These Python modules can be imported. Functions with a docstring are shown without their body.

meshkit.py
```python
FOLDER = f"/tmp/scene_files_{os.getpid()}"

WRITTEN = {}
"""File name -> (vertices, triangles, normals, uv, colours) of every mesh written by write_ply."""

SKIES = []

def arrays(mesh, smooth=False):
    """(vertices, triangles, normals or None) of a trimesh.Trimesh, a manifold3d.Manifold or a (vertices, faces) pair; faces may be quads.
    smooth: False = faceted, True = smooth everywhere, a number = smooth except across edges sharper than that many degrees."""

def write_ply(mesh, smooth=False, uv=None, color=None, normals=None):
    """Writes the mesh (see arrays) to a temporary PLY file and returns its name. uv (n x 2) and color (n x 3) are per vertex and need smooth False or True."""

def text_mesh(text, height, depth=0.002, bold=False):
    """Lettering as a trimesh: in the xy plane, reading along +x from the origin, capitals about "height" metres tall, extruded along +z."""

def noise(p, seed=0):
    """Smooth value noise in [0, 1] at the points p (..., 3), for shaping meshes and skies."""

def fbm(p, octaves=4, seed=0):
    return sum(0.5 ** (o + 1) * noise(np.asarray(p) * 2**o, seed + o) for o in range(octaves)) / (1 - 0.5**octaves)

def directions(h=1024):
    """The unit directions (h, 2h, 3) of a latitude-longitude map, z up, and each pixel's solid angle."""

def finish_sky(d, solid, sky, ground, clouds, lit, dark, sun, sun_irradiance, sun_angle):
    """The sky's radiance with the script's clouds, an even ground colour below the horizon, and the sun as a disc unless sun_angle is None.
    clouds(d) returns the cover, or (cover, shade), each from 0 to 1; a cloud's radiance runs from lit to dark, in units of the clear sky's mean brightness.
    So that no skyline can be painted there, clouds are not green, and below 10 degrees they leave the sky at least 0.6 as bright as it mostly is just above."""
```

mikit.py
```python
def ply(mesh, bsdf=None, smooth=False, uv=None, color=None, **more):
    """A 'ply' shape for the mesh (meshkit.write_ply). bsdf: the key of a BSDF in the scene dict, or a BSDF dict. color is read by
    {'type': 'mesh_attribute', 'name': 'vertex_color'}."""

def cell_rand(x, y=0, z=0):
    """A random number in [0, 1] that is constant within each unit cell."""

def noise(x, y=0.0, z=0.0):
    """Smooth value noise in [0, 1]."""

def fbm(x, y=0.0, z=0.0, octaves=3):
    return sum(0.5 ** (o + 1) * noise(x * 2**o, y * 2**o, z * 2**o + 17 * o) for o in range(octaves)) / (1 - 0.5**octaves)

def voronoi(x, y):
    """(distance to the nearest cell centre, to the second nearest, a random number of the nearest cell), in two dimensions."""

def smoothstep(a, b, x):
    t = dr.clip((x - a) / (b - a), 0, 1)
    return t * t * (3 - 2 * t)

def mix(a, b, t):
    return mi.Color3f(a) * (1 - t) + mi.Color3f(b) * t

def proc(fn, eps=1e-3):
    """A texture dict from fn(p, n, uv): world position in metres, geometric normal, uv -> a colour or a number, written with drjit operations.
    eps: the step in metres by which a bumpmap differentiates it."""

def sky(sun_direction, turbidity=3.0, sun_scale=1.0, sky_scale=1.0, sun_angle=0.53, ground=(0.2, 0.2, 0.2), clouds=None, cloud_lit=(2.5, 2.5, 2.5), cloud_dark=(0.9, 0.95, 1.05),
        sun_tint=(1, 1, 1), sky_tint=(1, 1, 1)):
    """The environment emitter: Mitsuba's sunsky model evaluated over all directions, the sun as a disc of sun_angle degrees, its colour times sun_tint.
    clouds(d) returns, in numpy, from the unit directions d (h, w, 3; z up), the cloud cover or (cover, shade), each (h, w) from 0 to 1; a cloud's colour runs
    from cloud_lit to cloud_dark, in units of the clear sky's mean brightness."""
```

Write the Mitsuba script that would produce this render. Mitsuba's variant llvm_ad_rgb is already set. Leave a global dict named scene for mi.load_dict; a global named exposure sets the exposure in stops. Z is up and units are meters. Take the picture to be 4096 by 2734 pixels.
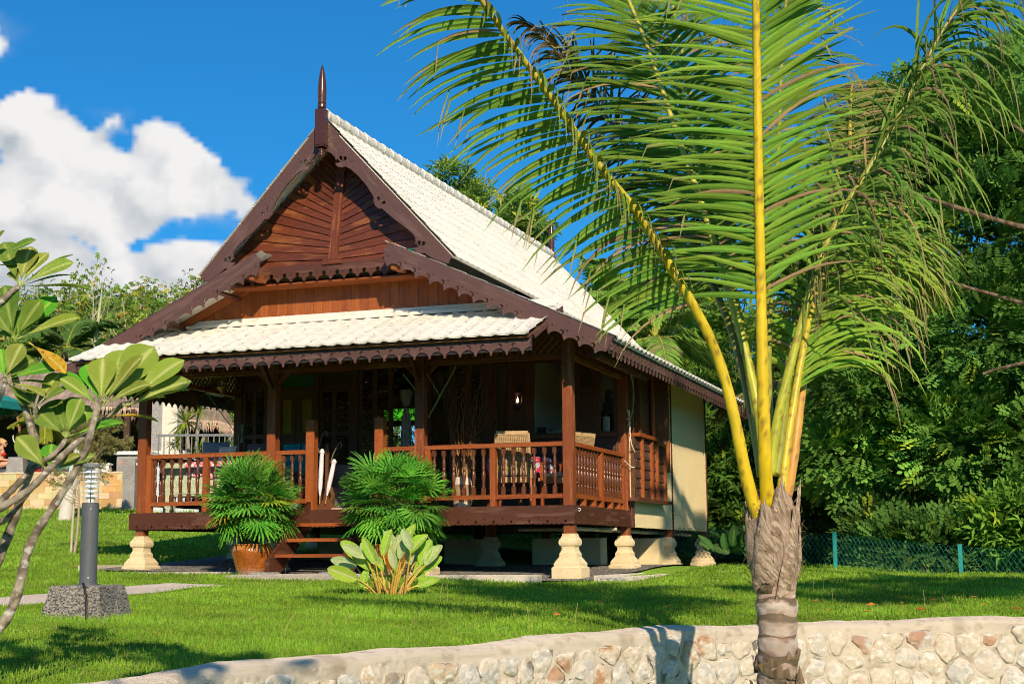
import math, random
import numpy as np, trimesh, drjit as dr, mitsuba as mi
from scipy.interpolate import RBFInterpolator
from shapely.geometry import Polygon, Point, box as sbox, LineString
from shapely import affinity, union_all
import mikit, meshkit

# ---------------------------------------------------------------- camera, sky, exposure
T = mi.ScalarTransform4f
rng = np.random.default_rng(7)
PI = math.pi
CAM = np.array([6.028, -19.879, -0.680])            # u = right along the house front, v = back along its side, z = 0 at the deck
FWD = np.array([-0.32653, 0.93432, 0.14291]); UPV = np.array([0.05436, -0.13238, 0.98971])
GF, GR = np.array([-0.3299, 0.9440, 0]), np.array([0.9440, 0.3299, 0])   # ground directions: away from the viewer, to the right


def gd(X, Y, z=0.0):
    """A point of the garden: X metres to the right of and Y metres beyond the viewer, at height z."""
    return np.array([CAM[0] + X * GR[0] + Y * GF[0], CAM[1] + X * GR[1] + Y * GF[1], z])


scene, labels = {}, {}
scene["camera"] = {"type": "perspective", "fov": 38.44, "fov_axis": "x", "near_clip": 0.05, "far_clip": 2000.0,
                   "to_world": T().look_at(origin=CAM.tolist(), target=(CAM + FWD * 10).tolist(), up=UPV.tolist())}
exposure = 2.1
SUN = np.array([0.60, -1.0, 0.60]); SUN /= np.linalg.norm(SUN)


def clouds(d):
    az = np.degrees(np.arctan2(d @ GR, d @ GF)); el = np.degrees(np.arcsin(np.clip(d[..., 2], -1, 1)))
    q = np.stack([az * 0.42, el * 0.55, az * 0 + 3.1], -1)
    w = meshkit.fbm(q * 1.7 + 40, 4, 21) - .5
    q = q + np.stack([w, np.roll(w, 7, 1), 0 * w], -1) * .9
    n = meshkit.fbm(q, 7, 5) - 0.5

    def blob(a, e, ra, re):
        return 1 - np.sqrt(((az - a) / ra) ** 2 + ((el - e) / re) ** 2)

    b = np.maximum.reduce([blob(-17.7, 14.9, 2.7, 2.3), blob(-12.9, 14.3, 2.7, 2.1), blob(-20.4, 12.9, 3.2, 2.2), blob(-15.0, 13.0, 2.0, 1.5), blob(-13.2, 10.5, 3.2, 1.6), blob(-19.5, 10.0, 4.0, 1.9), blob(-16.0, 7.5, 9, 2.0),
                           blob(-20.3, 18.7, 1.5, 1.3), blob(-7.5, 6.2, 5, 2.0), blob(-34, 15, 8, 5), blob(42, 12, 12, 4), blob(95, 16, 22, 7), blob(-80, 18, 25, 9), blob(170, 20, 40, 10)])
    x = b + 1.75 * n - .06
    cover = np.clip((x + .02) / 0.13, 0, 1)
    wisp = np.clip((meshkit.fbm(q * np.array([0.6, 1.1, 1]) + 31, 6, 3) - 0.62) / 0.2, 0, 1) * 0.25 * np.clip((el - 6) / 8, 0, 1) * (np.clip(x + .9, 0, 1))
    up = meshkit.fbm(q + np.array([0.22, 0.42, 0]), 7, 5) - 0.5
    shade = np.clip(0.22 + 2.6 * (up - n) + 0.16 * (14.5 - el) / 5, 0, 1)
    return np.maximum(cover * cover * (3 - 2 * cover), wisp), shade


scene["sky"] = mikit.sky(SUN, turbidity=3, sun_scale=1.0, sky_scale=0.9, sun_tint=(0.95, 1.0, 1.12), sky_tint=(0.13, 0.74, 1.30), ground=(0.10, 0.13, 0.06),
                         clouds=clouds, cloud_lit=(3.7, 3.65, 3.6), cloud_dark=(1.7, 1.95, 2.2))

# ---------------------------------------------------------------- materials
def rgb(*c): return {"type": "rgb", "value": [float(x) for x in c]}
def C3(*c): return mi.Color3f(*[float(x) for x in c])
VC = {"type": "mesh_attribute", "name": "vertex_color"}


def mat(name, base, rough=0.6, spec=0.4, bump=None, bscale=0.002, eps=1e-3, **kw):
    d = {"type": "principled", "base_color": base, "roughness": rough, "specular": spec, **kw}
    if bump is not None:
        d = {"type": "bumpmap", "arbitrary": mikit.proc(bump, eps), "scale": bscale, "bsdf": d}
    scene[name] = {"type": "twosided", "bsdf": d}


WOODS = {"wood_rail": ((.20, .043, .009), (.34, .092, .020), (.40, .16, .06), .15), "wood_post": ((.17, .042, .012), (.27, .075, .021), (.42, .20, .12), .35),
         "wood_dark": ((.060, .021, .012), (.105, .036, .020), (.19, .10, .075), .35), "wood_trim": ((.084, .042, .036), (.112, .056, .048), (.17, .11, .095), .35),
         "wood_plank": ((.17, .040, .009), (.33, .094, .019), (.42, .18, .07), .2), "wood_fan": ((.075, .017, .008), (.150, .036, .013), (.30, .11, .03), .45),
         "wood_door": ((.092, .036, .015), (.155, .060, .025), (.1, .05, .03), .1), "wood_siding": ((.044, .024, .016), (.074, .040, .026), (.13, .09, .07), .4)}
WK = list(WOODS)


def wood(p, n, uv):
    """uv: x metres along the grain, plus 100 for each kind of wood; y metres across, plus 7 from piece to piece, which gives each piece a tone of its own."""
    kind = dr.floor((uv.x + 40) / 100); x = uv.x - 100 * kind; k = dr.floor(uv.y / 7.0 + 0.5)
    c1, c2, c3, am = C3(0), C3(0), C3(0), mi.Float(0)
    for i, w in enumerate(WOODS.values()):
        s = (kind > i - .5) & (kind < i + .5)
        c1, c2, c3, am = dr.select(s, C3(*w[0]), c1), dr.select(s, C3(*w[1]), c2), dr.select(s, C3(*w[2]), c3), dr.select(s, w[3], am)
    tone = mikit.cell_rand(k, 3, 5)
    g = mikit.fbm(x * 1.6 + k * 3.7, uv.y * 34.0, k, 3); f = mikit.noise(x * 9.0, uv.y * 160.0, k)
    t = dr.clip(0.55 * g + 0.55 * tone - 0.05 + 0.25 * (f - 0.5), 0, 1)
    c = c1 * (1 - t) + c2 * t
    w = mikit.smoothstep(0.56, 0.74, mikit.fbm(x * 2.3 + 11, uv.y * 19.0 + k, 2.0, 3)) * am
    return c * (1 - w) + c3 * w


mat("wood", mikit.proc(wood), .46, .42, lambda p, n, uv: mikit.fbm(uv.x * 2.0, uv.y * 90.0, dr.floor(uv.y / 7.0 + 0.5), 2), .0007)


def dirty(c, amt, dark=(.35, .30, .22), s=1.0):
    def fn(p, n, uv):
        a = mikit.fbm(p.x * 1.3 * s, p.y * 1.3 * s, p.z * 1.3 * s, 4)
        b = mikit.fbm(p.x * 14 * s, p.y * 14 * s, p.z * 5 * s + 7, 3)
        w = amt * (0.6 * mikit.smoothstep(.42, .75, a) + 0.5 * mikit.smoothstep(.5, .8, b))
        return mikit.mix(C3(*c), C3(*[x * y for x, y in zip(c, dark)]), w)
    return mikit.proc(fn)


def speck(cols, scale, dirt=0.2):
    """Exposed aggregate: little stones of several tones."""
    def fn(p, n, uv):
        r = mikit.cell_rand(p.x * scale, p.y * scale, p.z * scale)
        r2 = mikit.noise(p.x * scale * .6, p.y * scale * .6, p.z * scale * .6)
        c = mikit.mix(C3(*cols[0]), C3(*cols[1]), mikit.smoothstep(.15, .85, .6 * r + .4 * r2))
        return c * (1 - dirt * mikit.smoothstep(.4, .7, mikit.fbm(p.x * 3, p.y * 3, p.z * 3, 3)))
    return mikit.proc(fn)




def roof_fn(p, n, uv):
    q = dr.select((p.y < -.02) & (p.z < 2.88) & (p.x < -.1), p.x, p.y)
    st = mikit.fbm(q * 9.0, p.z * .55, 3.0, 4); a = mikit.fbm(p.x * 1.1, p.y * 1.1, p.z * 1.1, 4); b = mikit.fbm(p.x * 13, p.y * 13, p.z * 13, 3)
    tone = mikit.cell_rand(q / .94, 2, 7)
    c = mikit.mix(C3(.63, .61, .54), C3(.69, .67, .60), .6 * tone + .4 * a)
    c = mikit.mix(c, C3(.44, .41, .35), .40 * mikit.smoothstep(.52, .76, st) * (.4 + .6 * a))
    return mikit.mix(c, C3(.33, .30, .24), .35 * mikit.smoothstep(.62, .8, b))


mat("roof_paint", mikit.proc(roof_fn), .45, .35)
mat("cream_wall", dirty((.70, .575, .33), .16, (.7, .66, .58)), .8, .2)
mat("cream_base", dirty((.68, .56, .34), .34, (.55, .50, .42), 2.0), .75, .25, lambda p, n, uv: mikit.fbm(p.x * 60, p.y * 60, p.z * 60, 2), .0015)
mat("kerb", dirty((.56, .50, .42), .35, (.45, .42, .36), 2.0), .85, .2)
mat("granite", speck(((.12, .12, .12), (.42, .41, .39)), 190), .6, .4)
mat("aggregate", speck(((.035, .036, .038), (.34, .31, .27)), 95), .65, .4, lambda p, n, uv: mikit.noise(p.x * 95, p.y * 95, p.z * 95), .004)
mat("path_concrete", dirty((.40, .35, .30), .35, (.6, .55, .5), 2.2), .85, .2, lambda p, n, uv: mikit.fbm(p.x * 90, p.y * 90, p.z * 90, 2), .003)
mat("gravel", speck(((.14, .13, .12), (.62, .60, .57)), 40), .8, .3, lambda p, n, uv: mikit.noise(p.x * 40, p.y * 40, p.z * 40), .012)
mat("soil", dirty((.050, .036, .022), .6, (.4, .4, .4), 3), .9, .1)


def grass_fn(p, n, uv):
    a = mikit.fbm(p.x * .8, p.y * .8, 0.0, 3); b = mikit.fbm(p.x * 9, p.y * 9, 2.0, 3)
    c = mikit.mix(C3(.10, .21, .020), C3(.20, .34, .04), mikit.smoothstep(.3, .7, .5 * a + .5 * b))
    return mikit.mix(c, C3(.30, .27, .08), .35 * mikit.smoothstep(.60, .78, mikit.fbm(p.x * 4 + 9, p.y * 4, 5.0, 3)))


mat("lawn_ground", mikit.proc(grass_fn), .85, .15, lambda p, n, uv: mikit.fbm(p.x * 45, p.y * 45, 0.0, 2), .03)


def wall_mortar(p, n, uv):
    a = mikit.fbm(p.x * 2.2, p.y * 2.2, p.z * 2.2, 4); b = mikit.fbm(p.x * 16, p.y * 16, p.z * 16, 3)
    st = mikit.smoothstep(.55, .78, mikit.fbm(p.x * 5, p.y * 5, p.z * 1.2, 3)); st2 = mikit.smoothstep(.60, .72, mikit.fbm(p.x * 9 + 4, p.y * 9, p.z * 9, 4))
    c = mikit.mix(C3(.45, .39, .31), C3(.58, .52, .43), a)
    c = mikit.mix(c, C3(.30, .235, .165), .5 * mikit.smoothstep(.52, .8, b))
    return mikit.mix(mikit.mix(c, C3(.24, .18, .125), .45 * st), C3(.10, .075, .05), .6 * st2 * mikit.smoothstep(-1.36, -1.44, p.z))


def wall_stone(p, n, uv):
    k = mikit.cell_rand(uv.x, 1, 2); k2 = mikit.cell_rand(uv.x, 5, 9)
    g = mikit.fbm(p.x * 26, p.y * 26, p.z * 26, 4); h = mikit.fbm(p.x * 7 + k * 9, p.y * 7, p.z * 7, 4); s = mikit.fbm(p.x * 70, p.y * 70, p.z * 70, 2)
    c = mikit.mix(mikit.mix(C3(.52, .45, .35), C3(.45, .43, .40), mikit.smoothstep(.3, .6, k)), C3(.50, .39, .27), mikit.smoothstep(.88, .95, k))
    c = mikit.mix(c, C3(.68, .66, .61), .75 * mikit.smoothstep(.42, .66, g)) * (.85 + .3 * s)
    c = mikit.mix(c, C3(.58, .50, .40), .6 * mikit.smoothstep(.45, .6, mikit.fbm(p.x * 11, p.y * 11, p.z * 11 + 5, 3)))
    c = mikit.mix(c, C3(.36, .15, .06), .7 * mikit.smoothstep(.50, .64, h) * mikit.smoothstep(.70, .78, k2))
    return mikit.mix(c, C3(.08, .065, .055), .8 * mikit.smoothstep(.58, .68, mikit.fbm(p.x * 8 + k2 * 7, p.y * 8, p.z * 5, 4)) * mikit.smoothstep(.34, .2, k2))


rough_bump = lambda p, n, uv: mikit.fbm(p.x * 30, p.y * 30, p.z * 30, 4)
mat("wall_mortar", mikit.proc(wall_mortar), .9, .15, rough_bump, .02)
mat("wall_stone", mikit.proc(wall_stone), .8, .25, rough_bump, .025)
mat("paint", VC, .55, .4)
mat("matte", VC, .9, .15)
mat("gloss", VC, .22, .5)
mat("metal", VC, .35, .5, metallic=.6)


def bark_fn(p, n, uv):
    g = mikit.fbm(p.x * 18, p.y * 18, p.z * 18, 4)
    return mikit.mix(C3(.55, .55, .55), C3(1.25, 1.2, 1.15), mikit.smoothstep(.25, .75, g))


def tinted(fn, name, rough, spec=.2, bump=None, bscale=.01):
    mat(name, mikit.proc(fn), rough, spec, bump, bscale)


def trunk_grey(p, n, uv):
    g = mikit.fbm(p.x * 25, p.y * 25, p.z * 25, 4); r = mikit.noise(p.x * 60, p.y * 60, p.z * 12)
    c = mikit.mix(C3(.115, .090, .064), C3(.33, .285, .22), mikit.smoothstep(.3, .72, g))
    return mikit.mix(c, C3(.48, .46, .40), .8 * mikit.smoothstep(.62, .72, mikit.fbm(p.x * 34, p.y * 34, p.z * 34 + 5, 3)))


def forest_bark(p, n, uv):
    g = mikit.fbm(p.x * 12, p.y * 12, p.z * 3, 4)
    return mikit.mix(C3(.075, .050, .032), C3(.21, .15, .10), mikit.smoothstep(.3, .7, g))


def palm_fibre(p, n, uv):
    g = mikit.fbm(uv.x * 75 + uv.y * 40, uv.y * 7 - uv.x * 9, 0.0, 3); h = mikit.fbm(p.x * 11, p.y * 11, p.z * 9, 4)
    c = mikit.mix(C3(.20, .14, .095), C3(.43, .33, .25), mikit.smoothstep(.2, .75, g))
    return mikit.mix(c, C3(.12, .085, .05), .6 * mikit.smoothstep(.55, .75, h))


def palm_ring(p, n, uv):
    h = mikit.fbm(p.x * 16, p.y * 16, p.z * 30, 3); big = mikit.fbm(p.x * 5, p.y * 5, p.z * 2.5, 3)
    w = p.z * 8.6 + 2.2 * (mikit.fbm(p.x * 3.5, p.y * 3.5, p.z * 2.2, 3) - .5); k = dr.floor(w); s = w - k; r = mikit.cell_rand(k, 4, 1)
    c = mikit.mix(C3(.36, .27, .225), C3(.52, .44, .38), mikit.smoothstep(.3, .7, h))
    c = mikit.mix(c, C3(.27, .125, .08), .7 * mikit.smoothstep(.48, .60, mikit.fbm(p.x * 6, p.y * 6, p.z * 9 + 4, 3)) * r)
    edge = mikit.smoothstep(.42 + .3 * r, .60 + .3 * r, s + .45 * (h - .5) + .3 * (big - .5))
    c = mikit.mix(c, mikit.mix(C3(.10, .072, .048), C3(.20, .15, .10), h), edge)
    return mikit.mix(c, C3(.055, .045, .028), .75 * mikit.smoothstep(-1.18, -1.45, p.z + .25 * (big - .5)) * mikit.smoothstep(.35, .6, h))


tinted(trunk_grey, "bark_grey", .8, .2, rough_bump, .006)
tinted(forest_bark, "bark_brown", .9, .15, rough_bump, .02)
tinted(palm_fibre, "palm_fibre", .9, .15, lambda p, n, uv: mikit.fbm(uv.x * 80 + uv.y * 40, uv.y * 7 - uv.x * 9, 0.0, 2), .010)
tinted(palm_ring, "palm_ring", .85, .2, rough_bump, .012)


def thatch_fn(p, n, uv):
    g = mikit.fbm(uv.x * 3, uv.y * 55, 0.0, 3); h = mikit.fbm(p.x * 2, p.y * 2, p.z * 6, 3)
    return mikit.mix(C3(.15, .11, .085), C3(.38, .30, .24), mikit.smoothstep(.2, .8, .6 * g + .4 * h))


tinted(thatch_fn, "thatch", .95, .1, lambda p, n, uv: mikit.fbm(uv.x * 4, uv.y * 60, 0.0, 2), .05)


def glaze_fn(p, n, uv):
    a = mikit.fbm(uv.x * 7, uv.y * 7, 1.0, 4)
    c = mikit.mix(C3(.26, .075, .012), C3(.40, .135, .026), mikit.smoothstep(.35, .65, a))
    s = mikit.smoothstep(.50, .60, mikit.fbm(uv.x * 13 + 5, uv.y * 13, 3.0, 3)) * mikit.smoothstep(.30, .36, uv.y) * mikit.smoothstep(.80, .72, uv.y)
    c = mikit.mix(c, C3(.46, .21, .06), .75 * s)
    return mikit.mix(c, C3(.33, .22, .16), .7 * mikit.smoothstep(.10, .02, uv.y + .06 * (a - .5)))


mat("pot_glaze", mikit.proc(glaze_fn), .28, .5, lambda p, n, uv: mikit.fbm(uv.x * 13 + 5, uv.y * 13, 3.0, 3), .012)


def leafy(name, trans=0.55, rough=.5, spec=.3):
    scene[name] = {"type": "principledthin", "base_color": VC, "roughness": rough, "diff_trans": trans, "eta": 1.45}


leafy("leaf", .6, .5)
leafy("leaf_shiny", .38, .33)
scene["pane"] = {"type": "thindielectric", "int_ior": 1.5}
def pane_col(c): return {"type": "twosided", "bsdf": {"type": "principled", "base_color": rgb(*c), "roughness": .3, "specular": .5}}
scene["pane_green"] = {"type": "thindielectric", "int_ior": 1.5, "specular_transmittance": rgb(.12, .75, .03)}
scene["pane_amber"] = {"type": "thindielectric", "int_ior": 1.5, "specular_transmittance": rgb(.85, .45, .02)}
mat("amber_glass", mikit.proc(lambda p, n, uv: mikit.mix(C3(.16, .10, .008), C3(.42, .29, .02), mikit.smoothstep(.35, .65, .5 + .5 * dr.sin(p.x * 190 + p.z * 190) * dr.sin(p.x * 190 - p.z * 190)))), .3, .5)
mat("green_glass", mikit.proc(lambda p, n, uv: mikit.mix(C3(.018, .085, .016), C3(.035, .16, .03), mikit.noise(p.x * 60, p.y * 60, p.z * 60))), .3, .5)
scene["clear_plastic"] = {"type": "thindielectric", "int_ior": 1.45}


def floral(p, n, uv):
    f1, f2, k = mikit.voronoi(uv.x * 14, uv.y * 14)
    g1, g2, kk = mikit.voronoi(uv.x * 34 + 5, uv.y * 34)
    c = mikit.mix(C3(.50, .035, .07), C3(.62, .55, .58), mikit.smoothstep(.35, .55, k))
    c = mikit.mix(c, C3(.28, .42, .55), mikit.smoothstep(.82, .86, k))
    return mikit.mix(c, C3(.30, .03, .05), mikit.smoothstep(.55, .75, kk) * mikit.smoothstep(.15, .3, f1))


def pinkleaf(p, n, uv):
    w = dr.sin(uv.x * 60 + 6 * mikit.noise(uv.x * 9, uv.y * 9)) * dr.sin(uv.y * 40 + 5 * mikit.noise(uv.x * 7, uv.y * 7, 4.0))
    c = mikit.mix(C3(.62, .16, .24), C3(.72, .58, .58), mikit.smoothstep(-.2, .3, w))
    return c


def weave(p, n, uv):
    a = dr.abs(dr.sin(uv.x * 110)); b = dr.abs(dr.sin(uv.y * 170 + PI * dr.floor(uv.x * 110 / PI)))
    return mikit.mix(C3(.20, .115, .05), C3(.62, .44, .23), mikit.smoothstep(.25, .8, a * b))


mat("floral", mikit.proc(floral), .9, .1)
mat("pinkleaf", mikit.proc(pinkleaf), .9, .1)
mat("weave", mikit.proc(weave), .7, .3)

# ---------------------------------------------------------------- helpers
COUNT = {}


def key(parent, name):
    k = f"{parent}__{name}" if parent else name
    n = COUNT.get(k, 0); COUNT[k] = n + 1
    return k if n == 0 else f"{k}_{n:03d}"


def thing(name, label, cat, group=None, kind=None):
    k = key(None, name)
    labels[k] = {"label": label, "category": cat}
    if group: labels[k]["group"] = group
    if kind: labels[k]["kind"] = kind
    return k


def norm(a): return np.asarray(a, float) / max(np.linalg.norm(a), 1e-12)


def frame(d, up=(0, 0, 1)):
    """Columns: side, up-ish, along d."""
    d = norm(d); s = np.cross(up, d)
    if np.linalg.norm(s) < 1e-4: s = np.cross((0, 1, 0), d)
    s = norm(s)
    return np.stack([s, np.cross(d, s), d], 1)


GRAIN = [0]


class B:
    """Collects faces with uv and colours into one mesh."""
    def __init__(self): self.v, self.f, self.uv, self.c, self.n = [], [], [], [], 0

    def add(self, v, f, uv=None, c=None):
        v = np.asarray(v, float).reshape(-1, 3); f = np.asarray(f, int)
        if f.shape[1] == 4: f = np.vstack([f[:, [0, 1, 2]], f[:, [0, 2, 3]]])
        self.v.append(v); self.f.append(f + self.n); self.n += len(v)
        self.uv.append(np.zeros((len(v), 2)) if uv is None else np.asarray(uv, float))
        self.c.append(np.broadcast_to(np.array([.5, .5, .5]) if c is None else np.asarray(c, float), (len(v), 3)))
        return self

    def box(self, lo, hi, c=None, R=None, o=None, k=None):
        """lo, hi: corners in the box's own frame; R columns its axes, o its origin."""
        lo, hi = np.minimum(lo, hi).astype(float), np.maximum(lo, hi).astype(float)
        ax = int(np.argmax(hi - lo)); GRAIN[0] += 1; k = GRAIN[0] % 997 if k is None else k
        V, F, U = [], [], []
        for a in range(3):
            b, d = (a + 1) % 3, (a + 2) % 3
            for s in (0, 1):
                q = np.zeros((4, 3)); q[:, a] = (lo, hi)[s][a]
                q[:, b] = [lo[b], hi[b], hi[b], lo[b]]; q[:, d] = [lo[d], lo[d], hi[d], hi[d]]
                if not s: q = q[::-1]
                along = ax if ax != a else b
                across = [i for i in (b, d) if i != along][0]
                U.append(np.stack([q[:, along] + a * 3.3, q[:, across] - lo[across] + 7.0 * k + 0.31 * a], 1))
                F.append(np.arange(4) + 4 * len(V)); V.append(q)
        V = np.vstack(V)
        if R is not None: V = V @ np.asarray(R).T
        if o is not None: V = V + o
        return self.add(V, np.array(F), np.vstack(U), c)

    def beam(self, p0, p1, w, h, c=None, up=(0, 0, 1)):
        p0, p1 = np.asarray(p0, float), np.asarray(p1, float); L = np.linalg.norm(p1 - p0)
        return self.box((-w / 2, -h / 2, 0), (w / 2, h / 2, L), c, frame(p1 - p0, up), p0)

    def tube(self, pts, rad, n=8, c=None, cap=True):
        p = np.asarray(pts, float); r = np.broadcast_to(np.asarray(rad, float), (len(p),))
        t = np.gradient(p, axis=0); t /= np.linalg.norm(t, axis=1, keepdims=True) + 1e-12
        a = np.zeros_like(p); ref = np.array([0, 0, 1.]) if abs(t[0][2]) < .9 else np.array([1., 0, 0])
        for i in range(len(p)):
            x = np.cross(ref, t[i]); x = norm(x) if np.linalg.norm(x) > 1e-6 else (a[i - 1] if i else np.array([1., 0, 0]))
            a[i] = x; ref = np.cross(t[i], x)
        b = np.cross(t, a); an = np.arange(n) / n * 2 * PI
        v = (p[:, None] + r[:, None, None] * (np.cos(an)[None, :, None] * a[:, None] + np.sin(an)[None, :, None] * b[:, None])).reshape(-1, 3)
        i, j = np.meshgrid(np.arange(len(p) - 1), np.arange(n), indexing="ij")
        f = np.stack([i * n + j, i * n + (j + 1) % n, (i + 1) * n + (j + 1) % n, (i + 1) * n + j], -1).reshape(-1, 4)
        f = np.vstack([f[:, [0, 1, 2]], f[:, [0, 2, 3]]])
        L = np.concatenate([[0], np.cumsum(np.linalg.norm(np.diff(p, axis=0), axis=1))])
        uv = np.stack([np.repeat(L, n), np.tile(an / (2 * PI), len(p)) * .6], 1)
        if cap:
            m = len(v); v = np.vstack([v, p[:1], p[-1:]]); uv = np.vstack([uv, [[0, 0], [L[-1], 0]]])
            j = np.arange(n); f = np.vstack([f, np.stack([(j + 1) % n, j, j * 0 + m], 1), np.stack([(len(p) - 1) * n + j, (len(p) - 1) * n + (j + 1) % n, j * 0 + m + 1], 1)])
        if c is not None and np.ndim(c) == 2 and len(c) == len(p):
            c = np.vstack([np.repeat(c, n, 0)] + ([c[:1], c[-1:]] if cap else []))
        return self.add(v, f, uv, c)

    def lathe(self, prof, n=16, o=(0, 0, 0), R=None, c=None, square=0.0, phase=0.0):
        """prof: (radius, height) from bottom to top. square > 0 turns circles into rounded squares of that half-side scale."""
        prof = np.asarray(prof, float); an = np.arange(n) / n * 2 * PI + phase
        if square:
            m = np.maximum(np.abs(np.cos(an)), np.abs(np.sin(an))); s = (1 - square) + square / m
        else: s = np.ones(n)
        v = np.stack([prof[:, None, 0] * (np.cos(an) * s)[None], prof[:, None, 0] * (np.sin(an) * s)[None], np.broadcast_to(prof[:, 1:2], (len(prof), n))], -1).reshape(-1, 3)
        i, j = np.meshgrid(np.arange(len(prof) - 1), np.arange(n), indexing="ij")
        f = np.stack([i * n + j, i * n + (j + 1) % n, (i + 1) * n + (j + 1) % n, (i + 1) * n + j], -1).reshape(-1, 4)
        f = np.vstack([f[:, [0, 1, 2]], f[:, [0, 2, 3]]])
        uv = np.stack([np.tile(np.abs(an / PI - 1), len(prof)), np.repeat(prof[:, 1], n)], 1)
        m = len(v); v = np.vstack([v, [[0, 0, prof[0, 1]], [0, 0, prof[-1, 1]]]]); uv = np.vstack([uv, [[0, prof[0, 1]], [0, prof[-1, 1]]]])
        j = np.arange(n); f = np.vstack([f, np.stack([(j + 1) % n, j, j * 0 + m], 1), np.stack([m - 2 - n + 2 + j, m - n + (j + 1) % n, j * 0 + m + 1], 1)])
        if R is not None: v = v @ np.asarray(R).T
        return self.add(v + np.asarray(o, float), f, uv, c)

    def prism(self, poly, ex, ey, o, depth, c=None, k=None, grain=0):
        """A flat outline (shapely, in metres) laid along ex, ey from o and given a depth along ex x ey."""
        GRAIN[0] += 1; k = GRAIN[0] % 997 if k is None else k
        ex, ey = np.asarray(ex, float), np.asarray(ey, float); ez = np.cross(ex, ey)
        for g in getattr(poly, "geoms", [poly]):
            if g.is_empty or g.area < 1e-7: continue
            m = trimesh.creation.extrude_polygon(g, depth, engine="earcut")
            v = np.asarray(m.vertices); f = np.asarray(m.faces)
            v, f = v[f.reshape(-1)], np.arange(len(f) * 3).reshape(-1, 3)
            uv = v[:, :2] if grain == 0 else v[:, [1, 0]]
            uv = np.stack([uv[:, 0], np.clip(uv[:, 1] - uv[:, 1].mean(), -2.9, 2.9) + 7.0 * k], 1)
            self.add(v[:, :1] * ex + v[:, 1:2] * ey + v[:, 2:] * ez + o, f, uv, c)
        return self

    def quad(self, a, b, c_, d, c=None):
        return self.add([a, b, c_, d], [[0, 1, 2, 3]], [[0, 0], [1, 0], [1, 1], [0, 1]], c)

    def data(self): return np.vstack(self.v), np.vstack(self.f), np.vstack(self.uv), np.vstack(self.c)

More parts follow.
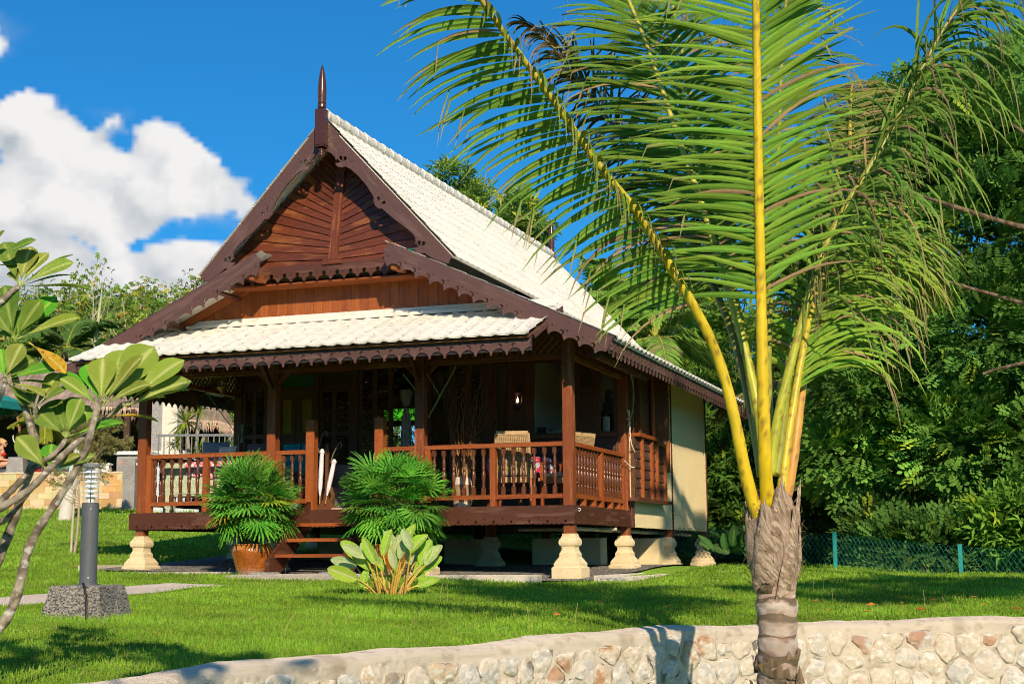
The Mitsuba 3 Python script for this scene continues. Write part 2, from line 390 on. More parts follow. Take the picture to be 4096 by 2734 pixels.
    def ply(self, m, smooth=False, keep=False):
        v, f, uv, c = self.data()
        if m in WOODS:
            uv = uv + [100.0 * WK.index(m), 0]; m = "wood"
            if smooth not in (True, False): smooth = False
        if smooth is True or smooth is False: return mikit.ply((v, f), m, smooth=smooth, uv=uv, color=c)
        fn = np.cross(v[f[:, 1]] - v[f[:, 0]], v[f[:, 2]] - v[f[:, 0]]); un = fn / (np.linalg.norm(fn, axis=1, keepdims=True) + 1e-20)
        _, ids = np.unique(np.round(v, 6), axis=0, return_inverse=True); cor = ids.ravel()[f.ravel()]; face = np.arange(len(f)).repeat(3)
        o = np.argsort(cor, kind="stable"); cs = cor[o]; st = np.searchsorted(cs, cs, "left"); cnt = np.searchsorted(cs, cs, "right") - st
        a = np.repeat(np.arange(len(o)), cnt); b = np.arange(len(a)) - np.repeat(np.cumsum(cnt) - cnt, cnt) + np.repeat(st, cnt)
        fa, fb = face[o[a]], face[o[b]]; ok = (un[fa] * un[fb]).sum(1) > math.cos(math.radians(smooth)); N = np.zeros((len(o), 3)); np.add.at(N, o[a[ok]], fn[fb[ok]])
        N = np.where(np.linalg.norm(N, axis=1, keepdims=True) > 1e-15, N, un[face]); N /= np.linalg.norm(N, axis=1, keepdims=True) + 1e-20
        k = f.ravel()
        return {"type": "ply", "filename": meshkit.write_ply((v[k], np.arange(len(k)).reshape(-1, 3)), False, uv[k], c[k], normals=N), "face_normals": False, "bsdf": {"type": "ref", "id": m}}

    def put(self, parent, name, m, smooth=False, label=None, **kw):
        k = key(parent, name) if parent else name
        scene[k] = self.ply(m, smooth)
        if label: labels[k] = {"label": label, **kw}
        return k


def copyof(parent, name, shape, M):
    k = key(parent, name); scene[k] = {**shape, "to_world": M}; return k


def jit(c, s=.15, r=rng): return np.clip(np.asarray(c) * (1 + s * (r.random(3) - .5) + s * (r.random() - .5)), 0, 1)
def spline(pts, n):
    from scipy.interpolate import CubicSpline
    p = np.asarray(pts, float); L = np.concatenate([[0], np.cumsum(np.linalg.norm(np.diff(p, axis=0), axis=1))])
    return CubicSpline(L, p)(np.linspace(0, L[-1], n)) if len(p) > 2 else np.linspace(p[0], p[-1], n)
# ================================================================ THE HOUSE
H = thing("timber_house", "dark red timber house on cream pillars with a pale tiled roof and pointed gable", "house")
UC = -3.63                                             # middle of the front
GZ = -1.05                                             # ground level under it
SL, ST = (3.77 - 2.24) / (4.43 - 1.125), (5.795 - 3.534) / 2.088   # slopes of the lower and the upper roof

# ---- pillars and posts
PROF = [(.222, -1.30), (.222, -.872), (.213, -.862), (.196, -.858), (.196, -.812), (.142, -.735), (.132, -.728), (.132, -.672), (.118, -.660), (.104, -.630), (.100, -.600), (.108, -.575),
        (.127, -.562), (.137, -.535), (.137, -.500), (.124, -.470), (.108, -.455), (.108, -.438), (.095, -.430), (.095, -.398)]
PB = B().lathe(PROF, 32, square=.86, phase=PI / 4 * 0)
pillar_shape = PB.ply("cream_base", 32)
pu = [-7.115, -4.83, -2.385, -.105]; pv = [.095, 3.05, 6.03, 8.98]
for v in pv:
    for u in pu:
        M = T().translate([u, v, .04 if u < -6 else 0])
        copyof(H, "pillar_base", pillar_shape, M)
for v in pv[1:]:
    for u in pu[:3]:
        B().box((u - .07, v - .07, -.41), (u + .07, v + .07, -.13)).put(H, "stump", "wood_post")
B().box((-.16, 2.98, -.41), (-.02, 3.12, 2.50)).put(H, "post", "wood_post")
for u in pu[:3]:
    B().box((u - .073, .02, -.41), (u + .073, .165, 2.48)).put(H, "post", "wood_post")
B().box((-.177, .02, -.41), (-.03, .165, 2.50)).put(H, "post", "wood_post", label="weathered corner post with flaking red stain")
for v in pv[2:]:
    B().box((-.15, v - .07, -.41), (-.01, v + .07, -.10)).put(H, "stump", "wood_post")
# cross beams and joists under the floor
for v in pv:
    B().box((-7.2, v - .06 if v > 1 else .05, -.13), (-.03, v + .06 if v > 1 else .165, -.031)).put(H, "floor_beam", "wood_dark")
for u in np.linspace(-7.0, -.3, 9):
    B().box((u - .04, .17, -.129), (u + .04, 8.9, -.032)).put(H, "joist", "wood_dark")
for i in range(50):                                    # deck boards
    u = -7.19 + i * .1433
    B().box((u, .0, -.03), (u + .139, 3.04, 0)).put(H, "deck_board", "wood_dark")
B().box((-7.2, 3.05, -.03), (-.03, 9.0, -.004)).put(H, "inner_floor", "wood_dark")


def spade(x, y, s):
    return union_all([Point(x - .30 * s, y + .30 * s).buffer(.32 * s, 6), Point(x + .30 * s, y + .30 * s).buffer(.32 * s, 6), Polygon([(x - .56 * s, y + .45 * s), (x, y + 1.35 * s), (x + .56 * s, y + .45 * s)]),
                      Polygon([(x - .10 * s, y + .2 * s), (x - .25 * s, y - .6 * s), (x + .25 * s, y - .6 * s), (x + .1 * s, y + .2 * s)])])


def fascia(L, h, pitch):
    """The floor fascia: a board with spade cuts, dots and a low wavy edge; x along, y up from 0."""
    p = sbox(0, 0, L, h); cut = []
    n = int(round(L / pitch)); d = L / n
    for i in range(n):
        x = (i + .5) * d
        cut += [spade(x, .032, .030), Point(x + d / 2, .085).buffer(.010, 4)] if i < n - 1 else [spade(x, .032, .030)]
        cut += [Point(x - d * .22, -.012).buffer(.024, 5), Point(x + d * .22, -.012).buffer(.024, 5)]
        cut += [Point(x + d * .5, -.005).buffer(.016, 4), Point(x - .02, .0).buffer(.012, 4), Point(x + .02, 0).buffer(.012, 4)]
    return p.difference(union_all(cut))


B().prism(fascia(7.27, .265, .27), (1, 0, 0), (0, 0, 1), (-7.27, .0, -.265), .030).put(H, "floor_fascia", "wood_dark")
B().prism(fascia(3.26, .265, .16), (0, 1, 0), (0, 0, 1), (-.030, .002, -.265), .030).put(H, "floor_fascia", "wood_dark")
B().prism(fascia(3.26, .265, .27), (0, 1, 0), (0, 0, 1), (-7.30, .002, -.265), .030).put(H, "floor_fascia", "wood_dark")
B().tube([(.002, .14, -.04), (.03, .14, -.045), (.035, .14, -.07), (.02, .14, -.085), (.008, .14, -.075)], .006, 6, (.75, .75, .72)).put(H, "hook", "paint", True)

# ---- railings
BP = [(.018, .0), (.021, .012), (.017, .03), (.027, .045), (.017, .058), (.020, .07), (.027, .12), (.030, .17), (.026, .21), (.018, .235), (.026, .25), (.018, .262), (.026, .274), (.020, .30), (.026, .35), (.022, .40), (.017, .44), (.025, .455), (.019, .47), (.021, .48)]
bal = B().box((-.026, -.026, 0), (.026, .026, .11)).lathe([(r, z + .11) for r, z in BP], 10).box((-.026, -.026, .58), (.026, .026, .675))
bal.uv = [np.stack([u[:, 1] % 7, u[:, 0] * .1], 1) for u in bal.uv]
bal_shape = bal.ply("wood_door", False)
bal_shape = bal.ply("baluster_wood", 40)
mat("baluster_wood", dirty((.105, .036, .017), .5, (1.9, 1.8, 1.5), 3), .3, .5)
ZL, ZLT, ZR0, ZR1 = .105, .166, .842, .905


def railing(p0, p1, xs, stiles, name="railing"):
    """p0, p1: ends at floor height; xs: distances of the balusters from p0; stiles: distances of the thick uprights."""
    p0, p1 = np.asarray(p0, float), np.asarray(p1, float); L = np.linalg.norm(p1 - p0); d = (p1 - p0) / L; s = np.array([-d[1], d[0], 0]); R = np.stack([d, s, [0, 0, 1]], 1)
    r = key(H, name)
    B().box((0, -.052, ZR0), (L, .052, ZR1 - .012), R=R, o=p0).box((.0, -.040, ZR1 - .012), (L, .040, ZR1), R=R, o=p0).put(r, "top_rail", "wood_rail")
    B().box((0, -.04, ZL), (L, .04, ZLT), R=R, o=p0).put(r, "bottom_rail", "wood_rail")
    for x in xs:
        q = p0 + d * x
        copyof(r, "baluster", bal_shape, T().translate([q[0], q[1], ZLT]).rotate([0, 0, 1], math.degrees(math.atan2(d[1], d[0]))))
    for x in stiles:
        B().box((x - .042, -.046, .001), (x + .042, .046, ZR0 - .001), R=R, o=p0).put(r, "stile", "wood_rail")
    return r


e = .046
railing((-7.04, .09, 0), (-4.905, .09, 0), [.14, .285, .44, .595, .75, .90, 1.21, 1.37, 1.525, 1.68, 1.835, 1.99], [e, 1.055, 2.09])
railing((-4.755, .09, 0), (-4.235, .09, 0), [.117, .256, .393], [e])
railing((-2.965, .09, 0), (-2.46, .09, 0), [.09, .23, .37], [.46])
railing((-2.31, .09, 0), (-.18, .09, 0), [.14, .29, .445, .605, .755, .908, 1.214, 1.37, 1.522, 1.682, 1.838, 1.99], [e, 1.062])
railing((-.10, .17, 0), (-.10, 2.97, 0), [.20, .355, .51, .665, .82, .975, 1.13, 1.285, 1.72, 1.875, 2.03, 2.185, 2.34, 2.495, 2.65], [1.50, 2.75])
railing((-7.11, .17, 0), (-7.11, 2.97, 0), [.20, .40, .60, .80, 1.0, 1.2, 1.4, 1.6, 1.8, 2.0, 2.2, 2.4, 2.6], [e, 2.75])
for v in (.75, 1.25, 1.7, 2.2, 2.65):
    B().box((-.14, v - .035, .0005), (-.06, v + .035, ZL - .001)).put(H, "rail_block", "wood_rail")
for u in (-4.16, -3.025):                               # newels with a cut diamond head
    n = key(H, "newel_post")
    B().box((u - .068, .0, -.03), (u + .068, .138, 1.14)).put(n, "shaft", "wood_rail")
    b = B(); zc = 1.235; s, hh = .070, .095
    for d, w in (((0, -1, 0), (1, 0, 0)), ((0, 1, 0), (-1, 0, 0)), ((1, 0, 0), (0, 1, 0)), ((-1, 0, 0), (0, -1, 0))):
        d, w = np.array(d, float), np.array(w, float); o = np.array([u, .069, zc]) + d * .068
        q = [o - w * .068 - np.array([0, 0, hh]), o + w * .068 - np.array([0, 0, hh]), o + w * .068 + np.array([0, 0, hh]), o - w * .068 + np.array([0, 0, hh])]
        mid = [o - np.array([0, 0, hh * .92]), o + w * .062, o + np.array([0, 0, hh * .92]), o - w * .062]; pk = o + d * .028
        b.add(q + mid + [pk], [[0, 1, 4], [1, 5, 4], [1, 2, 5], [2, 6, 5], [2, 3, 6], [3, 7, 6], [3, 0, 7], [0, 4, 7], [4, 5, 8], [5, 6, 8], [6, 7, 8], [7, 4, 8]], [[.1 * i, .1] for i in range(9)])
    b.box((u - .068, .001, zc + hh), (u + .068, .137, zc + hh + .02)); b.put(n, "diamond_head", "wood_rail")

# ---- stairs
S = key(H, "stairs")
for u in (-4.185, -3.045):
    B().prism(Polygon([(.02, -.02), (.02, .12), (-.03, .12), (-1.27, -.74), (-1.27, -.925), (-.93, -.925), (.02, -.28)]), (0, 1, 0), (0, 0, 1), (u, 0, 0), .055).put(S, "stringer", "wood_dark")
for v, z in ((-.30, -.208), (-.62, -.432), (-.94, -.655)):
    B().box((-4.215, v - .16, z - .048), (-2.955, v + .14, z)).put(S, "tread", "wood_rail")
for u in (-4.36, -3.28):
    B().prism(Polygon([(0, 0), (.40, 0), (.40, .04), (.27, .125), (0, .125)]) if u < -4 else Polygon([(0, 0), (.40, 0), (.40, .125), (0, .125)]), (1, 0, 0), (0, 0, 1), (u, -1.06, -1.03), .34).put(S, "footing", "granite")

# ---- roofs: tiled metal sheet, pitch along the eave and courses up the slope
PIT = .235


def wave(x):
    s = (x / PIT) % 1.0
    return .026 * (.5 + .5 * np.cos(2 * PI * s)) + .004 * np.cos(4 * PI * s + .6)


def course(o, ex, ed, L0, L1, t0, t1, nrm, lift=.011, per=8):
    """One course of tiles between distances t0 (up) and t1 (down) along ed, from L0 to L1 along ex: a corrugated strip with a stepped lower lip."""
    n = max(2, int(round((L1 - L0) / PIT * per))); x = np.linspace(L0, L1, n + 1); w = wave(x); w0 = wave(x - .012)
    P = lambda t, h: np.asarray(o) + x[:, None] * np.asarray(ex) + t * np.asarray(ed) + h[:, None] * np.asarray(nrm)
    scal = .014 * np.cos(2 * PI * (x / PIT))            # the lip bows a little with the wave
    Pb = lambda h: np.asarray(o) + x[:, None] * np.asarray(ex) + (t1 + scal)[:, None] * np.asarray(ed) + h[:, None] * np.asarray(nrm)
    rows = [P(t0, w), P(t1 - .05, w + lift * .85), Pb(w + lift), Pb(w + lift - .006), Pb(w - .014)]
    v = np.vstack(rows); m = n + 1; i, j = np.meshgrid(np.arange(len(rows) - 1), np.arange(n), indexing="ij")
    f = np.stack([i * m + j, (i + 1) * m + j, (i + 1) * m + j + 1, i * m + j + 1], -1).reshape(-1, 4)
    return v, f


R_ = key(H, "upper_roof")
apex = np.array([UC, 0, 5.80]); Ls = math.hypot(2.088, 2.266)
for s in (1, -1):
    ed = norm([s * 2.088, 0, -2.266]); nr = norm([s * 2.266, 0, 2.088])
    for k in range(9):
        b = B(); b.add(*course(apex, (0, 1, 0), ed, -.69, 10.35, k * Ls / 9, (k + 1) * Ls / 9, nr)); b.put(R_, "tile_course", "roof_paint", 35)
    B().box((-.69, -.035, .02), (10.35, -.010, Ls - .03), R=np.stack([(0, 1, 0), nr, ed], 1), o=apex).put(R_, "soffit", "cream_paint")
mat("cream_paint", rgb(.68, .66, .58), .6, .3)
rc = B()
for i in range(int(11.1 / .33)):
    v0 = -.70 + i * .335
    rc.tube([(UC, v0, 5.845), (UC, v0 + .30, 5.835), (UC, v0 + .335, 5.828)], [.105, .098, .094], 12)
rc.put(R_, "ridge_cap", "roof_paint", 35)
R2 = key(H, "lower_roof")
for s in (1, -1):
    a0 = np.array([UC + s * 1.00, 0, 3.828]); hl = 3.46; Lw = hl * math.hypot(1, SL); ed = norm([s, 0, -SL]); nr = norm([s * SL, 0, 1])
    for k in range(11):
        b = B(); b.add(*course(a0, (0, 1, 0), ed, -.74, 9.80, k * Lw / 11, (k + 1) * Lw / 11, nr)); b.put(R2, "tile_course", "roof_paint", 35)
    B().box((-.70, -.040, .30), (9.75, -.012, Lw - .02), R=np.stack([(0, 1, 0), nr, ed], 1), o=a0).put(R2, "soffit", "cream_paint")
    for v in np.arange(0.02, 9.8, .98):
        B().box((v - .03, -.15, .35), (v + .03, -.041, Lw - .06), R=np.stack([(0, 1, 0), nr, ed], 1), o=a0).put(R2, "rafter", "wood_dark")
    for tpos in (.9, 1.9, 2.8):
        B().box((-.68, -.20, tpos), (9.7, -.151, tpos + .06), R=np.stack([(0, 1, 0), nr, ed], 1), o=a0).put(R2, "purlin", "wood_dark")
    ue = UC + s * 4.36                                  # eave: dark fascia, then a hanging valance
    B().box((ue - .012, -.70, 2.02), (ue + .012, 9.74, 2.235)).put(R2, "eave_fascia", "wood_navy")
mat("wood_navy", rgb(.030, .028, .032), .6, .3)

# ---- front awning, tile by tile
A_ = key(H, "front_awning")
AV, AZ0, AZ1 = -1.57, 2.835, 2.222
La = math.hypot(AV + .03, AZ0 - AZ1); ed = norm([0, AV + .03, AZ1 - AZ0]); nr = norm([0, AZ1 - AZ0, -(AV + .03)]); nr = np.array([0, -abs(nr[1]), abs(nr[2])])
nt = 31; tl = 7.235 / nt; PIT = tl
for i in range(nt):
    for k in range(5):
        b = B(); v, f = course((-7.36, -.03, AZ0), (1, 0, 0), ed, i * tl, (i + 1) * tl, k * La / 5, (k + 1) * La / 5, nr, .011, 8); b.add(v, f[:, ::-1])
        b.put(A_, "tile", "roof_paint", 35)
B().box((-7.34, -.062, .0), (-.15, -.037, La - .04), R=np.stack([(1, 0, 0), nr, ed], 1), o=(0, -.03, AZ0)).put(A_, "soffit", "wood_door")
fl = B()
for x0, x1 in ((-6.9, -4.45), (-4.47, -1.9), (-1.92, -.2)):
    zz = .0015 * (x0 < -4.46)
    fl.box((x0, -.012, 2.885 + zz), (x1, -.004 - zz, 2.965), k=3).box((x0, -.11, 2.87), (x1, -.012 + zz, 2.884 + zz), k=3).box((x0, -.114, 2.835), (x1, -.108, 2.869), k=3)
fl.put(A_, "flashing", "roof_paint")
sc = B()
for x in np.arange(-6.6, -.4, .61): sc.lathe([(.011, 0), (.011, .008), (.004, .012)], 6, (x, -.06, 2.884), c=(.25, .25, .25))
for i in range(2, nt, 3):
    for k in range(5):
        q = np.array([-7.36, -.03, AZ0]) + np.array([1, 0, 0]) * (i + .02 + .5 * (k % 2)) * tl + ed * (k + .72) * La / 5 + nr * (wave(np.array((i + .02 + .5 * (k % 2)) * tl)) + .016)
        sc.lathe([(.010, 0), (.010, .008), (.004, .012)], 6, q, c=(.22, .20, .18))
sc.put(A_, "roof_screw", "paint"); labels[A_ + "__roof_screw"] = {"kind": "stuff"}
B().box((-7.36, AV + .15, 2.02), (-.145, AV + .175, 2.24)).put(A_, "eave_fascia", "wood_navy")
B().prism(Polygon([(0, 0), (.07, -.04), (1.36, .50), (1.36, .60)]), (0, 1, 0), (0, 0, 1), (-.150, AV + .177, 2.235), .025).put(A_, "end_board", "wood_trim")
B().prism(Polygon([(0, 0), (.07, -.04), (1.36, .50), (1.36, .60)]), (0, 1, 0), (0, 0, 1), (-7.385, AV + .177, 2.235), .025).put(A_, "end_board", "wood_trim")
for u in np.arange(-7.1, -.2, .98):
    B().box((u - .03, -.15, .02), (u + .03, -.063, La - .16), R=np.stack([(1, 0, 0), nr, ed], 1), o=(0, -.03, AZ0)).put(A_, "rafter", "wood_dark")


def crescent(x, y, s, flip=1):
    """A hooked cut-out."""
    return affinity.translate(affinity.scale(Point(0, 0).buffer(.036, 8).difference(Point(-.017, -.010).buffer(.031, 8)), s * flip, s, origin=(0, 0)), x, y)


def valance(n, p, h=.235):
    """A hanging valance of n lobes (x along, y down to -h): pointed hearts between round bites, hooks beside them and dots above."""
    top = [(0, 0)]; L = n * p
    up = []
    for i in range(n + 1):
        x = i * p
        up += [(x, -.075)] if i in (0, n) else [(x - .06, -.062), (x - .02, -.052), (x, -.066), (x + .02, -.052), (x + .06, -.062)]
    pol = Polygon([(0, .0)] + [(0, -h * .75), (L, -h * .75), (L, 0)]).union(sbox(0, -h, L, -h * .6))
    cuts = [affinity.translate(affinity.scale(Point(0, 0).buffer(1, 10), p * .455, h * .36), i * p, -h) for i in range(n + 1)]
    for i in range(n + 1): cuts += [crescent(i * p + .010 * (-1) ** i, -h * .52, 1.0, (-1) ** i), Point((i + .5) * p, -h * .34).buffer(.011, 4)]
    return pol.difference(union_all(cuts))


for i in range(4):                                      # made of four boards
    B().prism(valance(8, 7.19 / 32, .255), (1, 0, 0), (0, 0, 1), (-7.345 + i * 7.19 / 4, AV + .149, 2.225), .022).put(A_, "valance", "wood_trim")
for i in range(5):
    for s in (1, -1):
        B().prism(valance(10, 10.42 / 50, .25), (0, 1, 0), (0, 0, 1), (UC + s * 4.36 + (.014 if s > 0 else -.036), -.70 + i * 10.42 / 5, 2.225), .022).put(R2, "valance", "wood_trim")

# ---- barge boards of the lower roof
for s in (1, -1):
    Lb = 3.32 * math.hypot(1, SL); n = 15; p = Lb / n
    pol = Polygon([(-.02, .03), (Lb, .0), (Lb, -.21), (Lb - .1, -.30), (.10, -.31), (.02, -.24), (-.055, -.12)])
    cuts = [affinity.rotate(affinity.translate(affinity.scale(Point(0, 0).buffer(1, 10), p * .47, .085), (i + .25) * p + .16, -.315), -4 * 1, origin=((i + .25) * p + .16, -.315)) for i in range(n)]
    for i in range(n): cuts += [crescent((i + .25) * p + .045 + .16, -.215, 1.05), Point((i + .75) * p + .16, -.165).buffer(.011, 4)]
    cuts.append(Point(.04, -.17).buffer(.011, 4))
    pol = pol.difference(union_all(cuts))
    ex = norm([s, 0, -SL]); ey = norm([s * SL, 0, 1])
    o = np.array([UC + s * 1.112, -.735, 3.775])
    if s > 0: B().prism(pol, ex, ey, o, .028).put(R2, "barge_board", "wood_trim")
    else: B().prism(pol, ex, ey, o - np.array([0, .028, 0]), .028).put(R2, "barge_board", "wood_trim")
    B().box((.1, -.05, -.012), (Lb + .02, -.001, .03), R=np.stack([ex, norm([0, -1, 0]) * -1, ey], 1), o=o + np.array([0, .05, 0])).put(R2, "verge_strip", "wood_navy")

# ---- barge boards of the upper gable: a waisted outline with three pierced ornaments
def petal(x, y, a, L=.085, w=.030):
    q = union_all([Point(0, L * .7).buffer(w, 8), Polygon([(0, 0), (-w * .98, L * .66), (w * .98, L * .66)])])
    return affinity.translate(affinity.rotate(q, a, origin=(0, 0)), x, y)


Lu = math.hypot(2.05, 2.05 * ST)
inn = [(0, -.36), (.30, -.31), (.47, -.268), (.56, -.262), (.62, -.285), (.655, -.325), (.72, -.33), (.775, -.29), (.80, -.245), (.90, -.215), (1.08, -.200), (1.25, -.205), (1.40, -.228), (1.49, -.245), (1.535, -.290), (1.60, -.318), (1.67, -.315), (1.715, -.272),
       (1.85, -.262), (2.00, -.245), (2.16, -.215), (2.32, -.197), (2.42, -.205), (2.47, -.24), (2.485, -.29), (2.53, -.335), (2.60, -.345), (2.655, -.31), (2.69, -.26), (2.78, -.248), (2.92, -.20), (3.08, -.115)]
for s in (1, -1):
    pol = Polygon([(0, 0), (Lu + .02, 0), (Lu + .02, -.05)] + inn[::-1])
    cuts = [petal(.70, -.235, 60), petal(.715, -.225, 5), petal(.70, -.255, 115), petal(1.61, -.235, 62, .085, .024), petal(1.645, -.235, -32, .085, .024), petal(2.57, -.245, 60), petal(2.585, -.235, 5), petal(2.565, -.262, 115)]
    pol = pol.difference(union_all(cuts))
    ex, ey = norm([s, 0, -ST]), norm([s * ST, 0, 1])
    B().prism(pol, ex, ey, (UC, -.685 if s > 0 else -.715, 5.775), .030).put(R_, "barge_board", "wood_trim")
    B().box((0, 0, -.015), (Lu, .035, .025), R=np.stack([ex, [0, 1, 0], ey], 1), o=(UC, -.655, 5.775)).put(R_, "verge_strip", "wood_navy")
# finials
FP = [(.0, 5.155), (.035, 5.165), (.058, 5.20), (.055, 5.235), (.03, 5.262), (.05, 5.278), (.05, 5.295), (.035, 5.305), (.035, 5.33)]
FT = [(.05, 5.91), (.055, 5.93), (.068, 5.945), (.050, 5.958), (.066, 5.975), (.048, 5.99), (.066, 6.005), (.058, 6.02), (.066, 6.10), (.066, 6.20), (.058, 6.33), (.042, 6.45), (.022, 6.55), (.004, 6.605)]
for v in (-.775, 10.45):
    f_ = key(H, "finial")
    B().box((UC - .075, v - .075, 5.33), (UC + .075, v + .065, 5.905)).box((UC - .085, v - .085, 5.355), (UC + .085, v + .072, 5.37)).put(f_, "block", "wood_gloss")
    B().lathe(FT, 20, (UC, v, 0)).put(f_, "spire", "wood_gloss", True)
    B().lathe(FP, 18, (UC, v, 0)).put(f_, "drop", "wood_gloss", True)
mat("wood_gloss", rgb(.065, .021, .014), .25, .5)

# ---- gable: slanting fan of boards around a middle post
gv = lambda z: -.385 + (z - 3.6) * .17
def gp(u, z, off=0.0): return np.array([u, gv(z) - off, z])
tri = Polygon([(UC - 1.90, 3.62), (UC + 1.90, 3.62), (UC + .10, 5.58), (UC - .10, 5.58)])
hub = np.array([UC, 3.12]); G = key(H, "gable")
ey = norm([0, .17, 1]); sc_ = math.hypot(1, .17)
ang = np.linspace(8, 90, 20)
fo = np.array([UC, 3.30])
for s in (1, -1):
    half = sbox(UC + .055, 3, UC + 4, 7) if s > 0 else sbox(UC - 4, 3, UC - .055, 7)
    zs = np.linspace(3.60, 5.45, 21)       # where the boards meet the middle post
    for i in range(len(zs) - 1):
        a0 = math.radians(-1 + 60 * (i / 19) ** .95); a1 = math.radians(-1 + 60 * ((i + 1) / 19) ** .95)
        # boards run up and outward from the post
        z0, z1 = zs[i], zs[i + 1]; far = 3.2
        q = Polygon([(UC, z0), (UC + s * far, z0 + far * math.tan(a0)), (UC + s * far, z1 + far * math.tan(a1)), (UC, z1)])
        p = q.buffer(-.007).intersection(tri).intersection(half)
        if p.is_empty: continue
        p = affinity.affine_transform(p, [1, 0, 0, sc_, 0, -3.6 * sc_])
        GRAIN[0] += 1
        b = B(); b.prism(p, (1, 0, 0), ey, (0, gv(3.6) - .012 * (i % 2), 3.6), .022, k=GRAIN[0] % 997)
        for q_ in b.uv: q_[:, 1] = 7.0 * (GRAIN[0] % 997) + np.clip(q_[:, 1] - 7.0 * (GRAIN[0] % 997), -9, 9) * .33
        b.put(G, "fan_board", "wood_fan")
bt = B(); bt.prism(affinity.affine_transform(tri, [1, 0, 0, sc_, 0, -3.6 * sc_]), (1, 0, 0), ey, (0, gv(3.6) + .045, 3.6), .02); bt.put(G, "backing", "wood_door")
d = norm(gp(0, 5) - gp(0, 4)); Rm = np.stack([(1, 0, 0), np.cross(d, (1, 0, 0)), d], 1)
B().box((-.068, -.055, 0), (.068, .02, 1.92), R=Rm, o=gp(UC + .035, 3.665, .02)).box((-.035, -.07, 0), (.035, -.054, 1.92), R=Rm, o=gp(UC + .035, 3.665, .02)).put(G, "middle_post", "wood_fan")
B().prism(Polygon([(-.17, 0), (.17, 0), (.17, .03), (.14, .05), (.15, .075), (-.15, .075), (-.14, .05), (-.17, .03)]), (1, 0, 0), (0, 0, 1), (UC + .035, -.43, 3.62), .035).put(G, "post_foot", "wood_fan")
# scalloped board below the gable
nb = 14; pb = .2205
pol = Polygon([(-nb * pb / 2, 0), (-nb * pb / 2 - .06, .24), (nb * pb / 2 + .06, .24), (nb * pb / 2, 0)])
cuts = []
for i in range(nb):
    x = (i - nb / 2 + .5) * pb
    cuts += [Point(x, .096).buffer(.033, 8), affinity.scale(Point(x, 0).buffer(1, 10), pb * .43, .066), sbox(x - .010, .05, x + .010, .08), Point(x + pb / 2, .098).buffer(.009, 4)]
B().prism(pol.difference(union_all(cuts)), (1, 0, 0), (0, 0, 1), (UC, -.41, 3.408), .026).put(G, "scalloped_board", "wood_dark")
B().box((UC - 1.75, -.375, 3.375), (UC + 1.75, .01, 3.400)).put(G, "ledge", "wood_plank")
for s in (1, -1):
    B().box((UC + s * 1.16 - .05, -.72, 3.42), (UC + s * 1.16 + .05, .0, 3.53)).put(G, "outrigger", "wood_plank")
    n_ = B()                                            # green netting stuffed under the barge end
    for i in range(14):
        y = -.60 + i * .025
        n_.tube([(UC + s * (1.20 + .008 * (i % 2)), y, 3.70), (UC + s * 1.38, y, 3.725 + .01 * math.sin(i)), (UC + s * 1.62, y, 3.66)], .0035, 4, (.012, .20, .14))
    for i in range(12):
        x = 1.2 + .037 * i
        n_.tube([(UC + s * x, -.60, 3.715 - .12 * (x - 1.36) ** 2 - .1 * max(0, x - 1.4)), (UC + s * x, -.31, 3.715 - .1 * max(0, x - 1.4))], .0035, 4, (.012, .20, .14))
    n_.put(G, "green_netting", "paint")
# vertical boards of the lower gable wall
xs = np.arange(-7.10, -.10, .157)
for i, x in enumerate(xs):
    top = lambda u: min(3.46, 3.83 - (abs(u - UC) - 1.0) * SL - .16)
    a, b_ = top(x), top(x + .155)
    if min(a, b_) < 2.66: continue
    B().prism(Polygon([(x, 2.45), (x + .150, 2.45), (x + .150, b_), (x, a)]), (1, 0, 0), (0, 0, 1), (0, .022, 0), .022, grain=1).put(G, "wall_board", "wood_plank")
    B().box((x + .146, -.006, 2.45), (x + .158, .015, min(a, b_) - .004)).put(G, "cover_strip", "wood_plank")
B().prism(Polygon([(-7.2, 2.40), (-.05, 2.40), (-.05, 2.60), (UC + 1.1, 3.52), (UC - 1.1, 3.52), (-7.2, 2.60)]), (1, 0, 0), (0, 0, 1), (0, .05, 0), .02).put(G, "wall_backing", "wood_door")
for s in (1, -1):
    B().box((.0, -.05, -.16), (3.5, .03, -.045), R=np.stack([norm([s, 0, -SL]), (0, 1, 0), norm([s * SL, 0, 1])], 1), o=(UC + s * 1.0, -.012, 3.83)).put(G, "raking_rafter", "wood_plank")
for v in (.09, 3.05):
    B().box((-7.2, v - .05, 2.482), (-.02, v + .05, 2.60)).put(H, "tie_beam", "wood_dark")
B().box((-.16, .05, 2.481), (-.03, 9.0, 2.60)).put(H, "wall_plate", "wood_dark")
B().box((-7.19, .05, 2.481), (-7.06, 9.0, 2.60)).put(H, "wall_plate", "wood_dark")
B().box((-7.03, .065, 2.09), (-.18, .125, 2.16)).put(H, "front_rail", "wood_post")
